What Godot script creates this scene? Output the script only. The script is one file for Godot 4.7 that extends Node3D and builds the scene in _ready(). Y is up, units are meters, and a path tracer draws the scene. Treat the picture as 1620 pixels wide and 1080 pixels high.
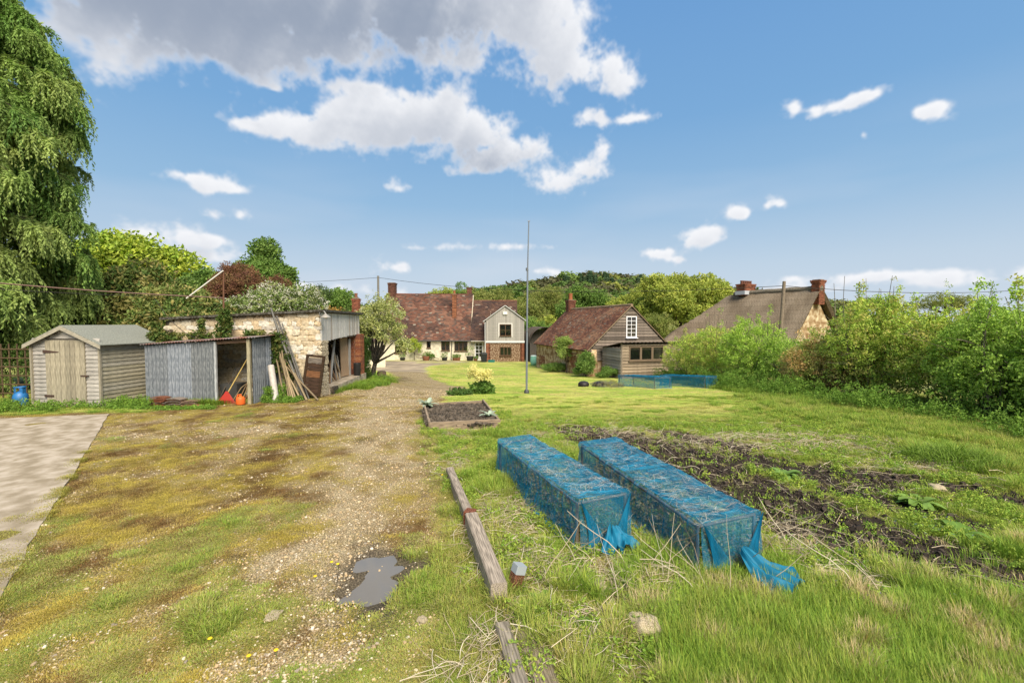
extends Node3D
# A country garden and yard seen from its vegetable plot. Metres; the camera stands over the origin and looks along -z.

const D_AT: Array[float] = [-20.0, 10.0, 14.0, 18.0, 24.0, 29.0, 40.0, 50.0, 60.0, 80.0, 140.0, 3000.0]
const D_Y: Array[float] = [0.0, 0.0, -0.12, -0.45, -0.95, -1.3, -1.75, -2.0, -2.2, -3.0, -6.0, -6.0]
const HILL_X: Array[float] = [-3000.0, -600.0, -200.0, -85.0, -16.0, 63.0, 153.0, 230.0, 310.0, 500.0, 3000.0]
const HILL_Y: Array[float] = [0.0, 0.0, 2.0, 9.0, 21.0, 33.0, 25.0, 14.0, 4.0, 0.0, 0.0]

var rng := RandomNumberGenerator.new()
var used := {}
var mats := {}
var texs := {}
var fn_lo := FastNoiseLite.new()
var fn_mid := FastNoiseLite.new()
var fn_hi := FastNoiseLite.new()


func _ready() -> void:
	rng.seed = 20240507
	for f in [[fn_lo, 0.35, 3, 11], [fn_mid, 1.4, 3, 12], [fn_hi, 6.0, 2, 13]]:
		f[0].noise_type = FastNoiseLite.TYPE_SIMPLEX_SMOOTH
		f[0].frequency = f[1]
		f[0].fractal_octaves = f[2]
		f[0].seed = f[3]
	var cam := Camera3D.new()
	cam.name = "camera"
	cam.position = Vector3(0, 2.2, 0)
	cam.rotation_degrees = Vector3(-2.386, 0, 0)
	cam.fov = 73.74
	cam.near = 0.05
	cam.far = 4000.0
	add_child(cam)
	cam.current = true
	var sun := DirectionalLight3D.new()
	sun.name = "sun"
	sun.light_energy = SUN_ENERGY
	sun.light_color = Color(1.0, 0.95, 0.87)
	sun.light_angular_distance = SUN_SIZE
	sun.rotation_degrees = Vector3(-46, 22, 0)
	sun.shadow_enabled = true
	add_child(sun)
	var env := Environment.new()
	env.background_mode = Environment.BG_SKY
	env.tonemap_mode = Environment.TONE_MAPPER_LINEAR
	env.tonemap_exposure = EXPOSURE
	env.sdfgi_enabled = true
	env.ssao_enabled = true
	env.ssil_enabled = true
	env.sky = make_sky()
	var we := WorldEnvironment.new()
	we.name = "environment"
	we.environment = env
	add_child(we)
	print("sky ", Time.get_ticks_msec())
	make_ground()
	print("ground ", Time.get_ticks_msec())
	make_slab()
	make_stone_building()
	make_house()
	make_outbuilding()
	make_thatched_cottage()
	make_small_roofs()
	print("buildings ", Time.get_ticks_msec())
	make_shed()
	make_iron_store()
	make_yard_things()
	make_poles()
	make_cages()
	make_garden_things()
	print("things ", Time.get_ticks_msec())
	make_trees()
	make_hedges()
	print("trees ", Time.get_ticks_msec())
	make_ground_cover()
	print("cover ", Time.get_ticks_msec())


const SUN_ENERGY := 1.1
const SUN_SIZE := 40.0
const EXPOSURE := 2.2


# ---------------------------------------------------------------- helpers
class G:
	var v := PackedVector3Array()
	var n := PackedVector3Array()
	var c := PackedColorArray()
	var u := PackedVector2Array()
	var ix := PackedInt32Array()
	var col := Color(1, 1, 1)

	func vert(p: Vector3, nn: Vector3, uv := Vector2.ZERO) -> int:
		v.append(p)
		n.append(nn)
		c.append(col)
		u.append(uv)
		return v.size() - 1

	func tri(a: Vector3, b: Vector3, d: Vector3) -> void:
		var nn := (b - a).cross(d - a).normalized()
		var i := vert(a, nn)
		vert(b, nn)
		vert(d, nn)
		ix.append_array([i, i + 2, i + 1])

	# corners counter-clockwise as seen from outside
	func quad(a: Vector3, b: Vector3, d: Vector3, e: Vector3) -> void:
		var nn := (d - a).cross(e - b).normalized()
		var i := vert(a, nn, Vector2(0, 0))
		vert(b, nn, Vector2(1, 0))
		vert(d, nn, Vector2(1, 1))
		vert(e, nn, Vector2(0, 1))
		ix.append_array([i, i + 2, i + 1, i, i + 3, i + 2])

	# eight corners: bottom ring counter-clockwise seen from above, then top ring
	func hexa(p: Array) -> void:
		quad(p[0], p[3], p[2], p[1])
		quad(p[4], p[5], p[6], p[7])
		for i in 4:
			var j := (i + 1) % 4
			quad(p[i], p[j], p[4 + j], p[4 + i])

	func box(at: Vector3, size: Vector3, b := Basis.IDENTITY) -> void:
		var h := size * 0.5
		var p := []
		for y in [-1, 1]:
			for k in [[-1, 1], [1, 1], [1, -1], [-1, -1]]:
				p.append(at + b * Vector3(h.x * k[0], h.y * y, h.z * k[1]))
		hexa(p)

	# a box with chamfered long edges along its local x
	func bar(at: Vector3, size: Vector3, b := Basis.IDENTITY, ch := 0.006) -> void:
		var h := size * 0.5
		var ring: Array[Vector2] = [Vector2(h.y - ch, h.z), Vector2(h.y, h.z - ch), Vector2(h.y, -h.z + ch), Vector2(h.y - ch, -h.z), Vector2(-h.y + ch, -h.z), Vector2(-h.y, -h.z + ch), Vector2(-h.y, h.z - ch), Vector2(-h.y + ch, h.z)]
		var lo := []
		var hi := []
		for r in ring:
			lo.append(at + b * Vector3(-h.x, r.x, r.y))
			hi.append(at + b * Vector3(h.x, r.x, r.y))
		for i in 8:
			var j := (i + 1) % 8
			quad(lo[i], hi[i], hi[j], lo[j])
		for i in range(1, 7):
			tri(hi[0], hi[i + 1], hi[i])
			tri(lo[0], lo[i], lo[i + 1])

	func tube(pts: Array, rad: Array, sides := 6, caps := true) -> void:
		var k := pts.size()
		var t0: Vector3 = (pts[1] - pts[0]).normalized()
		var side := t0.cross(Vector3(0.31, 0.2, 0.93)).normalized()
		if side.length() < 0.5:
			side = t0.cross(Vector3.RIGHT).normalized()
		var first := v.size()
		for i in k:
			var t: Vector3 = (pts[mini(i + 1, k - 1)] - pts[maxi(i - 1, 0)]).normalized()
			side = (side - t * side.dot(t)).normalized()
			var up := t.cross(side)
			for s in sides:
				var a := TAU * s / sides
				var o := side * cos(a) + up * sin(a)
				vert(pts[i] + o * rad[i], o, Vector2(float(s) / sides, float(i) / k))
		for i in k - 1:
			for s in sides:
				var s2 := (s + 1) % sides
				var a := first + i * sides + s
				var b := first + i * sides + s2
				var d := b + sides
				var e := a + sides
				ix.append_array([a, d, b, a, e, d])
		if caps:
			for end in [0, k - 1]:
				var f: int = first + end * sides
				var nn: Vector3 = (pts[0] - pts[1]).normalized() if end == 0 else (pts[k - 1] - pts[k - 2]).normalized()
				var m := vert(pts[end], nn)
				var ring := []
				for s in sides:
					ring.append(vert(v[f + s], nn))
				for s in sides:
					if end == 0:
						ix.append_array([m, ring[s], ring[(s + 1) % sides]])
					else:
						ix.append_array([m, ring[(s + 1) % sides], ring[s]])

	# vertical solid of revolution; profile of [radius, y]
	func lathe(at: Vector3, prof: Array, sides := 12) -> void:
		var first := v.size()
		var k := prof.size()
		for i in k:
			var a: Array = prof[maxi(i - 1, 0)]
			var b: Array = prof[mini(i + 1, k - 1)]
			var sl := Vector2(b[1] - a[1], a[0] - b[0]).normalized()
			for s in sides:
				var t := TAU * s / sides
				var o := Vector3(cos(t), 0, sin(t))
				vert(at + o * prof[i][0] + Vector3.UP * prof[i][1], (o * sl.x + Vector3.UP * sl.y).normalized())
		for i in k - 1:
			for s in sides:
				var s2 := (s + 1) % sides
				var a := first + i * sides + s
				var b := first + i * sides + s2
				ix.append_array([a, b, b + sides, a, b + sides, a + sides])

	# lengths of sheet: grid of points rows x cols with smooth normals
	func grid(p: Array, cols: int, cl := []) -> void:
		var first := v.size()
		var rows := p.size() / cols
		for r in rows:
			for q in cols:
				var a: Vector3 = p[r * cols + mini(q + 1, cols - 1)] - p[r * cols + maxi(q - 1, 0)]
				var b: Vector3 = p[mini(r + 1, rows - 1) * cols + q] - p[maxi(r - 1, 0) * cols + q]
				if not cl.is_empty():
					col = cl[r * cols + q]
				vert(p[r * cols + q], a.cross(b).normalized(), Vector2(float(q) / (cols - 1), float(r) / (rows - 1)))
		for r in rows - 1:
			for q in cols - 1:
				var a := first + r * cols + q
				ix.append_array([a, a + cols + 1, a + 1, a, a + cols, a + cols + 1])

	func mesh(m: Material = null) -> ArrayMesh:
		var a := []
		a.resize(Mesh.ARRAY_MAX)
		a[Mesh.ARRAY_VERTEX] = v
		a[Mesh.ARRAY_NORMAL] = n
		a[Mesh.ARRAY_COLOR] = c
		a[Mesh.ARRAY_TEX_UV] = u
		a[Mesh.ARRAY_INDEX] = ix
		var out := ArrayMesh.new()
		out.add_surface_from_arrays(Mesh.PRIMITIVE_TRIANGLES, a)
		if m:
			out.surface_set_material(0, m)
		return out


class Inst:
	var buf := PackedFloat32Array()
	var count := 0

	func add(p: Vector3, b: Basis, c: Color) -> void:
		buf.append_array([b.x.x, b.y.x, b.z.x, p.x, b.x.y, b.y.y, b.z.y, p.y, b.x.z, b.y.z, b.z.z, p.z, c.r, c.g, c.b, 1.0])
		count += 1

	func node(called: String, m: Mesh, mat: Material) -> MultiMeshInstance3D:
		var mm := MultiMesh.new()
		mm.transform_format = MultiMesh.TRANSFORM_3D
		mm.use_colors = true
		mm.mesh = m
		mm.instance_count = count
		mm.buffer = buf
		var o := MultiMeshInstance3D.new()
		o.name = called
		o.multimesh = mm
		o.material_override = mat
		return o


func ru(a: float, b: float) -> float:
	return rng.randf_range(a, b)


func rdir() -> Vector3:
	var z := ru(-1, 1)
	var t := ru(0, TAU)
	var r := sqrt(1 - z * z)
	return Vector3(r * cos(t), z, r * sin(t))


func numbered(called: String) -> String:
	used[called] = used.get(called, -1) + 1
	return called if used[called] == 0 else "%s_%03d" % [called, used[called]]


func meta(o: Node, label: String, category: String, group := "", kind := "") -> void:
	o.set_meta("label", label)
	o.set_meta("category", category)
	if group:
		o.set_meta("group", group)
	if kind:
		o.set_meta("kind", kind)


func thing(called: String, label: String, category: String, at := Vector3.ZERO, turn := 0.0, group := "") -> Node3D:
	var o := Node3D.new()
	o.name = numbered(called)
	o.position = at
	o.rotation.y = turn
	meta(o, label, category, group)
	add_child(o)
	return o


func part(called: String, g: G, m: Material, parent: Node, at := Vector3.ZERO) -> MeshInstance3D:
	var o := MeshInstance3D.new()
	o.name = called
	o.mesh = g.mesh(m)
	o.position = at
	parent.add_child(o, true)
	return o


func shared(called: String, mesh: Mesh, m: Material, parent: Node, t: Transform3D) -> MeshInstance3D:
	var o := MeshInstance3D.new()
	o.name = called
	o.mesh = mesh
	o.material_override = m
	o.transform = t
	parent.add_child(o, true)
	return o


func solo(called: String, g: G, m: Material, label: String, category: String, at := Vector3.ZERO, turn := 0.0, group := "") -> MeshInstance3D:
	var o := MeshInstance3D.new()
	o.name = numbered(called)
	o.mesh = g.mesh(m)
	o.position = at
	o.rotation.y = turn
	meta(o, label, category, group)
	add_child(o)
	return o


func stuff(o: Node, label: String, category: String) -> void:
	meta(o, label, category, "", "stuff")
	add_child(o)


func interp(xs: Array[float], ys: Array[float], x: float) -> float:
	if x <= xs[0]:
		return ys[0]
	for i in range(1, xs.size()):
		if x < xs[i]:
			return lerpf(ys[i - 1], ys[i], (x - xs[i - 1]) / (xs[i] - xs[i - 1]))
	return ys[ys.size() - 1]


func smooth(a: float, b: float, x: float) -> float:
	var t := clampf((x - a) / (b - a), 0, 1)
	return t * t * (3 - 2 * t)


func lin(r: float, g: float, b: float) -> Color:
	return Color(r, g, b).linear_to_srgb()


# grey noise picture between lo and hi, linear contrast about the middle
func ntex(key: String, size: int, freq: float, oct: int, lo: float, hi: float, contrast := 1.6, kind := FastNoiseLite.TYPE_SIMPLEX_SMOOTH, tint_lo := Color(1, 1, 1), tint_hi := Color(1, 1, 1)) -> ImageTexture:
	if texs.has(key):
		return texs[key]
	var f := FastNoiseLite.new()
	f.noise_type = kind
	f.frequency = freq
	f.fractal_octaves = oct
	f.seed = hash(key) % 1000
	var im := f.get_seamless_image(size, size)
	im.convert(Image.FORMAT_L8)
	var d := im.get_data()
	var out := PackedByteArray()
	out.resize(size * size * 3)
	var lut := []
	for i in 256:
		var t := clampf((i / 255.0 - 0.5) * contrast + 0.5, 0, 1)
		var k := lerpf(lo, hi, t)
		var c := tint_lo.lerp(tint_hi, t)
		lut.append([int(clampf(255 * k * c.r, 0, 255)), int(clampf(255 * k * c.g, 0, 255)), int(clampf(255 * k * c.b, 0, 255))])
	for i in d.size():
		var l: Array = lut[d[i]]
		out[i * 3] = l[0]
		out[i * 3 + 1] = l[1]
		out[i * 3 + 2] = l[2]
	texs[key] = ImageTexture.create_from_image(Image.create_from_data(size, size, false, Image.FORMAT_RGB8, out))
	return texs[key]


func mat(key: String, c: Color, rough := 0.9, tex: Texture2D = null, scale := Vector3.ONE, bump := 0.0, opt := {}) -> StandardMaterial3D:
	if mats.has(key):
		return mats[key]
	var m := StandardMaterial3D.new()
	m.resource_name = key
	m.albedo_color = lin(c.r, c.g, c.b)
	m.roughness = rough
	m.metallic_specular = opt.get("spec", 0.4)
	m.metallic = opt.get("metal", 0.0)
	m.vertex_color_use_as_albedo = opt.get("vc", false)
	if tex:
		m.albedo_texture = tex
		m.uv1_triplanar = true
		m.uv1_world_triplanar = opt.get("world", false)
		m.uv1_scale = scale
		if bump > 0:
			m.heightmap_enabled = true
			m.heightmap_texture = tex
			m.heightmap_scale = bump
	if opt.has("back"):
		m.backlight_enabled = true
		var k: Color = opt.back
		m.backlight = lin(k.r, k.g, k.b)
	mats[key] = m
	return m


func gy(x: float, d: float) -> float:
	var e := d - 4.5 * smooth(-3, -7, x) * smooth(60, 40, d) if d > 0 else d
	var y := interp(D_AT, D_Y, e)
	if d > 90:
		var up := smooth(170, 380, d) * (1.0 - 0.8 * smooth(420, 900, d))
		var k := 380.0 / maxf(d, 120.0)
		y += (interp(HILL_X, HILL_Y, x * k) + 6.0) * up
	return y


func gp(x: float, z: float, up := 0.0) -> Vector3:
	return Vector3(x, gy(x, -z) + up, z)


# ---------------------------------------------------------------- sky
const SKY_EL: Array[float] = [0.0, 6.5, 14.0, 22.6, 35.0, 90.0]
const SKY_R: Array[float] = [0.53, 0.43, 0.25, 0.165, 0.125, 0.09]
const SKY_G: Array[float] = [0.59, 0.535, 0.415, 0.335, 0.282, 0.215]
const SKY_B: Array[float] = [0.66, 0.645, 0.605, 0.57, 0.54, 0.46]


func make_sky() -> Sky:
	var w := 2048
	var h := 1024
	# clouds: azimuth, elevation, half width, half height (degrees), strength, tone 0 grey .. 1 white
	var blobs := [
		[-47.0, 29.5, 8.0, 4.0, 1.0, 0.45], [-40.0, 30.5, 8.0, 4.6, 1.2, 0.15], [-41.0, 25.0, 5.0, 2.4, 0.8, 0.9], [-32.0, 31.0, 9.0, 4.6, 1.2, 0.1], [-31.0, 26.6, 7.0, 2.2, 0.9, 0.6], [-22.0, 32.5, 10.0, 3.8, 1.25, 0.0],
		[-22.0, 28.4, 7.0, 1.6, 0.7, 0.5], [-11.0, 33.6, 7.0, 3.8, 1.4, 0.0], [-7.0, 29.6, 5.0, 1.6, 0.7, 0.75], [-15.0, 39.5, 20.0, 4.0, 1.1, 0.3], [-40.0, 38.5, 13.0, 4.0, 1.0, 0.4], [-41.5, 22.0, 2.2, 2.4, 0.6, 0.95],
		[0.5, 33.5, 6.0, 3.8, 1.3, 0.95], [6.5, 31.5, 4.2, 3.2, 0.95, 1.0], [9.5, 28.2, 3.8, 2.4, 0.8, 1.0], [13.5, 27.0, 2.4, 2.4, 0.75, 0.95], [4.0, 27.6, 3.6, 2.0, 0.7, 0.85], [2.5, 39.0, 5.0, 4.0, 1.2, 0.95],
		[-25.0, 20.8, 4.6, 2.0, 1.0, 1.0], [-19.0, 22.4, 4.6, 3.0, 1.2, 1.0], [-13.5, 22.8, 5.0, 3.2, 1.3, 0.95], [-8.5, 24.0, 4.0, 3.2, 1.2, 0.95], [-4.0, 22.4, 4.0, 2.8, 1.1, 0.75], [-18.0, 25.6, 4.6, 1.0, 0.45, 0.8], [-29.0, 20.3, 2.2, 0.9, 0.55, 0.9], [-27.0, 24.6, 1.8, 0.6, 0.5, 0.9],
		[-2.5, 19.4, 3.4, 1.9, 0.9, 0.3], [1.5, 20.6, 3.0, 1.8, 0.8, 0.45], [-6.5, 18.4, 2.2, 0.9, 0.6, 0.8],
		[5.0, 17.2, 3.4, 1.6, 1.0, 1.0], [8.6, 18.0, 2.6, 1.8, 0.9, 1.0], [11.0, 20.0, 1.3, 1.9, 0.7, 1.0], [9.5, 23.5, 2.0, 0.9, 0.6, 1.0], [14.0, 23.2, 2.6, 0.6, 0.45, 1.0],
		[21.8, 9.8, 2.4, 1.2, 1.0, 1.0], [17.0, 8.2, 2.0, 0.6, 0.75, 1.0], [19.8, 7.4, 0.9, 0.5, 0.55, 1.0], [26.2, 12.1, 1.4, 0.8, 0.9, 1.0], [29.4, 13.0, 1.0, 0.7, 0.8, 1.0], [42.4, 18.6, 1.6, 0.8, 0.95, 1.0], [36.8, 21.2, 1.8, 0.5, 0.75, 1.0], [34.6, 20.9, 1.5, 0.5, 0.6, 1.0], [30.4, 22.0, 1.2, 0.8, 0.6, 1.0], [38.0, 18.0, 0.8, 0.6, 0.4, 1.0],
		[-33.6, 14.4, 2.9, 0.9, 0.95, 1.0], [-37.4, 8.6, 3.2, 1.3, 0.95, 0.95], [-31.0, 11.6, 2.0, 0.8, 0.55, 0.8], [-33.0, 7.0, 3.4, 0.7, 0.5, 0.6], [-16.0, 6.6, 2.2, 1.2, 0.5, 0.9], [-14.0, 16.2, 1.3, 0.8, 0.5, 0.9], [4.0, 6.4, 2.5, 0.7, 0.6, 0.9], [-4.0, 9.4, 7.0, 0.5, 0.42, 0.8],
		[38.0, 4.6, 7.0, 0.7, 0.55, 0.8], [46.0, 4.0, 6.0, 0.7, 0.6, 0.8], [30.0, 3.6, 6.0, 0.6, 0.5, 0.8], [14.0, 4.4, 6.0, 0.5, 0.45, 0.8], [-22.0, 4.0, 8.0, 0.7, 0.5, 0.8]]
	var r2 := RandomNumberGenerator.new()
	r2.seed = 5
	for i in blobs.size():   # small clouds get ragged companions
		var b: Array = blobs[i]
		if b[3] < 1.5:
			b[2] *= 1.15
			b[3] *= 1.2
			b[4] *= 0.85
			for k in 3:
				blobs.append([b[0] + r2.randf_range(-1.1, 1.1) * b[2], b[1] + r2.randf_range(-0.7, 0.5) * b[3], b[2] * r2.randf_range(0.3, 0.6), b[3] * r2.randf_range(0.4, 0.7), b[4] * 0.7, b[5]])
	for i in 46:  # the same kind of broken cloud all round, outside the view
		var az := r2.randf_range(70, 290)
		var el := r2.randf_range(6, 75)
		var wide := r2.randf_range(4, 13)
		for k in 4:
			blobs.append([az + r2.randf_range(-1, 1) * wide, el + r2.randf_range(-0.25, 0.25) * wide, wide * r2.randf_range(0.4, 0.9), wide * r2.randf_range(0.2, 0.4), r2.randf_range(0.8, 1.3), r2.randf_range(0.2, 1.0)])
	for i in 10:
		blobs.append([r2.randf_range(-60, 60), r2.randf_range(48, 80), r2.randf_range(6, 14), r2.randf_range(4, 7), r2.randf_range(0.8, 1.3), r2.randf_range(0.2, 0.9)])
	var dens := PackedFloat32Array()
	var tone := PackedFloat32Array()
	var high := PackedFloat32Array()
	var hh := h / 2
	dens.resize(w * hh)
	tone.resize(w * hh)
	high.resize(w * hh)
	var pd := w / 360.0
	for b in blobs:
		var squeeze := 1.0 / maxf(cos(deg_to_rad(minf(b[1], 80))), 0.15) if absf(b[0]) > 55 or b[1] > 45 else 1.0
		var cx: float = b[0] / 360.0 * w
		var cy: float = (0.5 - b[1] / 180.0) * h
		var rx: float = b[2] * pd * squeeze
		var ry: float = b[3] * pd
		for y in range(maxi(0, int(cy - ry * 2.0)), mini(hh, int(cy + ry * 2.0) + 1)):
			var dy := (y - cy) / ry
			for x in range(int(cx - rx * 2.0), int(cx + rx * 2.0) + 1):
				var dx := (x - cx) / rx
				var q := dx * dx + dy * dy
				if q < 4.0:
					var k: float = b[4] * exp(-1.5 * q)
					var at := y * w + posmod(x, w)
					dens[at] += k
					tone[at] += k * b[5]
					high[at] += k * -dy
	var f1 := FastNoiseLite.new()
	f1.noise_type = FastNoiseLite.TYPE_SIMPLEX_SMOOTH
	f1.frequency = 0.034
	f1.fractal_octaves = 6
	f1.fractal_gain = 0.6
	f1.seed = 4
	var f2 := FastNoiseLite.new()
	f2.noise_type = FastNoiseLite.TYPE_SIMPLEX_SMOOTH
	f2.fractal_type = FastNoiseLite.FRACTAL_RIDGED
	f2.frequency = 0.022
	f2.fractal_octaves = 4
	f2.seed = 9
	var f3 := FastNoiseLite.new()
	f3.frequency = 0.006
	f3.fractal_octaves = 4
	f3.seed = 3
	var data := PackedFloat32Array()
	data.resize(w * h * 3)
	# density of cloud in every direction, ragged by noise
	var ef := PackedFloat32Array()
	ef.resize(w * hh)
	for y in hh:
		for x in w:
			var dn := dens[y * w + x]
			if dn > 0.04:
				var sx := x if x < hh * 2 else x - w
				var n1 := f1.get_noise_2d(sx, y * 1.15)
				var n2 := 1.0 - absf(f2.get_noise_2d(sx + 18.0 * n1, y * 1.2))
				var n4 := f1.get_noise_2d(sx * 2.7 + 300.0, y * 3.1)
				ef[y * w + x] = dn * (1.0 + 0.35 * n1) + n1 * 0.46 + n4 * 0.24 + (n2 - 0.6) * 0.32 * minf(dn, 1.0)
	var steps := [[2, -3, 0.5], [4, -7, 0.7], [7, -13, 0.9], [11, -21, 0.8]]
	for y in hh:
		var el := (0.5 - (y + 0.5) / h) * 180.0
		var blue := Color(interp(SKY_EL, SKY_R, el), interp(SKY_EL, SKY_G, el), interp(SKY_EL, SKY_B, el))
		for x in w:
			var at := y * w + x
			var r := blue.r
			var g := blue.g
			var b := blue.b
			var wisp := clampf(f3.get_noise_2d((x if x < hh * 2 else x - w) * 0.6, y * 2.6) * 1.3 + 0.02, 0, 1) * 0.36 * smooth(24, 5, el)
			r = lerpf(r, 0.62, wisp)
			g = lerpf(g, 0.64, wisp)
			b = lerpf(b, 0.70, wisp)
			var e := ef[at]
			if e > 0.12:
				var a := smooth(0.14, 0.82, e)
				var tn := tone[at] / dens[at]
				var tau := 0.25 * maxf(e - 0.3, 0.0)
				for q in steps:
					var yy: int = y + q[1]
					if yy >= 0:
						tau += q[2] * clampf(ef[yy * w + posmod(x + q[0], w)] - 0.25, 0.0, 1.3)
				var sh := exp(-tau * (0.2 + 0.62 * (1.0 - tn)))
				sh = lerpf(0.86, sh, smooth(0.2, 0.9, e))
				r = lerpf(r, lerpf(0.24, 0.775, sh), a)
				g = lerpf(g, lerpf(0.29, 0.785, sh), a)
				b = lerpf(b, lerpf(0.38, 0.81, sh), a)
			var o := at * 3
			data[o] = r
			data[o + 1] = g
			data[o + 2] = b
	for y in range(hh, h):
		for x in w:
			var o := (y * w + x) * 3
			data[o] = 0.16
			data[o + 1] = 0.17
			data[o + 2] = 0.10
	var im := Image.create_from_data(w, h, false, Image.FORMAT_RGBF, data.to_byte_array())
	im.resize(4096, 2048, Image.INTERPOLATE_CUBIC)
	var pm := PanoramaSkyMaterial.new()
	pm.panorama = ImageTexture.create_from_image(im)
	pm.energy_multiplier = 1.22 / EXPOSURE
	var s := Sky.new()
	s.sky_material = pm
	return s


# ---------------------------------------------------------------- ground
# the right edge of the yard and drive, and its left edge, as x at each distance
const EDGE_D: Array[float] = [0.0, 2.7, 3.4, 6.1, 9.0, 11.0, 13.0, 16.0, 19.0, 22.0, 26.0, 30.0, 36.0, 40.0, 43.0]
const EDGE_R: Array[float] = [0.15, 0.0, -0.1, -0.85, -1.65, -2.05, -2.0, -1.6, -1.9, -3.2, -4.6, -5.6, -6.8, -6.8, -6.0]
const EDGE_L: Array[float] = [-30.0, -30.0, -30.0, -30.0, -30.0, -9.4, -6.3, -5.0, -5.1, -5.5, -7.0, -8.5, -12.0, -16.0, -20.0]
const LANE_D: Array[float] = [0.0, 4.0, 6.2, 9.0, 12.5, 16.0, 20.0, 26.0, 34.0, 42.0]
const LANE_X: Array[float] = [-1.25, -1.5, -2.0, -2.75, -3.2, -3.3, -3.6, -5.6, -8.5, -11.0]
const LANE_W: Array[float] = [0.4, 0.55, 1.0, 1.25, 1.3, 1.3, 1.35, 1.5, 1.8, 1.9]
# soil: x, z, half length, half width, turn
const SOIL := [[2.85, -6.1, 3.2, 0.78, -1.06], [2.3, -8.1, 1.9, 0.7, -0.75], [4.2, -6.7, 1.6, 0.5, -0.8], [1.35, -9.1, 0.55, 0.3, -0.3], [5.6, -6.2, 1.1, 0.32, -0.7], [3.5, -8.4, 1.0, 0.4, -0.8], [4.6, -5.4, 0.9, 0.25, -0.9], [6.4, -5.2, 0.9, 0.22, -0.75], [3.9, -4.25, 0.6, 0.2, -0.9]]


func soil(x: float, d: float) -> float:
	var best := 0.0
	for s in SOIL:
		var p := Vector2(x - s[0], -d - s[1]).rotated(s[4])
		var q := pow(absf(p.x) / s[2], 2.0) + pow(absf(p.y) / s[3], 2.0)
		if q < 2.5:
			best = maxf(best, smooth(1.25, 0.6, q + 0.6 * fn_mid.get_noise_2d(x * 2.2, d * 2.2) + 0.4 * fn_lo.get_noise_2d(x * 3.0, d * 3.0)))
	return best


func yard(x: float, d: float) -> float:
	var n := 0.35 * fn_mid.get_noise_2d(x, d) + 0.22 * fn_lo.get_noise_2d(x * 2.0, d * 2.0)
	var r := interp(EDGE_D, EDGE_R, d) + n
	var l := interp(EDGE_D, EDGE_L, d) + n
	return smooth(r + 0.18, r - 0.25, x) * smooth(l - 0.2, l + 0.2, x) * smooth(46, 42, d)


# how bare the yard is: stones and dust against moss and turf
func gravel(x: float, d: float) -> float:
	var lane := interp(LANE_D, LANE_X, d)
	var wide := interp(LANE_D, LANE_W, d)
	var a := exp(-pow((x - lane) / wide, 2.0))
	a *= 0.45 + 0.55 * smooth(2.6, 4.6, d)
	a = maxf(a, 0.75 * exp(-pow((x + 5.6) / 2.4, 2.0) - pow((d - 9.2) / 1.0, 2.0)))
	a = maxf(a, 0.8 * exp(-pow((x + 2.2) / 0.5, 2.0) - pow((d - 4.1) / 0.35, 2.0)))
	a = maxf(a, smooth(11, 15, d) * exp(-pow((x - lane) / (wide * 1.9), 2.0)))
	return clampf(0.75 * a + 0.14 + 0.6 * fn_mid.get_noise_2d(x + 7.0, d) + 0.45 * fn_lo.get_noise_2d(x * 1.3, d * 1.3), 0, 1)


func puddle(x: float, d: float) -> float:
	var p := Vector2((x + 1.15) / 0.28, (d - 3.84) / 0.40)
	var a := 1.0 - p.length() + 0.55 * fn_mid.get_noise_2d(x * 2.0, d * 2.0) + 0.3 * fn_hi.get_noise_2d(x, d)
	p = Vector2((x + 1.28) / 0.17, (d - 4.02) / 0.22)
	return maxf(a, 0.9 - p.length())


func micro(x: float, d: float) -> float:
	var y := 0.018 * fn_mid.get_noise_2d(x * 1.2, d * 1.2) + 0.03 * fn_lo.get_noise_2d(x, d)
	y -= 0.04 * smooth(-0.3, 0.4, puddle(x, d)) + 0.02 * soil(x, d)
	var s := soil(x, d)
	if s > 0.05:
		y += s * 0.045 * (fn_hi.get_noise_2d(x, d) + 0.3)
	return y * smooth(40, 14, d)


func gz(x: float, z: float, up := 0.0) -> Vector3:
	return Vector3(x, gy(x, -z) + micro(x, -z) + up, z)


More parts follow.
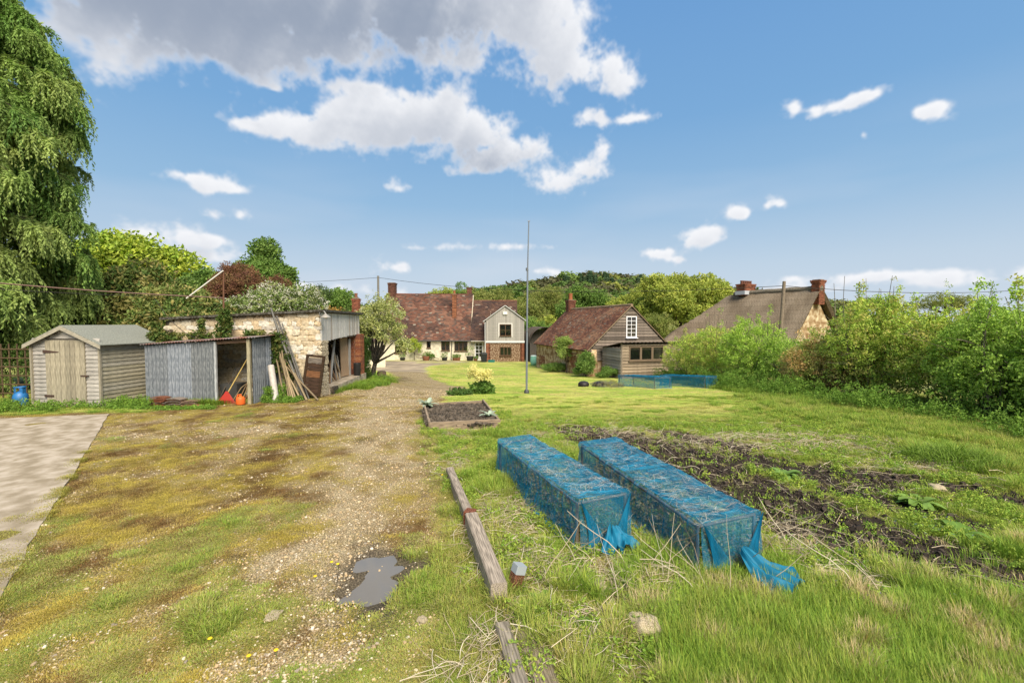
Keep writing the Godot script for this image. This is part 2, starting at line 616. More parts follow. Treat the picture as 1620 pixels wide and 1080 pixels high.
func ground_color(x: float, d: float) -> Color:
	var n1 := fn_mid.get_noise_2d(x, d)
	var n2 := fn_hi.get_noise_2d(x, d)
	var n0 := fn_lo.get_noise_2d(x, d)
	var turf := Color(0.20, 0.225, 0.05).lerp(Color(0.32, 0.28, 0.10), clampf(0.5 + n1 + 0.5 * n2, 0, 1))
	var rough := turf.lerp(Color(0.24, 0.18, 0.10), clampf(0.1 + n0 + 0.8 * n1, 0, 0.7))
	var mown := Color(0.38, 0.43, 0.08).lerp(Color(0.53, 0.49, 0.16), clampf(0.42 + 0.8 * fn_lo.get_noise_2d(x * 0.6, d * 1.6) + 0.5 * n1 + 0.3 * n2, 0, 1))
	turf = rough.lerp(mown, smooth(9.6, 13.5, d + 1.5 * n0 + n1))
	var c := turf
	var yd := yard(x, d)
	if yd > 0.01:
		var moss := Color(0.35, 0.28, 0.06).lerp(Color(0.15, 0.09, 0.028), clampf(0.35 + 1.3 * fn_mid.get_noise_2d(x * 0.8 + 31.0, d * 0.8) + 0.8 * fn_lo.get_noise_2d(x + 9.0, d), 0, 1))
		moss = moss.lerp(Color(0.42, 0.33, 0.16), clampf(0.2 + n2 + 0.4 * n0, 0, 0.8))
		var stony := Color(0.53, 0.43, 0.26).lerp(Color(0.38, 0.285, 0.15), clampf(0.5 + n2 + 0.6 * n1, 0, 1))
		var lane := interp(LANE_D, LANE_X, d)
		var rut := maxf(exp(-pow((x - lane + 1.7 + 0.5 * n0) / 0.4, 2.0)), 0.7 * exp(-pow((x - lane + 3.4 + 0.6 * n0) / 0.5, 2.0))) * smooth(3.5, 6.0, d) * smooth(16.0, 12.0, d)
		moss = moss.lerp(Color(0.14, 0.085, 0.03), clampf(rut * (0.7 + 1.2 * n1), 0, 0.85))
		var bare := clampf(gravel(x, d) * 1.1 + 0.35 * n2 - 0.4 * rut, 0, 1)
		var yc := moss.lerp(stony, bare)
		if d < 7.5:
			var green := clampf(smooth(5.6, 3.0, d) + 0.9 * n0 + 0.7 * n1 - 0.2, 0, 1) * (1.0 - bare)
			yc = yc.lerp(Color(0.24, 0.24, 0.06), 0.75 * green)
		var dark := clampf(2.0 * fn_mid.get_noise_2d(x * 0.9 - 17.0, d * 0.6) - 0.65, 0, 1) * smooth(12.0, 9.0, d)
		yc = yc.lerp(Color(0.05, 0.036, 0.02), 0.75 * dark)
		var wet := smooth(-1.0, 0.1, puddle(x, d) + 0.4 * n1)
		yc = yc.lerp(Color(0.12, 0.098, 0.07), wet * 0.85)
		var run := exp(-pow((x + 0.98 - 0.1 * n1) / 0.2, 2.0)) * smooth(3.75, 3.55, d) * smooth(2.9, 3.1, d)
		yc = yc.lerp(Color(0.1, 0.085, 0.062), run * 0.8)
		c = c.lerp(yc, yd)
	var s := soil(x, d)
	if s > 0.01:
		var sc := Color(0.032, 0.024, 0.018).lerp(Color(0.06, 0.046, 0.033), clampf(0.5 + n2, 0, 1))
		c = c.lerp(sc, s)
	return c


func make_ground() -> void:
	var xs := PackedFloat32Array()
	var ds := PackedFloat32Array()
	var q := 700.0
	var left := []
	var e := 16.0
	var st := 0.6
	while e < 2200.0:
		e += st
		st *= 1.22
		left.append(e)
	left.reverse()
	for a in left:
		xs.append(-a)
	for i in 257:
		xs.append(-16.0 + i * 0.125)
	left.reverse()
	for a in left:
		xs.append(a)
	for a in [-60.0, -20.0, -6.0]:
		ds.append(a)
	for i in 257:
		ds.append(-2.0 + i * 0.125)
	e = 30.0
	st = 0.4
	while e < 2400.0:
		e += st
		st = minf(st * 1.12, 8.0 if e < 500.0 else 200.0)
		ds.append(e)
	var nx := xs.size()
	var v := PackedVector3Array()
	var nn := PackedVector3Array()
	var cc := PackedColorArray()
	var uv := PackedVector2Array()
	for d in ds:
		for x in xs:
			var y := gy(x, d)
			if absf(x) <= 16.0 and d <= 30.0 and d > -3.0:
				y += micro(x, d)
			cc.append(far_color(x, d) if d > 28.0 or absf(x) > 14.0 or d < 0.0 else Color(1, 1, 1))
			v.append(Vector3(x, y, -d))
			uv.append(Vector2((x + 16.0) / 32.0, (d + 2.0) / 32.0))
	nn.resize(v.size())
	for r in ds.size():
		for c in nx:
			var a := v[r * nx + mini(c + 1, nx - 1)] - v[r * nx + maxi(c - 1, 0)]
			var b := v[mini(r + 1, ds.size() - 1) * nx + c] - v[maxi(r - 1, 0) * nx + c]
			nn[r * nx + c] = a.cross(b).normalized()
	var near := PackedInt32Array()
	var far := PackedInt32Array()
	for r in ds.size() - 1:
		for c in nx - 1:
			var a := r * nx + c
			var inside := xs[c] >= -16.0 and xs[c + 1] <= 16.0 and ds[r] >= -2.0 and ds[r + 1] <= 30.0
			var f: Array = [a, a + nx + 1, a + 1, a, a + nx, a + nx + 1]
			if inside:
				near.append_array(f)
			else:
				far.append_array(f)
	var m := ArrayMesh.new()
	for k in 2:
		var a := []
		a.resize(Mesh.ARRAY_MAX)
		a[Mesh.ARRAY_VERTEX] = v
		a[Mesh.ARRAY_NORMAL] = nn
		a[Mesh.ARRAY_COLOR] = cc
		a[Mesh.ARRAY_TEX_UV] = uv
		a[Mesh.ARRAY_TEX_UV2] = uv
		a[Mesh.ARRAY_INDEX] = near if k == 0 else far
		m.add_surface_from_arrays(Mesh.PRIMITIVE_TRIANGLES, a)
	var size := 1024
	var data := PackedByteArray()
	data.resize(size * size * 3)
	for j in size:
		var d := -2.0 + (j + 0.5) * 32.0 / size
		for i in size:
			var x := -16.0 + (i + 0.5) * 32.0 / size
			if absf(x) > maxf(d, 0.0) * 1.5 + 6.0:
				continue
			var c := ground_color(x, d).linear_to_srgb()
			var o := (j * size + i) * 3
			data[o] = int(clampf(c.r, 0, 1) * 255)
			data[o + 1] = int(clampf(c.g, 0, 1) * 255)
			data[o + 2] = int(clampf(c.b, 0, 1) * 255)
	var nm := StandardMaterial3D.new()
	nm.resource_name = "earth_and_turf"
	nm.albedo_texture = ImageTexture.create_from_image(Image.create_from_data(size, size, false, Image.FORMAT_RGB8, data))
	nm.texture_repeat = true
	nm.roughness = 0.95
	nm.metallic_specular = 0.25
	nm.uv2_scale = Vector3(26, 26, 1)
	nm.detail_enabled = true
	nm.detail_blend_mode = BaseMaterial3D.BLEND_MODE_MUL
	nm.detail_uv_layer = BaseMaterial3D.DETAIL_UV_2
	nm.detail_albedo = ntex("ground_grit", 512, 0.11, 3, 0.55, 1.0, 2.2)
	var fm := mat("far_ground", Color(1, 1, 1), 0.95, ntex("far_mottle", 256, 0.03, 4, 0.7, 1.0, 1.6), Vector3(0.06, 0.06, 0.06), 0.0, {"vc": true, "world": true})
	m.surface_set_material(0, nm)
	m.surface_set_material(1, fm)
	var o := MeshInstance3D.new()
	o.name = "ground"
	o.mesh = m
	o.set_meta("kind", "structure")
	o.set_meta("label", "mossy gravel yard, lawn, plot and fields rising to a hill")
	add_child(o)
	# the standing water
	var g := G.new()
	var y := gy(-1.17, 3.86) - 0.012
	var mid := g.vert(Vector3(-1.17, y, -3.86), Vector3.UP)
	for i in 48:
		var a := TAU * i / 48
		g.vert(Vector3(-1.17 + 0.48 * cos(a), y, -3.86 + 0.52 * sin(a)), Vector3.UP)
	for i in 48:
		g.ix.append_array([mid, mid + 1 + i, mid + 1 + (i + 1) % 48])
	var wm := mat("water", Color(0.15, 0.14, 0.125), 0.03, null, Vector3.ONE, 0, {"spec": 0.5})
	var p := part("puddle", g, wm, self)
	meta(p, "muddy rain puddle in the gravel beside the timber edging", "puddle", "", "structure")


func far_color(x: float, d: float) -> Color:
	var n := fn_lo.get_noise_2d(x * 0.12, d * 0.12)
	var c := Color(0.24, 0.29, 0.075).lerp(Color(0.34, 0.34, 0.12), clampf(0.5 + n, 0, 1))
	if d < 60 and d > 20:
		c = (Color(0.38, 0.43, 0.08).lerp(Color(0.53, 0.49, 0.16), clampf(0.42 + 0.8 * fn_lo.get_noise_2d(x * 0.6, d * 1.6), 0, 1))) * 0.92
		var yd := yard(x, d)
		yd = maxf(yd, smooth(41.0, 42.5, d) * smooth(48.5, 48.0, d) * smooth(-24, -20, x) * smooth(-4.0, -5.5, x))
		c = c.lerp(Color(0.42, 0.34, 0.23), yd)
	elif d >= 60:
		c = c.lerp(Color(0.36, 0.33, 0.13), smooth(0.1, 0.3, fn_lo.get_noise_2d(x * 0.03 + 50.0, d * 0.03)))
	return c


func make_slab() -> void:
	var t := thing("concrete_slab", "pale worn concrete hardstanding in front of the wooden shed", "slab", Vector3.ZERO)
	t.set_meta("kind", "structure")
	var g := G.new()
	var edge := []
	for i in 41:
		var k := i / 40.0
		var p := Vector3(-3.3, 0, -2.55).lerp(Vector3(-9.62, 0, -10.78), k)
		if k < 0.45 and k > 0.05:
			p += Vector3(-1, 0, 0.8) * (0.03 * absf(fn_mid.get_noise_2d(k * 14.0, 3.0)))
		p += Vector3(-1, 0, 0.8) * 0.02 * rng.randf()
		edge.append(p)
	var far := Vector3(-20.0, 0, -8.2)
	var nearl := Vector3(-20.0, 0, 0.5)
	var top := 0.022
	var poly := edge.duplicate()
	poly.append(far)
	poly.append(nearl)
	var mid := Vector3(-9.5, top, -5.5)
	for i in poly.size():
		var a: Vector3 = poly[i]
		var b: Vector3 = poly[(i + 1) % poly.size()]
		var ta := Vector3(a.x, top, a.z)
		var tb := Vector3(b.x, top, b.z)
		g.tri(mid, ta, tb)
		g.quad(Vector3(a.x, -0.1, a.z), Vector3(b.x, -0.1, b.z), tb, ta)
	var m := mat("concrete", Color(0.41, 0.35, 0.275), 0.92, ntex("concrete", 512, 0.01, 7, 0.84, 1.0, 1.8, FastNoiseLite.TYPE_SIMPLEX_SMOOTH, Color(0.94, 0.92, 0.86), Color(1, 1, 1)), Vector3(0.55, 0.55, 0.55), 0.0, {"world": true})
	part("paving", g, m, t)


# ---------------------------------------------------------------- buildings
func wood(key: String, c: Color, along: String, rough := 0.85, spread := 0.45) -> StandardMaterial3D:
	var t := ntex("grain%.2f" % spread, 512, 0.02, 5, 1.0 - spread * 0.7, 1.0, 2.0)
	var s := Vector3(0.35, 7.0, 7.0)
	if along == "y":
		s = Vector3(7.0, 0.35, 7.0)
	elif along == "z":
		s = Vector3(7.0, 7.0, 0.35)
	return mat(key + along, c, rough, t, s, 0.12, {"vc": true, "spec": 0.25})


# one overlapping weatherboard: lower edge proud. From p along e, height up, outward o
func weatherboard(g: G, p: Vector3, e: Vector3, len: float, h: float, o: Vector3, thick := 0.022) -> void:
	var f := e.normalized() * len
	var up := Vector3.UP * h
	var sag := Vector3.UP * ru(-0.006, 0.006)
	g.hexa([p + o * thick + sag, p + f + o * thick - sag, p + f, p, p + o * 0.008 + up + sag, p + f + o * 0.008 + up - sag, p + f + up, p + up])


func tiled_slope(called: String, parent: Node, a: Vector3, b: Vector3, up: Vector3, tile_w: float, gauge: float, tones: Array, rough_edge := 0.012) -> MeshInstance3D:
	# rows of single overlapping tiles from the eave a-b up to the ridge (eave + up)
	var g := G.new()
	var e := (b - a).normalized()
	var len := a.distance_to(b)
	var run := up.length()
	var u := up / run
	var nrm := e.cross(u).normalized()
	if nrm.y < 0:
		nrm = -nrm
	var rows := int(run / gauge)
	var cols := int(len / tile_w)
	for r in rows:
		var off := 0.5 * (r % 2)
		for c in cols + 1:
			var x0 := (c - off) * tile_w
			var x1 := minf(x0 + tile_w * 0.97, len)
			x0 = maxf(x0, 0.0)
			if x1 - x0 < 0.02:
				continue
			var n1 := fn_lo.get_noise_3d(x0 * 1.1, r * gauge * 1.1, a.x)
			var pick := clampf(rng.randf() * 0.55 + 0.25 + 0.9 * n1, 0, 0.999)
			var k: Color = tones[int(pick * tones.size())]
			if rng.randf() < 0.045:
				k = Color(0.33, 0.285, 0.225) if rng.randf() < 0.6 else Color(0.3, 0.19, 0.14)
			g.col = k * ru(0.75, 1.2)
			var lift := ru(0.016, 0.016 + rough_edge)
			var p := a + e * x0 + u * (r * gauge) + nrm * lift
			var w := e * (x1 - x0)
			var q := u * gauge * 1.25
			var dn := nrm * -0.016
			var s1 := nrm * ru(-0.004, 0.006)
			g.quad(p + s1, p + w, p + w + q + dn, p + q + dn)
			g.quad(p - nrm * 0.02 + s1, p + w - nrm * 0.02, p + w, p + s1)
	var m := mat("clay_tile", Color(1, 1, 1), 0.85, ntex("tile_mottle", 256, 0.03, 4, 0.62, 1.0, 2.0), Vector3(2.2, 2.2, 2.2), 0.3, {"vc": true, "world": true, "spec": 0.3})
	var o := part(called, g, m, parent)
	o.set_meta("kind", "stuff")
	# the boarding beneath
	var s := G.new()
	s.col = Color(0.2, 0.15, 0.1)
	s.quad(a, b, b + up, a + up)
	part("roof_boarding", s, wood("boarding", Color(1, 1, 1), "x"), parent)
	return o


func ridge_row(parent: Node, a: Vector3, b: Vector3, col: Color) -> void:
	var g := G.new()
	var n := int(a.distance_to(b) / 0.42)
	for i in n:
		g.col = col * ru(0.75, 1.2)
		var p := a.lerp(b, float(i) / n)
		var q := a.lerp(b, (i + 1.0) / n)
		g.tube([p + Vector3(0, ru(-0.01, 0.01), 0), q], [0.1, 0.11], 8)
	var o := part("ridge_tiles", g, mats["clay_tile"], parent)
	o.set_meta("kind", "stuff")


func brick_stack(parent: Node, called: String, at: Vector3, w: float, d: float, h: float, col: Color, pots := 1, pot_col := Color(0.42, 0.15, 0.07), crown := true) -> Node3D:
	var g := G.new()
	var rows := int(h / 0.085)
	for r in rows:
		var grow := 0.0
		if crown and r >= rows - 3:
			grow = 0.04 * (r - rows + 4)
		var y := r * 0.085
		for side in 4:
			var along := Vector3(1, 0, 0).rotated(Vector3.UP, side * PI / 2)
			var out := Vector3(0, 0, 1).rotated(Vector3.UP, side * PI / 2)
			var len := (w if side % 2 == 0 else d) + grow
			var off := ((d if side % 2 == 0 else w) + grow) * 0.5
			var n := maxi(2, int(round(len / 0.23)))
			for i in n:
				g.col = col * ru(0.55, 1.25)
				var l := len / n
				var c := along * ((i + 0.5) * l - len * 0.5 + (0.05 if r % 2 else -0.05) * (1 if n > 2 else 0)) + out * (off - 0.05) + Vector3.UP * (y + 0.04)
				g.box(c, Vector3(l - 0.012, 0.073, 0.1), Basis(Vector3.UP, side * PI / 2))
	g.col = Color(0.3, 0.26, 0.2)
	g.box(Vector3(0, h * 0.5, 0), Vector3(w - 0.06, h - 0.02, d - 0.06))
	var m := mat("chimney_brick", Color(1, 1, 1), 0.92, ntex("tile_mottle", 256, 0.03, 4, 0.62, 1.0, 2.0), Vector3(3, 3, 3), 0.3, {"vc": true, "world": true})
	var o := part(called, g, m, parent, at)
	for i in pots:
		var p := G.new()
		p.col = pot_col
		var x := (i - (pots - 1) * 0.5) * minf(0.34, w / maxf(pots, 1))
		p.lathe(Vector3(x, h, 0), [[0.14, 0.0], [0.13, 0.05], [0.115, 0.3], [0.14, 0.32], [0.14, 0.38], [0.1, 0.385], [0.09, 0.1]], 12)
		part("chimney_pot", p, m, o)
	return o


func window(parent: Node, at: Vector3, w: float, h: float, out: Vector3, frame: Color, cols: int, rows: int, casements := 1, sill := true) -> void:
	var e := Vector3.UP.cross(out).normalized()
	var b := Basis(e, Vector3.UP, out)
	var g := G.new()
	g.col = frame
	var f := 0.06
	g.box(at + Vector3.UP * (h - f * 0.5), Vector3(w, f, 0.09), b)
	g.box(at + Vector3.UP * (f * 0.5), Vector3(w, f, 0.09), b)
	for s in [-1, 1]:
		g.box(at + e * s * (w - f) * 0.5 + Vector3.UP * h * 0.5, Vector3(f, h - 2 * f, 0.088), b)
	var fm := mat("window_paint", Color(1, 1, 1), 0.55, null, Vector3.ONE, 0, {"vc": true})
	var o := part("window", g, fm, parent)
	var cw := (w - 2 * f) / casements
	for c in casements:
		if c > 0:
			var mg := G.new()
			mg.col = frame
			mg.box(at + e * (-w * 0.5 + f + c * cw) + Vector3.UP * h * 0.5, Vector3(0.075, h - 2 * f, 0.082), b)
			part("mullion", mg, fm, o)
		var x0 := -w * 0.5 + f + c * cw
		var gl := G.new()
		gl.box(at + e * (x0 + cw * 0.5) + Vector3.UP * h * 0.5 - out * 0.02, Vector3(cw, h - 2 * f, 0.008), b)
		part("pane", gl, glass(), o)
		if cols * rows > 1:
			var bars := G.new()
			bars.col = frame
			for i in range(1, cols):
				bars.box(at + e * (x0 + cw * i / cols) + Vector3.UP * h * 0.5, Vector3(0.028, h - 2 * f, 0.03), b)
			for j in range(1, rows):
				bars.box(at + e * (x0 + cw * 0.5) + Vector3.UP * (f + (h - 2 * f) * j / rows), Vector3(cw, 0.028, 0.026), b)
			part("glazing_bars", bars, fm, o)
	if sill:
		var sg := G.new()
		sg.col = frame
		sg.box(at - Vector3.UP * 0.03 + out * 0.05, Vector3(w + 0.1, 0.05, 0.2), b)
		part("sill", sg, fm, o)


# a closed plastered room behind windows, open only towards its front (largest z)
func room(parent: Node, a: Vector3, b: Vector3) -> void:
	var g := G.new()
	g.quad(Vector3(a.x, a.y, a.z), Vector3(b.x, a.y, a.z), Vector3(b.x, b.y, a.z), Vector3(a.x, b.y, a.z))
	g.quad(Vector3(a.x, a.y, b.z), Vector3(a.x, a.y, a.z), Vector3(a.x, b.y, a.z), Vector3(a.x, b.y, b.z))
	g.quad(Vector3(b.x, a.y, a.z), Vector3(b.x, a.y, b.z), Vector3(b.x, b.y, b.z), Vector3(b.x, b.y, a.z))
	g.quad(Vector3(a.x, b.y, a.z), Vector3(b.x, b.y, a.z), Vector3(b.x, b.y, b.z), Vector3(a.x, b.y, b.z))
	g.quad(Vector3(a.x, a.y, b.z), Vector3(b.x, a.y, b.z), Vector3(b.x, a.y, a.z), Vector3(a.x, a.y, a.z))
	part("room_wall", g, mat("room_plaster", Color(0.34, 0.30, 0.25), 0.9), parent)


func glass() -> StandardMaterial3D:
	if not mats.has("glass"):
		var m := StandardMaterial3D.new()
		m.resource_name = "window_glass"
		m.albedo_color = Color(0.1, 0.12, 0.12, 0.25)
		m.transparency = BaseMaterial3D.TRANSPARENCY_ALPHA
		m.roughness = 0.04
		m.metallic_specular = 0.6
		mats["glass"] = m
	return mats["glass"]


# wall panel in the plane through a and b with rectangular holes [x0, x1, y0, y1] measured from a
func wall(g: G, a: Vector3, b: Vector3, h: float, thick: float, holes: Array) -> void:
	var e := (b - a).normalized()
	var len := a.distance_to(b)
	var inn := e.cross(Vector3.UP) * -thick
	var xs := [0.0, len]
	for q in holes:
		xs.append(q[0])
		xs.append(q[1])
	xs.sort()
	for i in xs.size() - 1:
		if xs[i + 1] - xs[i] < 0.001:
			continue
		var mid: float = (xs[i] + xs[i + 1]) * 0.5
		var ys := [0.0]
		for q in holes:
			if q[0] < mid and q[1] > mid:
				ys.append(q[2])
				ys.append(q[3])
		ys.append(h)
		ys.sort()
		for j in range(0, ys.size() - 1, 2):
			if ys[j + 1] - ys[j] < 0.001:
				continue
			var p := []
			for y in [ys[j], ys[j + 1]]:
				var up: Vector3 = Vector3.UP * y
				p.append_array([a + e * xs[i] + up, a + e * xs[i + 1] + up, a + e * xs[i + 1] + inn + up, a + e * xs[i] + inn + up])
			g.hexa(p)


func gable(g: G, a: Vector3, b: Vector3, top: Vector3, thick: float) -> void:
	var inn := (b - a).normalized().cross(Vector3.UP) * -thick
	g.tri(a, b, top)
	g.tri(b + inn, a + inn, top + inn)
	g.quad(a, a + inn, b + inn, b)
	g.quad(b, b + inn, top + inn, top)
	g.quad(top, top + inn, a + inn, a)


# a weathered boulder of unit size
func boulder_mesh(seed_: int) -> ArrayMesh:
	var f := FastNoiseLite.new()
	f.seed = seed_
	f.frequency = 1.1
	f.fractal_octaves = 4
	var sm := SphereMesh.new()
	sm.radial_segments = 40
	sm.rings = 22
	sm.radius = 0.5
	sm.height = 1.0
	var a := sm.get_mesh_arrays()
	var v: PackedVector3Array = a[Mesh.ARRAY_VERTEX]
	for i in v.size():
		var d := v[i].normalized()
		var q := d / pow(pow(absf(d.x), 3.5) + pow(absf(d.y), 3.5) + pow(absf(d.z), 3.5), 1.0 / 3.5)
		v[i] = q * 0.5 * (1.0 + 0.35 * f.get_noise_3dv(d))
	var st := SurfaceTool.new()
	a[Mesh.ARRAY_VERTEX] = v
	var m := ArrayMesh.new()
	m.add_surface_from_arrays(Mesh.PRIMITIVE_TRIANGLES, a)
	st.create_from(m, 0)
	st.generate_normals()
	return st.commit()


# a rounded rough block, 48 triangles
func rock_mesh(seed_: int, rough := 0.12) -> ArrayMesh:
	var r2 := RandomNumberGenerator.new()
	r2.seed = seed_
	var g := G.new()
	var pts := {}
	var key := func(p: Vector3) -> Vector3:
		if not pts.has(p):
			var q := p
			var corner := absf(p.x) + absf(p.y) + absf(p.z)
			q *= 0.5 if corner < 2.1 else 0.44
			if corner < 1.1:
				q = p * 0.53
			pts[p] = q + Vector3(r2.randf_range(-1, 1), r2.randf_range(-1, 1), r2.randf_range(-1, 1)) * rough * 0.5
		return pts[p]
	for ax in 3:
		for s in [-1, 1]:
			for i in 2:
				for j in 2:
					var c := []
					for k in [[0, 0], [1, 0], [1, 1], [0, 1]]:
						var p := Vector3.ZERO
						p[ax] = s
						p[(ax + 1) % 3] = i + k[0] - 1
						p[(ax + 2) % 3] = j + k[1] - 1
						c.append(key.call(p))
					if s < 0:
						c.reverse()
					g.quad(c[0], c[1], c[2], c[3])
	return g.mesh()


func make_stone_building() -> void:
	# right front corner C; the open front runs back from it, the stone side wall runs to the left
	var C := Vector3(-5.75, 0, -13.5)
	var e := Vector3(-1, 0, -0.06).normalized()   # along the stone wall
	var f := Vector3(-0.1, 0, -1).normalized()    # along the open front
	var base := gy(-5.75, 13.5)
	var t := thing("stone_cartshed", "open-fronted cart shed of honey coloured rubble stone with a pale boarded fascia", "outbuilding", Vector3(C.x, base, C.z))
	var W := 4.75
	var D := 4.85
	var htop := 2.5
	var o := Vector3(0, 0, 1).rotated(Vector3.UP, atan2(-e.z, -e.x) * -1.0)
	o = e.cross(Vector3.UP).normalized()
	if o.z < 0:
		o = -o
	# mortar core of the side wall
	var g := G.new()
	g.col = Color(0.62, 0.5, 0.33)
	var core := func(gg: G, a: Vector3, b: Vector3, ha: float, hb: float, inn: Vector3) -> void:
		gg.hexa([a - Vector3.UP * 0.3, b - Vector3.UP * 0.3, b + inn - Vector3.UP * 0.3, a + inn - Vector3.UP * 0.3, a + Vector3.UP * ha, b + Vector3.UP * hb, b + inn + Vector3.UP * hb, a + inn + Vector3.UP * ha])
	var hl := 2.26
	core.call(g, e * W, Vector3.ZERO, hl, htop, -o * 0.42)
	var sm := mat("mortar", Color(1, 1, 1), 0.95, ntex("stone_mottle", 256, 0.035, 5, 0.6, 1.0, 2.0, FastNoiseLite.TYPE_SIMPLEX_SMOOTH, Color(0.95, 0.9, 0.8), Color(1, 1, 1)), Vector3(1.2, 1.2, 1.2), 0.8, {"vc": true, "world": true})
	var w := part("wall", g, sm, t)
	# single stones, laid in rough courses
	var meshes := []
	for i in 6:
		meshes.append(rock_mesh(100 + i, 0.16))
	var tones := [Color(0.66, 0.55, 0.38), Color(0.72, 0.63, 0.47), Color(0.6, 0.49, 0.33), Color(0.74, 0.69, 0.58), Color(0.64, 0.50, 0.32), Color(0.57, 0.51, 0.42)]
	var smats := []
	for i in tones.size():
		smats.append(mat("rubble_stone%d" % i, tones[i], 0.93, ntex("stone_soft", 256, 0.02, 4, 0.8, 1.0, 1.8), Vector3(1.6, 1.6, 1.6), 0.3, {"world": true, "spec": 0.25}))
	var y := -0.05
	var wb := Basis(-e, Vector3.UP, o)
	while y < htop:
		var h := ru(0.09, 0.17)
		var x := -ru(0, 0.12)
		while x < W:
			var l := h * ru(1.0, 2.8)
			var top := lerpf(htop, hl, clampf((x + l * 0.5) / W, 0, 1)) - 0.02
			if y + h * 0.6 < top and x + l < W + 0.1:
				var hh := minf(h * ru(0.85, 1.25), top - y)
				var c := e * (x + l * 0.5) + Vector3.UP * (y + hh * 0.5) + o * ru(-0.052, -0.03)
				var k := int(clampf((0.5 + 0.9 * fn_mid.get_noise_2d(x * 0.5, y * 0.8) + ru(-0.35, 0.35)) * 6.0, 0, 5))
				shared("stone", meshes[rng.randi() % 6], smats[k], w, Transform3D(wb * Basis(Vector3(0, 0, 1), ru(-0.12, 0.12)) * Basis.from_scale(Vector3(l - 0.004, hh + 0.006, 0.13)), c))
			x += l
		y += h
	# quoins up the near corner, whitewashed end of the wall
	y = 0.0
	var wm := mat("limewash", Color(0.62, 0.55, 0.42), 0.9, ntex("stone_mottle", 256, 0.035, 5, 0.6, 1.0), Vector3(2.0, 2.0, 2.0), 1.0, {"world": true})
	var k2 := 0
	while y < 1.65:
		var h2 := ru(0.13, 0.22)
		shared("stone", meshes[k2 % 6], wm, w, Transform3D(Basis(-e, Vector3.UP, o) * Basis.from_scale(Vector3(0.16, h2, 0.46)), Vector3(0.03, y + h2 * 0.5, -0.2)))
		y += h2
		k2 += 1
	# rear and far walls, floor, roof
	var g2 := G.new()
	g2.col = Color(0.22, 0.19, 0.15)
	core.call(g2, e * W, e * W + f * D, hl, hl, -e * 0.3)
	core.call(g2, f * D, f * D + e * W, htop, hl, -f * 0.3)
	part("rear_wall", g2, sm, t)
	var fl := G.new()
	fl.col = Color(0.34, 0.29, 0.22)
	var up := Vector3.UP * 0.16
	fl.hexa([Vector3(0.12, -0.3, -0.5), f * D + Vector3(0.3, -0.3, -0.1), f * D + e * W - Vector3.UP * 0.3, e * W - Vector3.UP * 0.3 + f * 0.45, Vector3(0.12, 0, -0.5) + up, f * D + Vector3(0.3, 0, -0.1) + up, f * D + e * W + up, e * W + f * 0.45 + up])
	part("floor", fl, mat("concrete", Color(0.5, 0.45, 0.37), 0.92), t)
	var rf := G.new()
	rf.col = Color(0.12, 0.115, 0.1)
	var ov := -f * 0.14
	var lo := Vector3.UP * (hl + 0.02)
	var hi := Vector3.UP * (htop + 0.02)
	var th := Vector3.UP * 0.07
	var a0 := e * (W + 0.1) + ov + lo
	var b0 := -e * 0.2 + ov + hi
	rf.hexa([a0, b0, b0 + f * (D + 0.35), a0 + f * (D + 0.35), a0 + th, b0 + th, b0 + f * (D + 0.35) + th, a0 + f * (D + 0.35) + th])
	part("roof", rf, mat("felt_edge", Color(1, 1, 1), 0.9, ntex("stone_mottle", 256, 0.035, 5, 0.6, 1.0), Vector3(1, 1, 1), 0.4, {"vc": true, "world": true}), t)
	# fascia: upright boards with rust-dark gaps
	var n := 30
	var fw := wood("fascia", Color(1, 1, 1), "y", 0.8, 0.3)
	for i in n:
		var b := G.new()
		b.col = Color(0.68, 0.66, 0.62) * ru(0.85, 1.05)
		if rng.randf() < 0.2:
			b.col = Color(0.5, 0.43, 0.36)
		var l := D / n
		var p := f * (i + 0.5) * l
		var bottom := lerpf(1.62, 1.75, (i + 0.5) / n) + ru(-0.012, 0.012)
		var tall := htop - bottom - 0.01
		b.box(p + Vector3(0.07 + ru(-0.006, 0.008), bottom + tall * 0.5, 0), Vector3(0.022, tall, l - ru(0.004, 0.018)), Basis(Vector3.UP, atan2(f.x, f.z)))
		part("fascia_board", b, fw, t)
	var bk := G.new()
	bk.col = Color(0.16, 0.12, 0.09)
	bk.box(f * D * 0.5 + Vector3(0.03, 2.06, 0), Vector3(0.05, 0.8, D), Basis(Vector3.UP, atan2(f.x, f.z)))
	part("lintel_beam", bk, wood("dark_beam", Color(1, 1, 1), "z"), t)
	# brick pier at the far end of the opening
	var pier := Node3D.new()
	pier.name = "brick_pier"
	t.add_child(pier)
	var bm := G.new()
	bm.box(Vector3.ZERO, Vector3(1, 1, 1))
	var brick := bm.mesh()
	var bmats := []
	for q in [Color(0.43, 0.15, 0.07), Color(0.36, 0.12, 0.06), Color(0.5, 0.21, 0.1), Color(0.3, 0.11, 0.07)]:
		bmats.append(mat("red_brick%.2f" % q.r, q, 0.92, ntex("stone_mottle", 256, 0.035, 5, 0.6, 1.0), Vector3(4, 4, 4), 0.6, {"world": true}))
	var pc := f * (D - 0.25)
	for r in 23:
		for i in 2:
			for j in 2:
				var off := Vector3((i - 0.5) * 0.235, 0, (j - 0.5) * 0.235) if r % 2 == 0 else Vector3((i - 0.5) * 0.235, 0, (j - 0.5) * 0.235)
				var turned := 0.0 if (r + j + i) % 2 == 0 else PI / 2
				shared("brick", brick, bmats[rng.randi() % 4], pier, Transform3D(Basis(Vector3.UP, turned) * Basis.from_scale(Vector3(0.222, 0.063, 0.222)), pc + off + Vector3(0.02, 0.06 + r * 0.075, 0)))
	var mo := G.new()
	mo.col = Color(0.4, 0.34, 0.27)
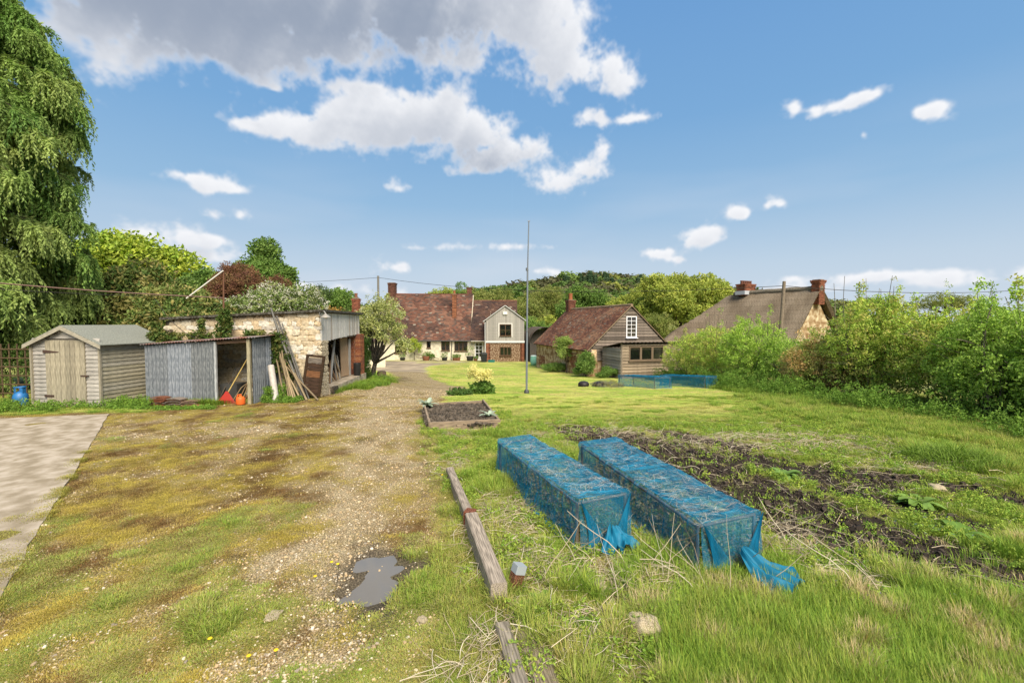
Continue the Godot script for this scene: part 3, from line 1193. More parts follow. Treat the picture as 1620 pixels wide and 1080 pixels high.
	mo.box(pc + Vector3(0.02, 0.85, 0), Vector3(0.44, 1.78, 0.44))
	part("mortar", mo, sm, pier)
	# swan-neck lamp on the corner
	var lp: Node3D = thing("wall_lamp", "small swan-neck lamp with a metal shade above the cart shed corner", "lamp", Vector3(C.x + 0.06, base + 2.42, C.z + 0.04))
	lp.scale = Vector3.ONE * 0.72
	var arm := G.new()
	arm.col = Color(0.42, 0.42, 0.4)
	var pts := []
	for i in 9:
		var q := PI * (0.95 - i * 0.125)
		pts.append(Vector3(0.16 + 0.13 * cos(q), 0.04 + 0.13 * sin(q), 0.1))
	pts.push_front(Vector3(0.03, -0.05, 0.0))
	arm.tube(pts, [0.016, 0.016, 0.016, 0.016, 0.016, 0.016, 0.016, 0.016, 0.016, 0.016], 6)
	var metal := mat("grey_metal", Color(1, 1, 1), 0.5, null, Vector3.ONE, 0, {"vc": true, "metal": 0.3})
	part("arm", arm, metal, lp)
	var sh := G.new()
	sh.col = Color(0.34, 0.31, 0.27)
	sh.lathe(Vector3(0.29, -0.1, 0.1), [[0.2, 0.0], [0.19, 0.02], [0.12, 0.09], [0.05, 0.13], [0.03, 0.17], [0.0, 0.17]], 14)
	part("lamp_shade", sh, metal, lp)
	var bu := G.new()
	bu.col = Color(0.7, 0.7, 0.66)
	bu.lathe(Vector3(0.29, -0.16, 0.1), [[0.0, 0.0], [0.05, 0.02], [0.06, 0.06], [0.04, 0.12], [0.0, 0.13]], 10)
	part("bulb", bu, metal, lp)


func make_house() -> void:
	var zf := -50.0
	var by := -2.05
	var t := thing("farmhouse", "long cream rendered cottage with a steep mottled red tile roof and a grey gabled wing", "house", Vector3(0, by, zf))
	var render := mat("cream_render", Color(0.72, 0.66, 0.5), 0.9, ntex("render", 256, 0.02, 5, 0.85, 1.0), Vector3(0.5, 0.5, 0.5), 0.2, {"world": true})
	var x0 := -14.7
	var x1 := -2.75
	var hw := 2.36
	var holes := []
	var wins := [[-12.9, -11.65, 0.85, 2.1], [-9.4, -8.95, 1.45, 2.2], [-7.8, -6.85, 1.15, 2.2], [-6.35, -4.9, 1.1, 2.22]]
	for q in wins:
		holes.append([q[0] - x0, q[1] - x0, q[2], q[3]])
	holes.append([-4.1 - x0, -3.2 - x0, 0.08, 2.12])
	var g := G.new()
	wall(g, Vector3(x0, 0, 0), Vector3(x1, 0, 0), hw, 0.35, holes)
	wall(g, Vector3(x0, 0, -8), Vector3(x0, 0, 0), hw, 0.35, [])
	gable(g, Vector3(x0, hw, -8), Vector3(x0, hw, 0), Vector3(x0, 7.6, -4), 0.3)
	wall(g, Vector3(x1, 0, -8), Vector3(x0, 0, -8), hw, 0.3, [])
	part("wall", g, render, t)
	room(t, Vector3(x0 + 0.37, 0.02, -4.5), Vector3(x1 - 0.02, 2.34, -0.36))
	var brown := Color(0.10, 0.055, 0.03)
	window(t, Vector3(-12.27, 0.85, -0.05), 1.25, 1.25, Vector3(0, 0, 1), brown, 1, 2, 2)
	window(t, Vector3(-9.17, 1.45, -0.05), 0.45, 0.75, Vector3(0, 0, 1), brown, 1, 1, 1)
	window(t, Vector3(-7.32, 1.15, -0.05), 0.95, 1.05, Vector3(0, 0, 1), brown, 1, 1, 2)
	window(t, Vector3(-5.62, 1.1, -0.05), 1.45, 1.12, Vector3(0, 0, 1), brown, 1, 1, 3)
	# part-glazed white door
	var dr := G.new()
	dr.col = Color(0.78, 0.78, 0.76)
	for s in [-1, 1]:
		dr.box(Vector3(-3.65 + s * 0.4, 1.1, -0.05), Vector3(0.1, 2.02, 0.07))
	dr.box(Vector3(-3.65, 0.3, -0.05), Vector3(0.7, 0.42, 0.06))
	dr.box(Vector3(-3.65, 2.06, -0.05), Vector3(0.7, 0.1, 0.066))
	for i in range(1, 4):
		dr.box(Vector3(-3.65, 0.51 + i * 0.375, -0.05), Vector3(0.7, 0.045, 0.05))
	dr.box(Vector3(-3.65, 1.26, -0.05), Vector3(0.045, 1.5, 0.054))
	var white := mat("window_paint", Color(1, 1, 1), 0.55)
	var door := part("door", dr, white, t)
	var pn := G.new()
	pn.box(Vector3(-3.65, 1.26, -0.06), Vector3(0.7, 1.5, 0.008))
	part("pane", pn, glass(), door)
	var ph := G.new()
	ph.col = Color(0.5, 0.47, 0.4)
	ph.box(Vector3(-3.7, 2.22, 0.3), Vector3(1.5, 0.06, 0.7))
	part("door_canopy", ph, white, t)
	# main roof
	var tones := [Color(0.10, 0.062, 0.05), Color(0.13, 0.072, 0.055), Color(0.17, 0.085, 0.06), Color(0.215, 0.10, 0.068), Color(0.15, 0.10, 0.08), Color(0.27, 0.14, 0.095)]
	var ey := 2.3
	var ry := 7.62
	tiled_slope("roof_tiles", t, Vector3(x0 - 0.15, ey, 0.3), Vector3(-4.6, ey, 0.3), Vector3(0, ry - ey, -4.3), 0.3, 0.19, tones)
	tiled_slope("rear_roof_tiles", t, Vector3(-4.6, ey, -8.3), Vector3(x0 - 0.15, ey, -8.3), Vector3(0, ry - ey, 4.3), 0.6, 0.4, tones)
	ridge_row(t, Vector3(x0 - 0.15, ry, -4), Vector3(-4.6, ry - 0.15, -4), Color(0.22, 0.1, 0.07))
	var dark := [Color(0.075, 0.05, 0.045), Color(0.1, 0.06, 0.05), Color(0.125, 0.07, 0.052), Color(0.15, 0.085, 0.06)]
	tiled_slope("lower_roof_tiles", t, Vector3(-4.6, ey, 0.3), Vector3(-2.4, ey, 0.3), Vector3(0, 4.5, -4.1), 0.3, 0.19, dark)
	tiled_slope("lower_roof_tiles", t, Vector3(-2.4, 3.4, -0.9), Vector3(0.6, 3.4, -0.9), Vector3(0, 3.4, -3.0), 0.3, 0.19, dark)
	ridge_row(t, Vector3(-4.6, 6.8, -3.9), Vector3(0.6, 6.8, -3.9), Color(0.25, 0.12, 0.08))
	var gb := G.new()
	gb.col = Color(1, 1, 1)
	gable(gb, Vector3(0.5, 2.2, -0.9), Vector3(0.5, 2.2, -7), Vector3(0.5, 6.75, -3.9), 0.3)
	gable(gb, Vector3(-4.55, 2.2, 0.0), Vector3(-4.55, 2.2, -8), Vector3(-4.55, 7.5, -4), 0.3)
	part("gable_wall", gb, render, t)
	# chimneys
	brick_stack(t, "chimney", Vector3(x0 + 0.55, 6.6, -4.0), 0.8, 0.8, 2.35, Color(0.2, 0.09, 0.06), 0)
	brick_stack(t, "chimney", Vector3(-6.55, 4.55, -1.9), 0.46, 0.46, 2.95, Color(0.42, 0.17, 0.085), 1)
	brick_stack(t, "chimney", Vector3(-5.1, 7.0, -4.6), 0.55, 0.5, 1.45, Color(0.28, 0.12, 0.08), 0)
	var fl := G.new()
	fl.col = Color(0.6, 0.58, 0.53)
	fl.box(Vector3(-6.55, 4.62, -1.62), Vector3(0.62, 0.05, 0.5), Basis(Vector3.RIGHT, 0.9))
	part("chimney_flashing", fl, white, t)
	# gutter and downpipes
	var gu := G.new()
	gu.col = Color(0.09, 0.085, 0.08)
	gu.tube([Vector3(x0, 2.26, 0.38), Vector3(x1, 2.24, 0.38)], [0.055, 0.055], 6)
	gu.tube([Vector3(-6.62, 2.2, 0.34), Vector3(-6.62, 2.0, 0.06), Vector3(-6.7, 0.1, 0.06), Vector3(-6.5, 0.0, 0.12)], [0.04, 0.04, 0.04, 0.04], 6)
	part("gutter", gu, white, t)
	# the gabled wing
	var wx0 := -2.75
	var wx1 := 1.3
	var wz := 1.5
	var stone := mat("wing_stone", Color(0.42, 0.33, 0.23), 0.95, ntex("rubble_far", 256, 0.05, 3, 0.45, 1.0, 2.6, FastNoiseLite.TYPE_CELLULAR, Color(1, 0.8, 0.66), Color(1, 1, 1)), Vector3(0.9, 0.9, 0.9), 1.0, {"world": true})
	var lw := G.new()
	wall(lw, Vector3(wx0, 0, wz), Vector3(wx1, 0, wz), 2.1, 0.4, [[1.45, 2.7, 0.7, 1.65]])
	wall(lw, Vector3(wx1, 0, wz), Vector3(wx1, 0, -6), 2.1, 0.4, [])
	wall(lw, Vector3(wx0, 0, -0.2), Vector3(wx0, 0, wz), 2.1, 0.4, [])
	part("lower_wall", lw, stone, t)
	var qn := G.new()
	for r in 26:
		qn.col = Color(0.4, 0.16, 0.09) * ru(0.7, 1.2)
		var l := 0.42 if r % 2 == 0 else 0.26
		qn.box(Vector3(wx1 - l * 0.5 + 0.012, 0.04 + r * 0.079, wz + 0.006), Vector3(l, 0.068, 0.06))
		qn.col = Color(0.4, 0.16, 0.09) * ru(0.7, 1.2)
		qn.box(Vector3(wx0 + l * 0.5 - 0.012, 0.04 + r * 0.079, wz + 0.006), Vector3(l, 0.068, 0.06))
	part("brick_quoins", qn, mats["chimney_brick"], t).set_meta("kind", "stuff")
	var band := G.new()
	band.col = Color(0.62, 0.62, 0.6)
	band.box(Vector3((wx0 + wx1) * 0.5, 2.2, wz + 0.04), Vector3(wx1 - wx0 + 0.08, 0.2, 0.12))
	part("band_board", band, white, t)
	var cl := G.new()
	cl.col = Color(0.37, 0.35, 0.31)
	wall(cl, Vector3(wx0, 2.3, wz + 0.02), Vector3(wx1, 2.3, wz + 0.02), 2.28, 0.3, [[1.42, 2.68, 0.5, 1.75]])
	gable(cl, Vector3(wx0, 4.58, wz + 0.02), Vector3(wx1, 4.58, wz + 0.02), Vector3((wx0 + wx1) * 0.5, 6.05, wz + 0.02), 0.3)
	wall(cl, Vector3(wx0, 2.1, -0.5), Vector3(wx0, 2.1, wz), 2.4, 0.3, [])
	wall(cl, Vector3(wx1, 2.1, wz), Vector3(wx1, 2.1, -6), 2.4, 0.3, [])
	part("cladding_wall", cl, wood("weathered_cladding", Color(1, 1, 1), "y", 0.9, 0.3), t)
	for i in 20:
		var b := G.new()
		b.col = Color(0.40, 0.38, 0.34) * ru(0.85, 1.12)
		var bx := wx0 + (i + 0.5) * (wx1 - wx0) / 20
		var top := 4.58 + 1.47 * (1.0 - absf(bx - (wx0 + wx1) * 0.5) / 2.025) - 0.06
		var spans := [[2.32, top]]
		if bx > wx0 + 1.3 and bx < wx0 + 2.8:
			spans = [[2.32, 2.75], [4.1, top]]
		for sp in spans:
			b.box(Vector3(bx, (sp[0] + sp[1]) * 0.5, wz + 0.035), Vector3(0.192, sp[1] - sp[0], 0.024))
		part("cladding_board", b, mats["weathered_claddingy"], t)
	window(t, Vector3(wx0 + 2.05, 2.82, wz + 0.0), 1.24, 1.22, Vector3(0, 0, 1), brown, 1, 2, 2)
	var su := G.new()
	su.col = Color(0.62, 0.6, 0.55)
	for s in [-1, 1]:
		su.box(Vector3(wx0 + 2.05 + s * 0.7, 3.43, wz + 0.06), Vector3(0.12, 1.5, 0.04))
	su.box(Vector3(wx0 + 2.05, 4.13, wz + 0.06), Vector3(1.28, 0.1, 0.038))
	part("window_surround", su, white, t)
	window(t, Vector3(wx0 + 2.07, 0.72, wz - 0.02), 1.22, 0.92, Vector3(0, 0, 1), brown, 1, 1, 3)
	room(t, Vector3(wx0 + 0.42, 0.02, -2.5), Vector3(wx1 - 0.42, 2.1, wz - 0.41))
	room(t, Vector3(wx0 + 0.42, 2.3, -2.5), Vector3(wx1 - 0.42, 4.6, wz - 0.29))
	var ap := 6.08
	var mx := (wx0 + wx1) * 0.5
	tiled_slope("wing_roof_tiles", t, Vector3(wx0 - 0.3, 4.42, -3.6), Vector3(wx0 - 0.3, 4.42, wz + 0.2), Vector3(mx - wx0 + 0.3, ap - 4.42 + 0.08, 0), 0.3, 0.19, dark)
	tiled_slope("wing_roof_tiles", t, Vector3(wx1 + 0.3, 4.42, wz + 0.2), Vector3(wx1 + 0.3, 4.42, -3.6), Vector3(mx - wx1 - 0.3, ap - 4.42 + 0.08, 0), 0.3, 0.19, dark)
	ridge_row(t, Vector3(mx, ap + 0.1, wz + 0.2), Vector3(mx, ap + 0.1, -3.6), Color(0.22, 0.1, 0.07))
	var bb := G.new()
	bb.col = Color(0.6, 0.6, 0.58)
	for s in [-1, 1]:
		var a := Vector3(mx + s * 2.35, 4.34, wz + 0.16)
		var b := Vector3(mx, ap - 0.02, wz + 0.16)
		bb.tube([a, b], [0.05, 0.05], 4)
	bb.tube([Vector3(wx0 - 0.12, 4.3, wz + 0.1), Vector3(wx0 - 0.1, 0.05, wz + 0.1)], [0.045, 0.045], 6)
	part("barge_board", bb, white, t)
	var al := G.new()
	al.col = Color(0.8, 0.78, 0.66)
	al.box(Vector3(mx, 5.25, wz + 0.12), Vector3(0.42, 0.3, 0.12))
	part("alarm_box", al, white, t)


func make_outbuilding() -> void:
	# local x along the near gable, local -z along the ridge
	var turn := 0.28
	var O := Vector3(5.07, -1.42, -29.66)
	var t := thing("garden_outbuilding", "old barn-like outbuilding with a red tile roof, dark boarded gable and cob side wall", "outbuilding", O, turn)
	var W := 6.0
	var L := 10.6
	var he := 1.9
	var hr := 4.72
	var cob := mat("cob_plaster", Color(0.58, 0.46, 0.29), 0.95, ntex("cob", 512, 0.012, 5, 0.65, 1.0, 2.0, FastNoiseLite.TYPE_SIMPLEX_SMOOTH, Color(0.95, 0.8, 0.66), Color(1, 1, 1)), Vector3(0.35, 0.35, 0.35), 1.2, {"world": true})
	var g := G.new()
	wall(g, Vector3(0, -0.5, -L), Vector3(0, -0.5, 0), he + 0.5, 0.4, [])
	wall(g, Vector3(W, -0.5, 0), Vector3(W, -0.5, -L), he + 0.5, 0.4, [])
	wall(g, Vector3(W, -0.5, -L), Vector3(0, -0.5, -L), he + 0.5, 0.4, [])
	wall(g, Vector3(0.4, -0.5, -0.02), Vector3(W - 0.4, -0.5, -0.02), he + 0.5, 0.3, [])
	gable(g, Vector3(W, he, -L), Vector3(0, he, -L), Vector3(W * 0.5, hr, -L), 0.3)
	# the rounded cob corner
	g.lathe(Vector3(0.3, -0.5, -0.25), [[0.42, 0.0], [0.4, 1.0], [0.36, 2.35], [0.0, 2.4]], 14)
	part("wall", g, cob, t)
	# patches of bare brick in the side wall
	var bk := G.new()
	for q in [[-2.2, 0.5, 5, 12], [-8.6, 0.1, 6, 9]]:
		for r in q[3]:
			for i in q[2]:
				if rng.randf() < 0.18:
					continue
				bk.col = Color(0.38, 0.17, 0.09) * ru(0.7, 1.2)
				bk.box(Vector3(-0.012, q[1] + r * 0.085, q[0] - i * 0.24 + (0.12 if r % 2 else 0.0)), Vector3(0.05, 0.07, 0.22))
	part("brick_patch", bk, mats["chimney_brick"], t).set_meta("kind", "stuff")
	# gable boards
	var wd := wood("black_boards", Color(1, 1, 1), "x", 0.85, 0.5)
	var back := G.new()
	back.col = Color(0.22, 0.18, 0.145)
	gable(back, Vector3(0, he - 0.6, 0.0), Vector3(W, he - 0.6, 0.0), Vector3(W * 0.5, hr - 0.05, 0.0), 0.1)
	part("gable_backing", back, wd, t)
	var y := 1.15
	while y < hr - 0.15:
		var k := clampf((y - 1.75) / (hr - 1.75), 0, 1)
		var a := k * W * 0.5 + 0.03
		var b := W - k * W * 0.5 - 0.03
		var spans := [[a, b]]
		if y > 2.55 and y < 4.05:
			spans = [[a, 2.62], [3.42, b]]
		for s in spans:
			if s[1] - s[0] > 0.1:
				var bd := G.new()
				bd.col = Color(0.22, 0.18, 0.145) * ru(0.6, 1.4)
				weatherboard(bd, Vector3(s[0], y, 0.02), Vector3.RIGHT, s[1] - s[0], 0.2, Vector3(0, 0, 1), 0.05)
				part("gable_board", bd, wd, t)
		y += 0.19
	window(t, Vector3(3.02, 2.62, 0.05), 0.78, 1.42, Vector3(0, 0, 1), Color(0.8, 0.8, 0.8), 2, 5, 1)
	var tones := [Color(0.15, 0.072, 0.05), Color(0.20, 0.09, 0.058), Color(0.26, 0.115, 0.068), Color(0.32, 0.15, 0.088), Color(0.2, 0.12, 0.085), Color(0.38, 0.21, 0.125)]
	var sl := Vector3(W * 0.5 + 0.25, hr - he + 0.2, 0)
	tiled_slope("roof_tiles", t, Vector3(-0.25, he - 0.12, -L - 0.1), Vector3(-0.25, he - 0.12, 0.14), sl, 0.2, 0.125, tones)
	tiled_slope("roof_tiles", t, Vector3(W + 0.25, he - 0.12, 0.14), Vector3(W + 0.25, he - 0.12, -L - 0.1), Vector3(-sl.x, sl.y, 0), 0.2, 0.125, tones)
	ridge_row(t, Vector3(W * 0.5, hr + 0.06, 0.14), Vector3(W * 0.5, hr + 0.06, -L - 0.1), Color(0.38, 0.27, 0.17))
	var vg := G.new()
	vg.col = Color(0.36, 0.27, 0.17)
	for s in [0.0, 1.0]:
		var p := Vector3(-0.25 + s * (W + 0.5), he - 0.17, 0.11)
		var q := Vector3(W * 0.5, hr + 0.02, 0.11)
		vg.tube([p, q], [0.045, 0.045], 4)
	part("barge_board", vg, wd, t)
	var ch := brick_stack(t, "chimney", Vector3(W * 0.5, hr - 0.25, -L + 0.5), 0.62, 0.62, 1.15, Color(0.27, 0.11, 0.07), 0)
	var pot := G.new()
	pot.col = Color(0.46, 0.16, 0.07)
	pot.lathe(Vector3(0, 1.12, 0), [[0.2, 0.0], [0.17, 0.08], [0.16, 0.5], [0.19, 0.53], [0.19, 0.58], [0.13, 0.58], [0.12, 0.2]], 12)
	part("chimney_pot", pot, mats["chimney_brick"], ch)
	var eb := G.new()
	eb.col = Color(0.1, 0.08, 0.06)
	eb.box(Vector3(-0.1, he - 0.14, -L * 0.5), Vector3(0.22, 0.1, L))
	part("eaves_board", eb, wd, t)
	# lean-to in front of the gable
	var P := Vector3(6.6, -1.32, -27.45)
	var n := thing("boarded_lean_to", "low horizontal-boarded lean-to with three small windows and a plank door", "lean-to", P, turn)
	var LW := 4.38
	var LD := 2.35
	var hf := 2.3
	var wd2 := wood("grey_boards", Color(1, 1, 1), "x", 0.88, 0.5)
	var wd3 := wood("grey_boards", Color(1, 1, 1), "z", 0.88, 0.5)
	var inner := G.new()
	inner.col = Color(0.34, 0.27, 0.19)
	wall(inner, Vector3(0, -0.1, -0.03), Vector3(LW, -0.1, -0.03), hf + 0.05, 0.05, [[0.52, 2.92, 1.25, 2.0]])
	wall(inner, Vector3(0.03, -0.1, -LD), Vector3(0.03, -0.1, 0), hf - 0.35, 0.05, [])
	wall(inner, Vector3(LW - 0.03, -0.1, 0), Vector3(LW - 0.03, -0.1, -LD), hf - 0.35, 0.05, [])
	part("inner_wall", inner, wd2, n)
	y = -0.06
	while y < hf - 0.06:
		var spans := [[0.0, LW - 1.08]]
		if y > 1.05 and y < 1.92:
			spans = [[0.0, 0.52], [2.92, LW - 1.08]]
		for s in spans:
			var bd := G.new()
			bd.col = Color(0.38, 0.30, 0.21) * ru(0.7, 1.25)
			weatherboard(bd, Vector3(s[0], y, 0.0), Vector3.RIGHT, s[1] - s[0], 0.19, Vector3(0, 0, 1), 0.06)
			part("front_board", bd, wd2, n)
		if y < hf - 0.4:
			var bs := G.new()
			bs.col = Color(0.45, 0.40, 0.33) * ru(0.75, 1.2)
			weatherboard(bs, Vector3(0.0, y + 0.02, -LD), Vector3(0, 0, 1), LD, 0.19, Vector3(-1, 0, 0), 0.06)
			part("side_board", bs, wd3, n)
		y += 0.18
	var cp := G.new()
	cp.col = Color(0.3, 0.25, 0.19)
	cp.box(Vector3(0.02, hf * 0.5 - 0.05, 0.02), Vector3(0.07, hf + 0.05, 0.09))
	cp.box(Vector3(LW - 1.06, hf * 0.5 - 0.05, 0.02), Vector3(0.06, hf + 0.05, 0.09))
	part("corner_post", cp, wood("grey_boards", Color(1, 1, 1), "y"), n)
	for i in 3:
		window(n, Vector3(0.92 + i * 0.8, 1.2, 0.03), 0.79, 0.85, Vector3(0, 0, 1), Color(0.17, 0.125, 0.08), 1, 1, 1, false)
	var sb := G.new()
	sb.col = Color(0.24, 0.18, 0.12)
	sb.box(Vector3(1.72, 1.16, 0.07), Vector3(2.5, 0.06, 0.14))
	part("window_ledge", sb, wd2, n)
	var door := Node3D.new()
	door.name = "plank_door"
	n.add_child(door)
	for i in 6:
		var b := G.new()
		b.col = Color(0.33, 0.27, 0.19) * ru(0.75, 1.15)
		b.box(Vector3(LW - 0.94 + i * 0.165, 0.98, 0.015 + ru(0, 0.006)), Vector3(0.155, 1.98, 0.03))
		part("plank", b, wood("grey_boards", Color(1, 1, 1), "y"), door)
	for yy in [0.5, 1.6]:
		var hg := G.new()
		hg.col = Color(0.04, 0.03, 0.028)
		hg.box(Vector3(LW - 0.75, yy, 0.045), Vector3(0.45, 0.04, 0.012))
		part("hinge", hg, mats["grey_metal"], door)
	var rg := G.new()
	var pts := []
	var cols := 90
	for r in 2:
		for c in cols:
			var x := -0.15 + c * (LW + 0.35) / (cols - 1)
			pts.append(Vector3(x, (hf + 0.02 if r == 0 else hf - 0.4) + 0.025 * sin(c * 1.25), 0.28 if r == 0 else -LD))
	rg.col = Color(0.065, 0.045, 0.038)
	rg.grid(pts, cols)
	part("iron_roof", rg, mat("rusty_roof", Color(1, 1, 1), 0.75, ntex("stone_mottle", 256, 0.035, 5, 0.6, 1.0), Vector3(1.5, 1.5, 1.5), 0, {"vc": true, "world": true, "metal": 0.2}), n)
	var rb := G.new()
	rb.col = Color(0.06, 0.05, 0.04)
	rb.box(Vector3(LW * 0.5, hf - 0.06, 0.03), Vector3(LW, 0.1, 0.05))
	part("roof_plate", rb, wd2, n)


func make_thatched_cottage() -> void:
	var A := Vector3(21.3, -1.3, -32.0)
	var turn := atan2(0.45, 0.89)
	var t := thing("thatched_cottage", "old cottage with a brown thatched roof, two brick chimneys and a pale gable", "house", A, turn)
	# local: gable in the plane z=0, ridge along -z
	var L := 9.4
	var hw := 3.2
	var hr := 5.75
	var he := 1.9
	var g := G.new()
	gable(g, Vector3(-hw, he - 0.3, 0), Vector3(hw, he - 0.3, 0), Vector3(0, hr - 0.35, 0), 0.4)
	wall(g, Vector3(-hw, 0, 0), Vector3(hw, 0, 0), he - 0.3, 0.4, [[3.0, 4.3, 0.4, 1.55]])
	wall(g, Vector3(-hw, 0, -L), Vector3(-hw, 0, 0), he - 0.2, 0.4, [])
	wall(g, Vector3(hw, 0, 0), Vector3(hw, 0, -L), he - 0.2, 0.4, [])
	part("wall", g, mat("gable_plaster", Color(0.56, 0.48, 0.33), 0.92, ntex("cob", 512, 0.012, 5, 0.5, 1.0), Vector3(0.3, 0.3, 0.3), 0.5, {"world": true}), t)
	window(t, Vector3(0.45, 0.4, -0.1), 1.3, 1.1, Vector3(0, 0, 1), Color(0.2, 0.17, 0.13), 1, 1, 2)
	room(t, Vector3(-hw + 0.42, 0.02, -3.5), Vector3(hw - 0.42, 1.65, -0.41))
	# thatch: a thick soft sheet over the ridge; far end hipped and swept down
	var th := G.new()
	var pts := []
	var cl := []
	var cols := 41
	var rows := 46
	for r in rows:
		var s := r / float(rows - 1)
		var z := 0.42 - s * (L + 0.42)
		var hip := smooth(0.62, 1.0, s)
		for c in cols:
			var k := (c / float(cols - 1)) * 2 - 1
			var a := absf(k)
			var x := k * (hw + 0.55) * (1.0 + 0.35 * hip * (1.0 if k < 0 else 0.2))
			var y := hr + 0.25 - 0.1 * exp(-a * a * 120.0) - (hr - he + 0.75) * pow(a, 1.06) - (0.25 if k < 0 else 0.0) * sin(a * PI) * 0.4
			y = lerpf(y, minf(y, hr - 0.5 - 2.6 * smooth(0.75, 1.0, s)), hip)
			y += 0.06 * fn_mid.get_noise_2d(x * 0.7, z * 0.7) + 0.03 * fn_hi.get_noise_2d(x * 0.8, z * 0.5)
			if s > 0.97:
				y -= (s - 0.97) * 60.0
			pts.append(Vector3(x, y, z - (1.2 * hip * a if k < 0 else 0.0)))
			var tn := clampf(0.5 + fn_lo.get_noise_2d(x * 1.4, z * 1.4) + 0.4 * fn_mid.get_noise_2d(x, z * 2.0), 0, 1)
			cl.append(Color(0.29, 0.225, 0.155).lerp(Color(0.48, 0.385, 0.275), tn))
	th.grid(pts, cols, cl)
	# the thick verge
	for k in cols - 1:
		var p: Vector3 = pts[k]
		var q: Vector3 = pts[k + 1]
		th.col = Color(0.22, 0.17, 0.11)
		th.quad(p + Vector3(0, -0.34, -0.12), q + Vector3(0, -0.34, -0.12), q, p)
		th.quad(p + Vector3(0, -0.34, -0.45), q + Vector3(0, -0.34, -0.45), q + Vector3(0, -0.34, -0.12), p + Vector3(0, -0.34, -0.12))
	var tm := mat("thatch", Color(1, 1, 1), 0.98, ntex("straw", 512, 0.02, 5, 0.5, 1.0, 2.4), Vector3(4.5, 0.6, 4.5), 3.0, {"vc": true, "spec": 0.15})
	part("thatch", th, tm, t)
	var rp := G.new()
	rp.col = Color(0.36, 0.31, 0.24)
	var rpts := []
	for i in 13:
		rpts.append(Vector3(0, hr + 0.12 + 0.02 * sin(i * 2.0), 0.4 - i * (L * 0.68 + 0.4) / 12.0))
	var rr := []
	for i in 13:
		rr.append(0.2)
	rp.tube(rpts, rr, 8)
	part("ridge_thatch", rp, tm, t)
	var b1 := brick_stack(t, "chimney", Vector3(0.0, hr - 0.1, -5.4), 1.25, 0.7, 0.95, Color(0.33, 0.12, 0.065), 0)
	for i in 5:
		var pg := G.new()
		pg.col = Color(0.2, 0.085, 0.055)
		pg.lathe(Vector3(-0.52 + i * 0.26, 0.93, 0), [[0.11, 0.0], [0.1, 0.2], [0.12, 0.22], [0.12, 0.27], [0.07, 0.27], [0.07, 0.05]], 8)
		part("chimney_pot", pg, mats["chimney_brick"], b1)
	var ld := G.new()
	ld.col = Color(0.4, 0.42, 0.45)
	ld.box(Vector3(0, hr + 0.12, -5.4), Vector3(1.42, 0.3, 0.86))
	part("lead_flashing", ld, mats["window_paint"], t)
	brick_stack(t, "chimney", Vector3(0.05, hr - 1.0, 0.12), 0.62, 0.55, 1.75, Color(0.33, 0.12, 0.065), 0)


func make_small_roofs() -> void:
	# roof and chimney showing over the cart shed
	var t := thing("neighbouring_cottage", "small dark tiled roof with a brick chimney behind the cart shed", "house", Vector3(-14.2, -2.3, -36.0), 0.25)
	var g := G.new()
	wall(g, Vector3(-4.0, 0, 0), Vector3(4.0, 0, 0), 3.0, 0.3, [])
	gable(g, Vector3(4.0, 3.0, 0), Vector3(4.0, 3.0, -5), Vector3(4.0, 5.3, -2.5), 0.3)
	part("wall", g, mats["cream_render"], t)
	var dark := [Color(0.09, 0.06, 0.055), Color(0.12, 0.075, 0.06), Color(0.16, 0.09, 0.065)]
	tiled_slope("roof_tiles", t, Vector3(-4.2, 2.95, 0.2), Vector3(4.2, 2.95, 0.2), Vector3(0, 2.4, -2.7), 0.3, 0.19, dark)
	ridge_row(t, Vector3(-4.2, 5.36, -2.5), Vector3(4.2, 5.36, -2.5), Color(0.2, 0.1, 0.07))
	brick_stack(t, "chimney", Vector3(1.6, 4.9, -2.5), 0.6, 0.6, 1.7, Color(0.34, 0.12, 0.07), 1, Color(0.3, 0.13, 0.08))
	# round-topped iron barn between the house and the outbuilding
	var b := thing("round_roofed_barn", "curved corrugated iron barn between the farmhouse wing and the outbuilding", "barn", Vector3(3.5, -1.95, -47.5), 0.1)
	var rg := G.new()
	var pts := []
	var cols := 17
	var rows := 60
	for r in rows:
		for c in cols:
			var a := PI * c / (cols - 1)
			var rad := 2.2 + 0.03 * sin(r * 1.6)
			pts.append(Vector3(-cos(a) * rad * 0.75, 2.0 + sin(a) * rad * 0.75, 0.0 - r * 0.13))
	rg.col = Color(0.16, 0.125, 0.10)
	rg.grid(pts, cols)
	part("iron_roof", rg, mat("rusty_roof", Color(1, 1, 1)), b)
	var wl := G.new()
	wl.col = Color(0.11, 0.1, 0.09)
	wall(wl, Vector3(-1.6, 0, -8), Vector3(-1.6, 0, -0.05), 2.0, 0.1, [])
	wall(wl, Vector3(-1.6, 0, -1.2), Vector3(1.6, 0, -1.2), 3.4, 0.1, [])
	wall(wl, Vector3(1.6, 0, -0.05), Vector3(1.6, 0, -8), 2.0, 0.1, [])
	part("wall", wl, wood("black_boards", Color(1, 1, 1), "x"), b)


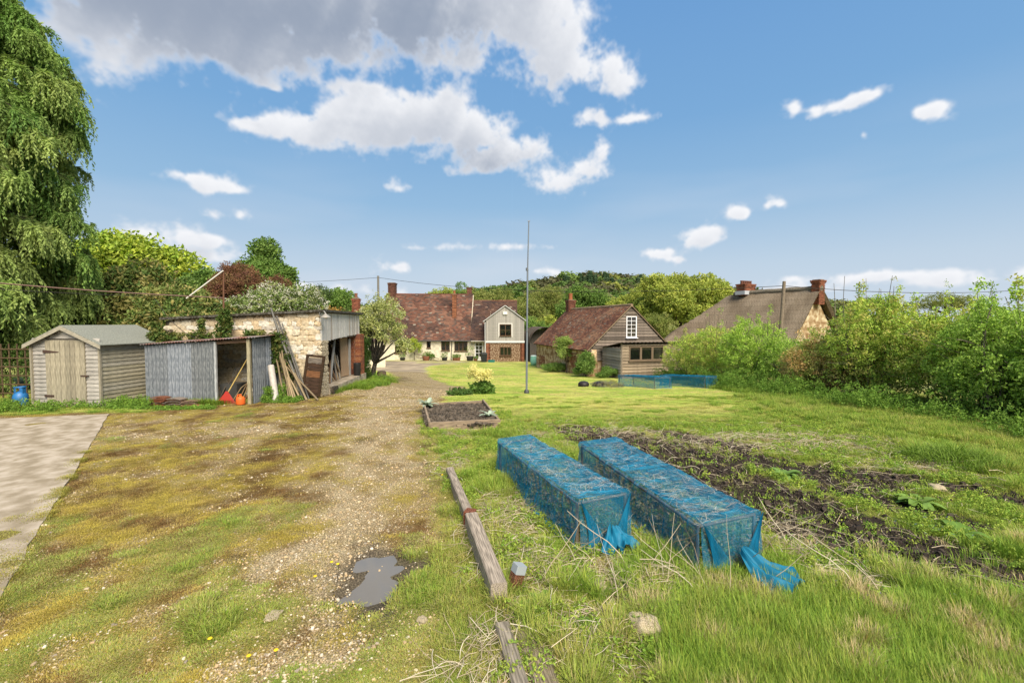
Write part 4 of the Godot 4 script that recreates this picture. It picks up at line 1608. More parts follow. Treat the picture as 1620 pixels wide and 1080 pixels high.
# ---------------------------------------------------------------- sheds and yard things
func make_shed() -> void:
	var t := thing("wooden_shed", "small weathered timber garden shed with a plank door and grey felt roof", "shed", Vector3(-12.6, 0.0, -11.9), -0.1)
	var W := 1.97
	var D := 1.95
	var he := 1.66
	var hr := 2.09
	var wx := wood("shed_wood", Color(1, 1, 1), "x", 0.85, 0.4)
	var wy := wood("shed_wood", Color(1, 1, 1), "y", 0.85, 0.4)
	var wz := wood("shed_wood", Color(1, 1, 1), "z", 0.85, 0.4)
	var core := G.new()
	core.col = Color(0.33, 0.29, 0.23)
	core.hexa([Vector3(0.03, 0, -0.04), Vector3(W - 0.03, 0, -0.04), Vector3(W - 0.03, 0, -D), Vector3(0.03, 0, -D), Vector3(0.03, he, -0.04), Vector3(W - 0.03, he, -0.04), Vector3(W - 0.03, he, -D), Vector3(0.03, he, -D)])
	gable(core, Vector3(0.03, he, -0.04), Vector3(W - 0.03, he, -0.04), Vector3(W * 0.5, hr - 0.04, -0.04), 0.05)
	gable(core, Vector3(W - 0.03, he, -D), Vector3(0.03, he, -D), Vector3(W * 0.5, hr - 0.04, -D), 0.05)
	part("frame", core, wx, t)
	var y := 0.0
	while y < hr - 0.1:
		var h := 0.112
		var k := clampf((y + h - he) / (hr - he), 0, 1)
		var x0 := k * W * 0.5
		var spans := [[0.0, 0.42], [1.56, W]]
		if y > 1.7:
			spans = [[x0, W - x0]]
		for s in spans:
			if s[1] - s[0] > 0.08 and y < 2.02:
				var b := G.new()
				b.col = Color(0.43, 0.405, 0.36) * ru(0.85, 1.12)
				weatherboard(b, Vector3(s[0], y, -0.03), Vector3.RIGHT, s[1] - s[0], h, Vector3(0, 0, 1), 0.03)
				part("front_board", b, wx, t)
		if y + h < he + 0.02:
			var b2 := G.new()
			b2.col = Color(0.42, 0.38, 0.27).lerp(Color(0.45, 0.42, 0.34), rng.randf()) * ru(0.85, 1.1)
			weatherboard(b2, Vector3(W - 0.03, y, 0.0), Vector3(0, 0, -1), D, h, Vector3(1, 0, 0), 0.03)
			part("side_board", b2, wz, t)
			var b3 := G.new()
			b3.col = Color(0.34, 0.30, 0.22) * ru(0.8, 1.1)
			weatherboard(b3, Vector3(0.03, y, -D), Vector3(0, 0, 1), D, h, Vector3(-1, 0, 0), 0.03)
			part("side_board", b3, wz, t)
		y += 0.105
	var door := Node3D.new()
	door.name = "door"
	t.add_child(door)
	for i in 8:
		var b := G.new()
		b.col = Color(0.41, 0.365, 0.265) * ru(0.82, 1.1)
		b.box(Vector3(0.49 + i * 0.143, 0.88, 0.0 + ru(0, 0.008)), Vector3(0.132, 1.72, 0.03))
		part("plank", b, wy, door)
	var iron := mat("rusty_iron", Color(0.06, 0.035, 0.025), 0.8)
	var hg := G.new()
	hg.hexa([Vector3(0.36, 1.4, 0.028), Vector3(0.82, 1.42, 0.028), Vector3(0.82, 1.42, 0.016), Vector3(0.36, 1.4, 0.016), Vector3(0.36, 1.49, 0.028), Vector3(0.82, 1.44, 0.028), Vector3(0.82, 1.44, 0.016), Vector3(0.36, 1.49, 0.016)])
	part("hinge", hg, iron, door)
	var hg2 := G.new()
	hg2.box(Vector3(0.5, 0.28, 0.02), Vector3(0.28, 0.06, 0.012))
	part("hinge", hg2, iron, door)
	var hasp := G.new()
	hasp.box(Vector3(1.55, 0.82, 0.025), Vector3(0.22, 0.03, 0.02))
	hasp.tube([Vector3(1.58, 0.82, 0.03), Vector3(1.6, 0.78, 0.05), Vector3(1.62, 0.82, 0.03)], [0.012, 0.012, 0.012], 5)
	part("hasp", hasp, iron, door)
	var cp := G.new()
	cp.col = Color(0.37, 0.33, 0.25)
	cp.box(Vector3(W + 0.005, he * 0.5, 0.005), Vector3(0.05, he, 0.05))
	cp.box(Vector3(-0.005, he * 0.5, 0.005), Vector3(0.05, he, 0.05))
	part("corner_post", cp, wy, t)
	# felt roof
	var rm := mat("roof_felt", Color(0.27, 0.28, 0.235), 0.95, ntex("felt", 256, 0.06, 4, 0.75, 1.0), Vector3(1.5, 1.5, 1.5), 0.3)
	for s in [-1, 1]:
		var r := G.new()
		var a := Vector3(W * 0.5, hr + 0.02, 0.1)
		var b := Vector3(W * 0.5 + s * (W * 0.5 + 0.14), he - 0.05, 0.1)
		var dz := Vector3(0, 0, -D - 0.2)
		var th := Vector3(0, 0.022, 0)
		if s > 0:
			r.hexa([a, b, b + dz, a + dz, a + th, b + th, b + dz + th, a + dz + th])
		else:
			r.hexa([b, a, a + dz, b + dz, b + th, a + th, a + dz + th, b + dz + th])
		part("roof_felt", r, rm, t)
		var bb := G.new()
		bb.col = Color(0.42, 0.385, 0.30)
		var o := Vector3(0, 0, 0.012)
		bb.hexa([a - Vector3(0, 0.1, 0) + o, b - Vector3(0, 0.09, 0) + o, b - Vector3(0, 0.09, 0), a - Vector3(0, 0.1, 0), a + o, b + o, b, a] if s > 0 else [b - Vector3(0, 0.09, 0) + o, a - Vector3(0, 0.1, 0) + o, a - Vector3(0, 0.1, 0), b - Vector3(0, 0.09, 0), b + o, a + o, a, b])
		part("barge_board", bb, wx, t)
	# trellis behind it and the blue gas bottle
	var tr := thing("trellis", "dark wooden lattice trellis panel under the conifer beside the shed", "trellis", Vector3(-15.2, 0.0, -12.9), -0.05)
	var tw := wood("trellis_wood", Color(0.13, 0.09, 0.05), "x")
	for i in 9:
		var b := G.new()
		b.box(Vector3(i * 0.24, 0.8, 0), Vector3(0.035, 1.6, 0.02))
		part("slat", b, tw, tr)
	for i in 6:
		var b := G.new()
		b.box(Vector3(0.96, 0.2 + i * 0.25, 0.021), Vector3(2.1, 0.035, 0.02))
		part("slat", b, tw, tr)
	for x in [-0.08, 2.02]:
		var b := G.new()
		b.box(Vector3(x, 0.85, -0.02), Vector3(0.08, 1.7, 0.08))
		part("post", b, tw, tr)
	var gb := thing("gas_bottle", "blue gas bottle half hidden in weeds beside the wooden shed", "gas bottle", Vector3(-13.05, -0.12, -12.0))
	var bg := G.new()
	bg.lathe(Vector3.ZERO, [[0.0, 0.0], [0.13, 0.0], [0.155, 0.04], [0.16, 0.3], [0.15, 0.4], [0.1, 0.47], [0.05, 0.5], [0.0, 0.5]], 16)
	var blue := mat("blue_paint", Color(0.02, 0.14, 0.36), 0.45, null, Vector3.ONE, 0, {"spec": 0.5})
	part("body", bg, blue, gb)
	var cg := G.new()
	for i in 3:
		var a := TAU * i / 3
		cg.box(Vector3(cos(a) * 0.1, 0.53, sin(a) * 0.1), Vector3(0.02, 0.16, 0.09), Basis(Vector3.UP, -a))
	cg.lathe(Vector3(0, 0.6, 0), [[0.11, 0.0], [0.125, 0.0], [0.125, 0.02], [0.11, 0.02], [0.11, 0.0]], 14)
	part("collar", cg, blue, gb)


func iron_sheet(p: Vector3, e: Vector3, len: float, h0: float, h1: float, out: Vector3, col: Color, m: Material, parent: Node, called := "iron_sheet") -> void:
	var g := G.new()
	var n := int(len / 0.0125) + 1
	var pts := []
	for r in 2:
		for c in n + 1:
			var x := len * c / n
			var w := out * 0.017 * cos(x / 0.1 * TAU)
			pts.append(p + e * x + w + Vector3.UP * (lerpf(h0, h1, float(c) / n) if r == 1 else 0.0))
	g.col = col
	g.grid(pts, n + 1)
	part(called, g, m, parent)


func make_iron_store() -> void:
	var t := thing("corrugated_iron_store", "low lean-to store of grey corrugated iron sheets with an open doorway", "lean-to", Vector3(-9.86, 0.0, -12.2), 0.0)
	var m := mat("galvanised", Color(1, 1, 1), 0.62, ntex("zinc", 512, 0.02, 5, 0.78, 1.0, 2.0, FastNoiseLite.TYPE_SIMPLEX_SMOOTH, Color(0.9, 0.93, 0.96), Color(1, 1, 1)), Vector3(2.4, 0.5, 2.4), 0.0, {"vc": true, "metal": 0.25, "spec": 0.35})
	var cols := [Color(0.25, 0.265, 0.28), Color(0.31, 0.335, 0.365), Color(0.235, 0.245, 0.25)]
	var e := Vector3(1, 0, 0)
	var w := 0.625
	for i in 3:
		iron_sheet(Vector3(i * (w - 0.006), -0.02, 0.006 * (i % 2)), e, w, 1.6 + 0.04 * i, 1.64 + 0.04 * i, Vector3(0, 0, 1), cols[i], m, t)
	# side and hidden sheets
	for i in 2:
		iron_sheet(Vector3(2.86, 0, -i * 0.66), Vector3(0, 0, -1), 0.68, 1.78, 1.76, Vector3(1, 0, 0), cols[i], m, t)
		iron_sheet(Vector3(0.0, 0, -1.36 + i * 0.68), Vector3(0, 0, 1), 0.68, 1.6, 1.6, Vector3(-1, 0, 0), cols[i], m, t)
	# roof sheets: rust along the edge
	var rm := mat("rusty_sheet", Color(1, 1, 1), 0.7, ntex("zinc", 512, 0.035, 5, 0.5, 1.0), Vector3(1.5, 1.5, 1.5), 0, {"vc": true, "metal": 0.2})
	for i in 5:
		var g := G.new()
		var pts := []
		var cl := []
		for r in 8:
			for c in 41:
				var x := -0.1 + (i + c / 40.0) * 0.625
				var z := 0.1 - r * 1.5 / 7.0
				var y := 1.615 + 0.064 * x + 0.05 * (r / 7.0) + 0.012 * cos(x / 0.076 * TAU) + 0.004 * (i % 2)
				pts.append(Vector3(x, y, z))
				cl.append(Color(0.33, 0.14, 0.09).lerp(Color(0.38, 0.36, 0.34), clampf(0.35 + 1.6 * fn_mid.get_noise_2d(x, z * 2.0), 0, 1)))
		g.grid(pts, 41, cl)
		part("roof_sheet", g, rm, t)
	var wdy := wood("store_timber", Color(1, 1, 1), "y", 0.85, 0.4)
	var wdx := wood("store_timber", Color(1, 1, 1), "x", 0.85, 0.4)
	var p1 := G.new()
	p1.col = Color(0.42, 0.38, 0.25)
	p1.box(Vector3(2.77, 0.88, -0.03), Vector3(0.08, 1.76, 0.08))
	part("post", p1, wdy, t)
	var p2 := G.new()
	p2.col = Color(0.5, 0.52, 0.52)
	p2.box(Vector3(1.875, 0.84, -0.02), Vector3(0.045, 1.68, 0.06))
	part("post", p2, wdy, t)
	var hd := G.new()
	hd.col = Color(0.2, 0.13, 0.09)
	hd.box(Vector3(2.3, 1.68, -0.06), Vector3(0.98, 0.08, 0.05), Basis(Vector3(0, 0, 1), 0.06))
	part("header", hd, wdx, t)
	# what stands inside and at the door
	var rk := thing("leaf_rake", "red fan rake with a yellow wooden handle leaning in the iron store", "rake", Vector3(-7.72, 0.0, -12.25))
	var h := G.new()
	h.col = Color(0.55, 0.4, 0.14)
	h.tube([Vector3(0.02, 0.3, 0.0), Vector3(0.36, 1.32, -0.5)], [0.016, 0.014], 7)
	part("handle", h, wdy, rk)
	var hf := G.new()
	hf.col = Color(0.36, 0.035, 0.02)
	for i in 13:
		var a := (i - 6) / 6.0
		var tip := Vector3(a * 0.27, 0.0, 0.06)
		hf.tube([Vector3(a * 0.02, 0.32, 0), Vector3(a * 0.2, 0.1, 0.05), tip], [0.012, 0.011, 0.008], 4)
	hf.hexa([Vector3(-0.16, 0.1, 0.06), Vector3(0.16, 0.1, 0.06), Vector3(0.16, 0.1, 0.03), Vector3(-0.16, 0.1, 0.03), Vector3(-0.03, 0.34, 0.02), Vector3(0.03, 0.34, 0.02), Vector3(0.03, 0.34, 0.0), Vector3(-0.03, 0.34, 0.0)])
	part("rake_head", hf, mat("red_plastic", Color(1, 1, 1), 0.5, null, Vector3.ONE, 0, {"vc": true}), rk)
	var can := thing("petrol_can", "small orange plastic fuel can on the ground at the iron store door", "fuel can", Vector3(-7.27, 0.0, -12.1), 0.4)
	var cb := G.new()
	cb.col = Color(0.62, 0.12, 0.02)
	cb.lathe(Vector3.ZERO, [[0.0, 0.0], [0.1, 0.0], [0.115, 0.03], [0.115, 0.16], [0.09, 0.21], [0.035, 0.23], [0.03, 0.26], [0.0, 0.26]], 10)
	part("body", cb, mats["red_plastic"], can)
	var chd := G.new()
	chd.col = Color(0.62, 0.12, 0.02)
	chd.tube([Vector3(-0.09, 0.18, 0), Vector3(-0.06, 0.27, 0), Vector3(0.02, 0.28, 0)], [0.015, 0.015, 0.015], 6)
	part("handle", chd, mats["red_plastic"], can)
	var junk := [[-7.85, 0.9, Color(0.1, 0.08, 0.06)], [-7.3, 1.0, Color(0.2, 0.13, 0.07)], [-7.22, 0.85, Color(0.28, 0.2, 0.1)], [-7.12, 1.2, Color(0.24, 0.13, 0.07)], [-7.4, 0.75, Color(0.25, 0.18, 0.1)]]
	var words := ["dark stick leaning at the back of the iron store", "brown bent stick leaning inside the iron store doorway", "pale stick slanting inside the iron store doorway", "tall reddish stick beside the iron store doorpost", "short buff stick crossing inside the iron store"]
	for i in junk.size():
		var g := G.new()
		g.col = junk[i][2]
		var x: float = junk[i][0]
		g.tube([Vector3(-0.25 + ru(-0.1, 0.1), 0.02, 0.1), Vector3(-0.08, 0.4, -0.1), Vector3(0.05, junk[i][1] * 0.75, -0.3), Vector3(0.1, junk[i][1], -0.4)], [0.018, 0.016, 0.014, 0.01], 5)
		solo("stick", g, wdy, words[i], "stick", Vector3(x, 0, -12.4), 0.0, "sticks in the iron store")
	var bx := G.new()
	bx.col = Color(0.06, 0.06, 0.058)
	bx.hexa([Vector3(-0.2, 0, 0.2), Vector3(0.2, 0, 0.2), Vector3(0.2, 0, -0.2), Vector3(-0.2, 0, -0.2), Vector3(-0.24, 0.5, 0.24), Vector3(0.24, 0.5, 0.24), Vector3(0.24, 0.5, -0.24), Vector3(-0.24, 0.5, -0.24)])
	solo("plastic_bin", bx, mats["red_plastic"], "dark square plastic bin inside the iron store", "bin", Vector3(-7.85, 0, -12.75))
	# stacks of roof tiles before the sheets
	var tm := mat("old_tile", Color(1, 1, 1), 0.9, ntex("stone_mottle", 256, 0.035, 5, 0.6, 1.0), Vector3(5, 5, 5), 0.6, {"vc": true})
	var stacks := [[-9.3, -11.95, 7, Color(0.36, 0.135, 0.07), "rust red clay tile in the tallest stack before the iron sheets"], [-8.9, -11.97, 6, Color(0.33, 0.2, 0.145), "greyish red clay tile in the middle stack before the iron sheets"], [-8.5, -12.0, 4, Color(0.36, 0.25, 0.19), "grey clay tile in the lowest stack before the iron sheets"]]
	for s in stacks:
		for k in s[2]:
			var g := G.new()
			g.col = s[3] * ru(0.7, 1.2)
			if rng.randf() < 0.3:
				g.col = Color(0.3, 0.25, 0.22) * ru(0.8, 1.1)
			var pts := []
			for r in 2:
				for c in 7:
					var x := (c / 6.0 - 0.5) * 0.4
					pts.append(Vector3(x, 0.02 * sin((c / 6.0) * PI) + 0.0, 0.13 - r * 0.26))
			var low := []
			for p in pts:
				low.append(p - Vector3(0, 0.016, 0))
			g.grid(pts, 7)
			for c in 6:
				g.quad(low[c], low[c + 1], pts[c + 1], pts[c])
				g.quad(low[7 + c + 1], low[7 + c], pts[7 + c], pts[7 + c + 1])
			g.quad(low[6], low[13], pts[13], pts[6])
			g.quad(low[7], low[0], pts[0], pts[7])
			var o := solo("roof_tile", g, tm, s[4], "roof tile", Vector3(s[0] + ru(-0.03, 0.03), 0.02 + k * 0.034, s[1] + ru(-0.03, 0.03)), ru(-0.15, 0.15), "stacked roof tiles")
			o.rotation.z = ru(-0.04, 0.06)
	for k in 3:
		var g := G.new()
		g.col = Color(0.37, 0.14, 0.075) * ru(0.8, 1.1)
		g.box(Vector3.ZERO, Vector3(0.26, 0.018, 0.17))
		var o := solo("broken_tile", g, tm, ["broken red tile lying flat before the stacks", "larger red tile piece lying in the grass", "thin red tile sliver beside the tile stacks"][k], "tile", Vector3(-8.55 + k * 0.17, 0.035, -11.65 - 0.07 * k), ru(-0.6, 0.6), "broken tiles on the ground")
		o.rotation.x = 0.1


func pole_thing(called: String, label: String, cat: String, a: Vector3, b: Vector3, r0: float, r1: float, col: Color, m: Material, group := "", sides := 7, bend := 0.0) -> void:
	var g := G.new()
	g.col = col
	var pts := []
	var rad := []
	for i in 5:
		var k := i / 4.0
		pts.append((b - a) * k + Vector3(ru(-1, 1), ru(-1, 1), ru(-1, 1)) * bend * sin(k * PI))
		rad.append(lerpf(r0, r1, k))
	g.tube(pts, rad, sides)
	solo(called, g, m, label, cat, a, 0.0, group)


func make_yard_things() -> void:
	var wdy := wood("store_timber", Color(1, 1, 1), "y", 0.85, 0.4)
	# white pipe and timbers leaning by the iron store
	var y := 0.0
	var pg := G.new()
	pg.col = Color(0.5, 0.46, 0.41)
	pg.tube([Vector3(0, 0.02, 0), Vector3(-0.26, 1.0, -0.25)], [0.085, 0.085], 16, false)
	pg.tube([Vector3(-0.26, 1.0, -0.25), Vector3(0, 0.02, 0)], [0.078, 0.078], 16, false)
	solo("plastic_pipe", pg, mat("pipe_white", Color(1, 1, 1), 0.5, ntex("render", 256, 0.02, 5, 0.85, 1.0), Vector3(2, 2, 2), 0, {"vc": true}), "thick off-white plastic pipe leaning against the iron store", "pipe", Vector3(-6.5, y, -12.45))
	var labs := ["buff timber rail with split end leaning beside white pipe", "second buff rail behind the white pipe", "long grey rail slanting to the cart shed wall", "thin pale lath crossing the leaning rails", "short brown rail at the foot of the heap", "straight tan batten in the leaning heap", "steep grey pole close to the stone wall", "lowest slanting rail reaching towards the old shutter", "bent brown branch among the leaning rails", "pale batten standing upright behind the heap"]
	for i in labs.size():
		var k := i / 9.0
		var foot := Vector3(lerpf(-6.35, -5.75, k) + ru(-0.06, 0.06), 0.02, -12.55 - 0.25 * rng.randf())
		var head := Vector3(lerpf(-6.85, -6.5, k) + ru(-0.1, 0.1), lerpf(1.25, 0.85, k) + ru(-0.2, 0.25), -13.25)
		if i == 7:
			foot = Vector3(-5.45, 0.02, -12.7)
			head = Vector3(-6.6, 0.95, -13.2)
		pole_thing("timber_rail", labs[i], "timber", foot, head, 0.03, 0.026, Color(0.36, 0.28, 0.17) * ru(0.65, 1.2), wdy, "timbers leaning beside the iron store", 4, 0.015)
	# tall dark posts against the wall
	var gl := ["tall grey weathered post leaning against the stone wall", "second tall dark post leaning on the stone wall", "thin grey strip leaning with the tall posts"]
	for i in 3:
		pole_thing("leaning_post", gl[i], "post", Vector3(-6.0 + i * 0.09, 0.02, -12.95), Vector3(-7.1 + i * 0.16, 2.62 - i * 0.22, -13.42), 0.035 - i * 0.006, 0.03 - i * 0.006, Color(0.17, 0.165, 0.15) * ru(0.8, 1.2), wdy, "tall posts leaning on the stone wall", 4, 0.02)
	# old panelled shutter
	var s := thing("old_shutter", "dark brown panelled wooden shutter leaning against the stone wall", "shutter", Vector3(-5.86, 0.08, -13.15), 0.0)
	var tilt := Basis(Vector3.RIGHT, -0.12) * Basis(Vector3(0, 0, 1), -0.10)
	var dw := wood("dark_shutter", Color(1, 1, 1), "x", 0.7, 0.55)
	var fr := G.new()
	fr.col = Color(0.062, 0.036, 0.022)
	for x in [-0.24, 0.24]:
		fr.box(tilt * Vector3(x, 0.59, 0), Vector3(0.075, 1.18, 0.045), tilt)
	for yy in [0.03, 1.15]:
		fr.box(tilt * Vector3(0, yy, 0), Vector3(0.42, 0.07, 0.043), tilt)
	part("frame", fr, dw, s)
	var ys := [0.07, 0.2, 0.3, 0.42, 0.52, 0.72, 0.82, 0.94, 1.1]
	for i in ys.size() - 1:
		var p := G.new()
		p.col = Color(0.075, 0.045, 0.028) if i != 4 else Color(0.22, 0.105, 0.05)
		if i == 7:
			p.col = Color(0.2, 0.17, 0.14)
		p.box(tilt * Vector3(0, (ys[i] + ys[i + 1]) * 0.5, -0.008 + 0.008 * (i % 2)), Vector3(0.405, ys[i + 1] - ys[i] - 0.012, 0.022), tilt)
		part("panel", p, dw, s)
	# inside the cart shed: poles and boards
	var words := ["round pole", "split rail", "thin rod", "rough branch", "square batten", "long stake"]
	var tone := ["pale", "brown", "grey"]
	for i in 18:
		var k := i / 17.0
		var foot := Vector3(-5.9 - 0.1 * (0.9 + k * 2.2) - ru(0.02, 0.22), 0.17, -14.6 - k * 2.2)
		var head := foot + Vector3(ru(-0.25, 0.0), ru(0.7, 1.3), ru(-0.7, 0.7))
		pole_thing("stacked_pole", "%s %s in the sheaf propped inside the cart shed" % [tone[i % 3], words[i / 3]], "pole", foot, head, 0.03, 0.022, [Color(0.36, 0.27, 0.17), Color(0.2, 0.13, 0.08), Color(0.27, 0.25, 0.22)][i % 3] * ru(0.85, 1.15), wdy, "poles propped inside the cart shed", 5, 0.02)
	pole_thing("drain_pipe", "tall grey pipe standing inside the cart shed opening", "pipe", Vector3(-6.15, 0.17, -15.3), Vector3(-6.15, 1.85, -15.8), 0.045, 0.045, Color(0.3, 0.3, 0.29), wdy, "", 8)
	var bd := G.new()
	bd.col = Color(0.40, 0.28, 0.18)
	bd.box(Vector3(0, 0.82, 0), Vector3(0.03, 1.6, 0.6), Basis(Vector3(0, 0, 1), 0.04))
	solo("plywood_board", bd, wdy, "upright brown board leaning beside the brick pier", "board", Vector3(-6.32, 0.17, -17.1), -0.1)
	var bd2 := G.new()
	bd2.col = Color(0.42, 0.40, 0.37)
	bd2.box(Vector3(0, 0.7, 0), Vector3(0.03, 1.4, 0.16))
	solo("plywood_board", bd2, wdy, "narrow grey board between the brown board and the brick pier", "board", Vector3(-6.25, 0.17, -17.45), -0.1)
	var bn := G.new()
	bn.col = Color(0.02, 0.02, 0.023)
	bn.lathe(Vector3.ZERO, [[0.0, 0.0], [0.12, 0.0], [0.14, 0.5], [0.15, 0.52], [0.12, 0.52], [0.1, 0.1]], 14)
	solo("black_tub", bn, mats["red_plastic"], "black plastic tub standing against the brick pier", "tub", Vector3(-5.98, 0.12, -17.5))
	var st := G.new()
	st.col = Color(0.1, 0.085, 0.07)
	st.box(Vector3(0, 0.1, 0), Vector3(0.12, 0.2, 0.5))
	solo("drain_block", st, mats["mortar"], "dark low block set at the cart shed threshold", "block", Vector3(-5.62, -0.02, -14.3), 0.1)
	# stump by the drive
	var sg := G.new()
	sg.col = Color(0.2, 0.14, 0.1)
	sg.lathe(Vector3.ZERO, [[0.3, -0.1], [0.24, 0.1], [0.2, 0.3], [0.17, 0.36], [0.0, 0.34]], 11)
	solo("tree_stump", sg, wdy, "rotted tree stump in the grass beyond the cart shed", "stump", gp(-5.9, -20.5))


func wire(a: Vector3, b: Vector3, sag: float, r: float, label: String, col := Color(0.03, 0.025, 0.022)) -> void:
	var g := G.new()
	g.col = col
	var pts := []
	var rad := []
	for i in 13:
		var k := i / 12.0
		pts.append((b - a) * k - Vector3(0, sag * 4 * k * (1 - k), 0))
		rad.append(r)
	g.tube(pts, rad, 5)
	solo("overhead_wire", g, mats["cable"], label, "wire", a)


func make_poles() -> void:
	mat("cable", Color(1, 1, 1), 0.6, null, Vector3.ONE, 0, {"vc": true})
	var metal := mat("mast_metal", Color(1, 1, 1), 0.5, null, Vector3.ONE, 0, {"vc": true, "metal": 0.35})
	# the mast on the lawn
	var mb := gp(0.51, -15.8)
	var t := thing("metal_mast", "tall thin grey metal mast standing on the lawn", "mast", mb)
	var g := G.new()
	g.col = Color(0.19, 0.215, 0.24)
	g.tube([Vector3(0, 0, 0), Vector3(0.01, 2.2, 0)], [0.036, 0.036], 12)
	part("pole", g, metal, t)
	g = G.new()
	g.col = Color(0.19, 0.215, 0.24)
	g.tube([Vector3(0.01, 2.2, 0), Vector3(0.03, 4.3, 0)], [0.03, 0.03], 12)
	g.tube([Vector3(0.03, 4.3, 0), Vector3(0.07, 5.95, 0)], [0.023, 0.02], 10)
	part("upper_pole", g, metal, t)
	for y in [2.2, 4.3]:
		var cl := G.new()
		cl.col = Color(0.16, 0.17, 0.18)
		cl.tube([Vector3(0.01, y - 0.05, 0), Vector3(0.01, y + 0.05, 0)], [0.044, 0.044], 12)
		part("collar", cl, metal, t)
	var cap := G.new()
	cap.col = Color(0.2, 0.21, 0.22)
	cap.tube([Vector3(0.03, 5.95, 0), Vector3(0.11, 5.95, 0)], [0.018, 0.018], 6)
	part("cap", cap, metal, t)
	var ft := G.new()
	ft.col = Color(0.08, 0.08, 0.08)
	ft.lathe(Vector3.ZERO, [[0.09, -0.02], [0.085, 0.1], [0.05, 0.13]], 12)
	part("foot", ft, metal, t)
	# rusty pole rising from the cart shed wall
	pole_thing("rusty_pole", "thin rusty pole rising above the cart shed wall", "pole", Vector3(-8.44, 1.75, -13.3), Vector3(-8.39, 3.7, -13.3), 0.03, 0.022, Color(0.13, 0.06, 0.035), mats["cable"], "", 7)
	pole_thing("white_pole", "white pole slanting up to the top of the rusty pole", "pole", Vector3(-9.46, 2.9, -13.25), Vector3(-8.37, 3.7, -13.25), 0.018, 0.018, Color(0.7, 0.68, 0.62), mats["cable"], "", 7)
	wire(Vector3(-16.5, 3.62, -9.8), Vector3(-8.41, 2.92, -13.3), 0.12, 0.016, "thick brown cable strung from the conifer to the cart shed pole", Color(0.16, 0.095, 0.075))
	wire(Vector3(-16.5, 3.38, -9.8), Vector3(-9.9, 2.93, -12.75), 0.1, 0.008, "thin dark cable strung just below the thick one")
	wire(Vector3(-10.0, 2.88, -12.75), Vector3(-9.0, 1.72, -13.1), 0.22, 0.008, "slack cable dropping to the iron store roof")
	# utility poles
	var pw := wood("pole_wood", Color(1, 1, 1), "y", 0.9, 0.4)
	pole_thing("telegraph_pole", "grey telegraph pole rising behind the farmhouse chimney", "pole", gp(-15.55, -53.0), Vector3(-15.53, 7.6, -53), 0.15, 0.12, Color(0.24, 0.23, 0.2), pw, "utility poles", 9)
	pole_thing("telegraph_pole", "leaning wooden utility pole before the thatched cottage", "pole", Vector3(17.6, -1.3, -30.0), Vector3(17.88, 4.9, -30), 0.13, 0.1, Color(0.26, 0.21, 0.16), pw, "utility poles", 9)
	wire(Vector3(-15.5, 7.4, -53), Vector3(17.88, 4.6, -30), 0.9, 0.02, "overhead wire crossing from telegraph pole to leaning pole")
	wire(Vector3(17.88, 4.6, -30), Vector3(46.0, 5.2, -38), 0.5, 0.02, "overhead wire running beyond the leaning pole over the hedge")
	wire(Vector3(-15.5, 7.4, -53), Vector3(-60.0, 8.5, -70), 0.6, 0.02, "overhead wire running away behind the trees from telegraph pole")


# ---------------------------------------------------------------- netted cages
# a thread: two crossed ribbons along the points
func thread(g: G, pts: Array, w: float) -> void:
	for i in pts.size() - 1:
		var a: Vector3 = pts[i]
		var b: Vector3 = pts[i + 1]
		var d := (b - a).normalized()
		var s := d.cross(Vector3(0.37, 0.61, 0.7)).normalized() * w * 0.5
		var q := d.cross(s)
		g.quad(a - s, b - s, b + s, a + s)
		g.quad(a - q, b - q, b + q, a + q)


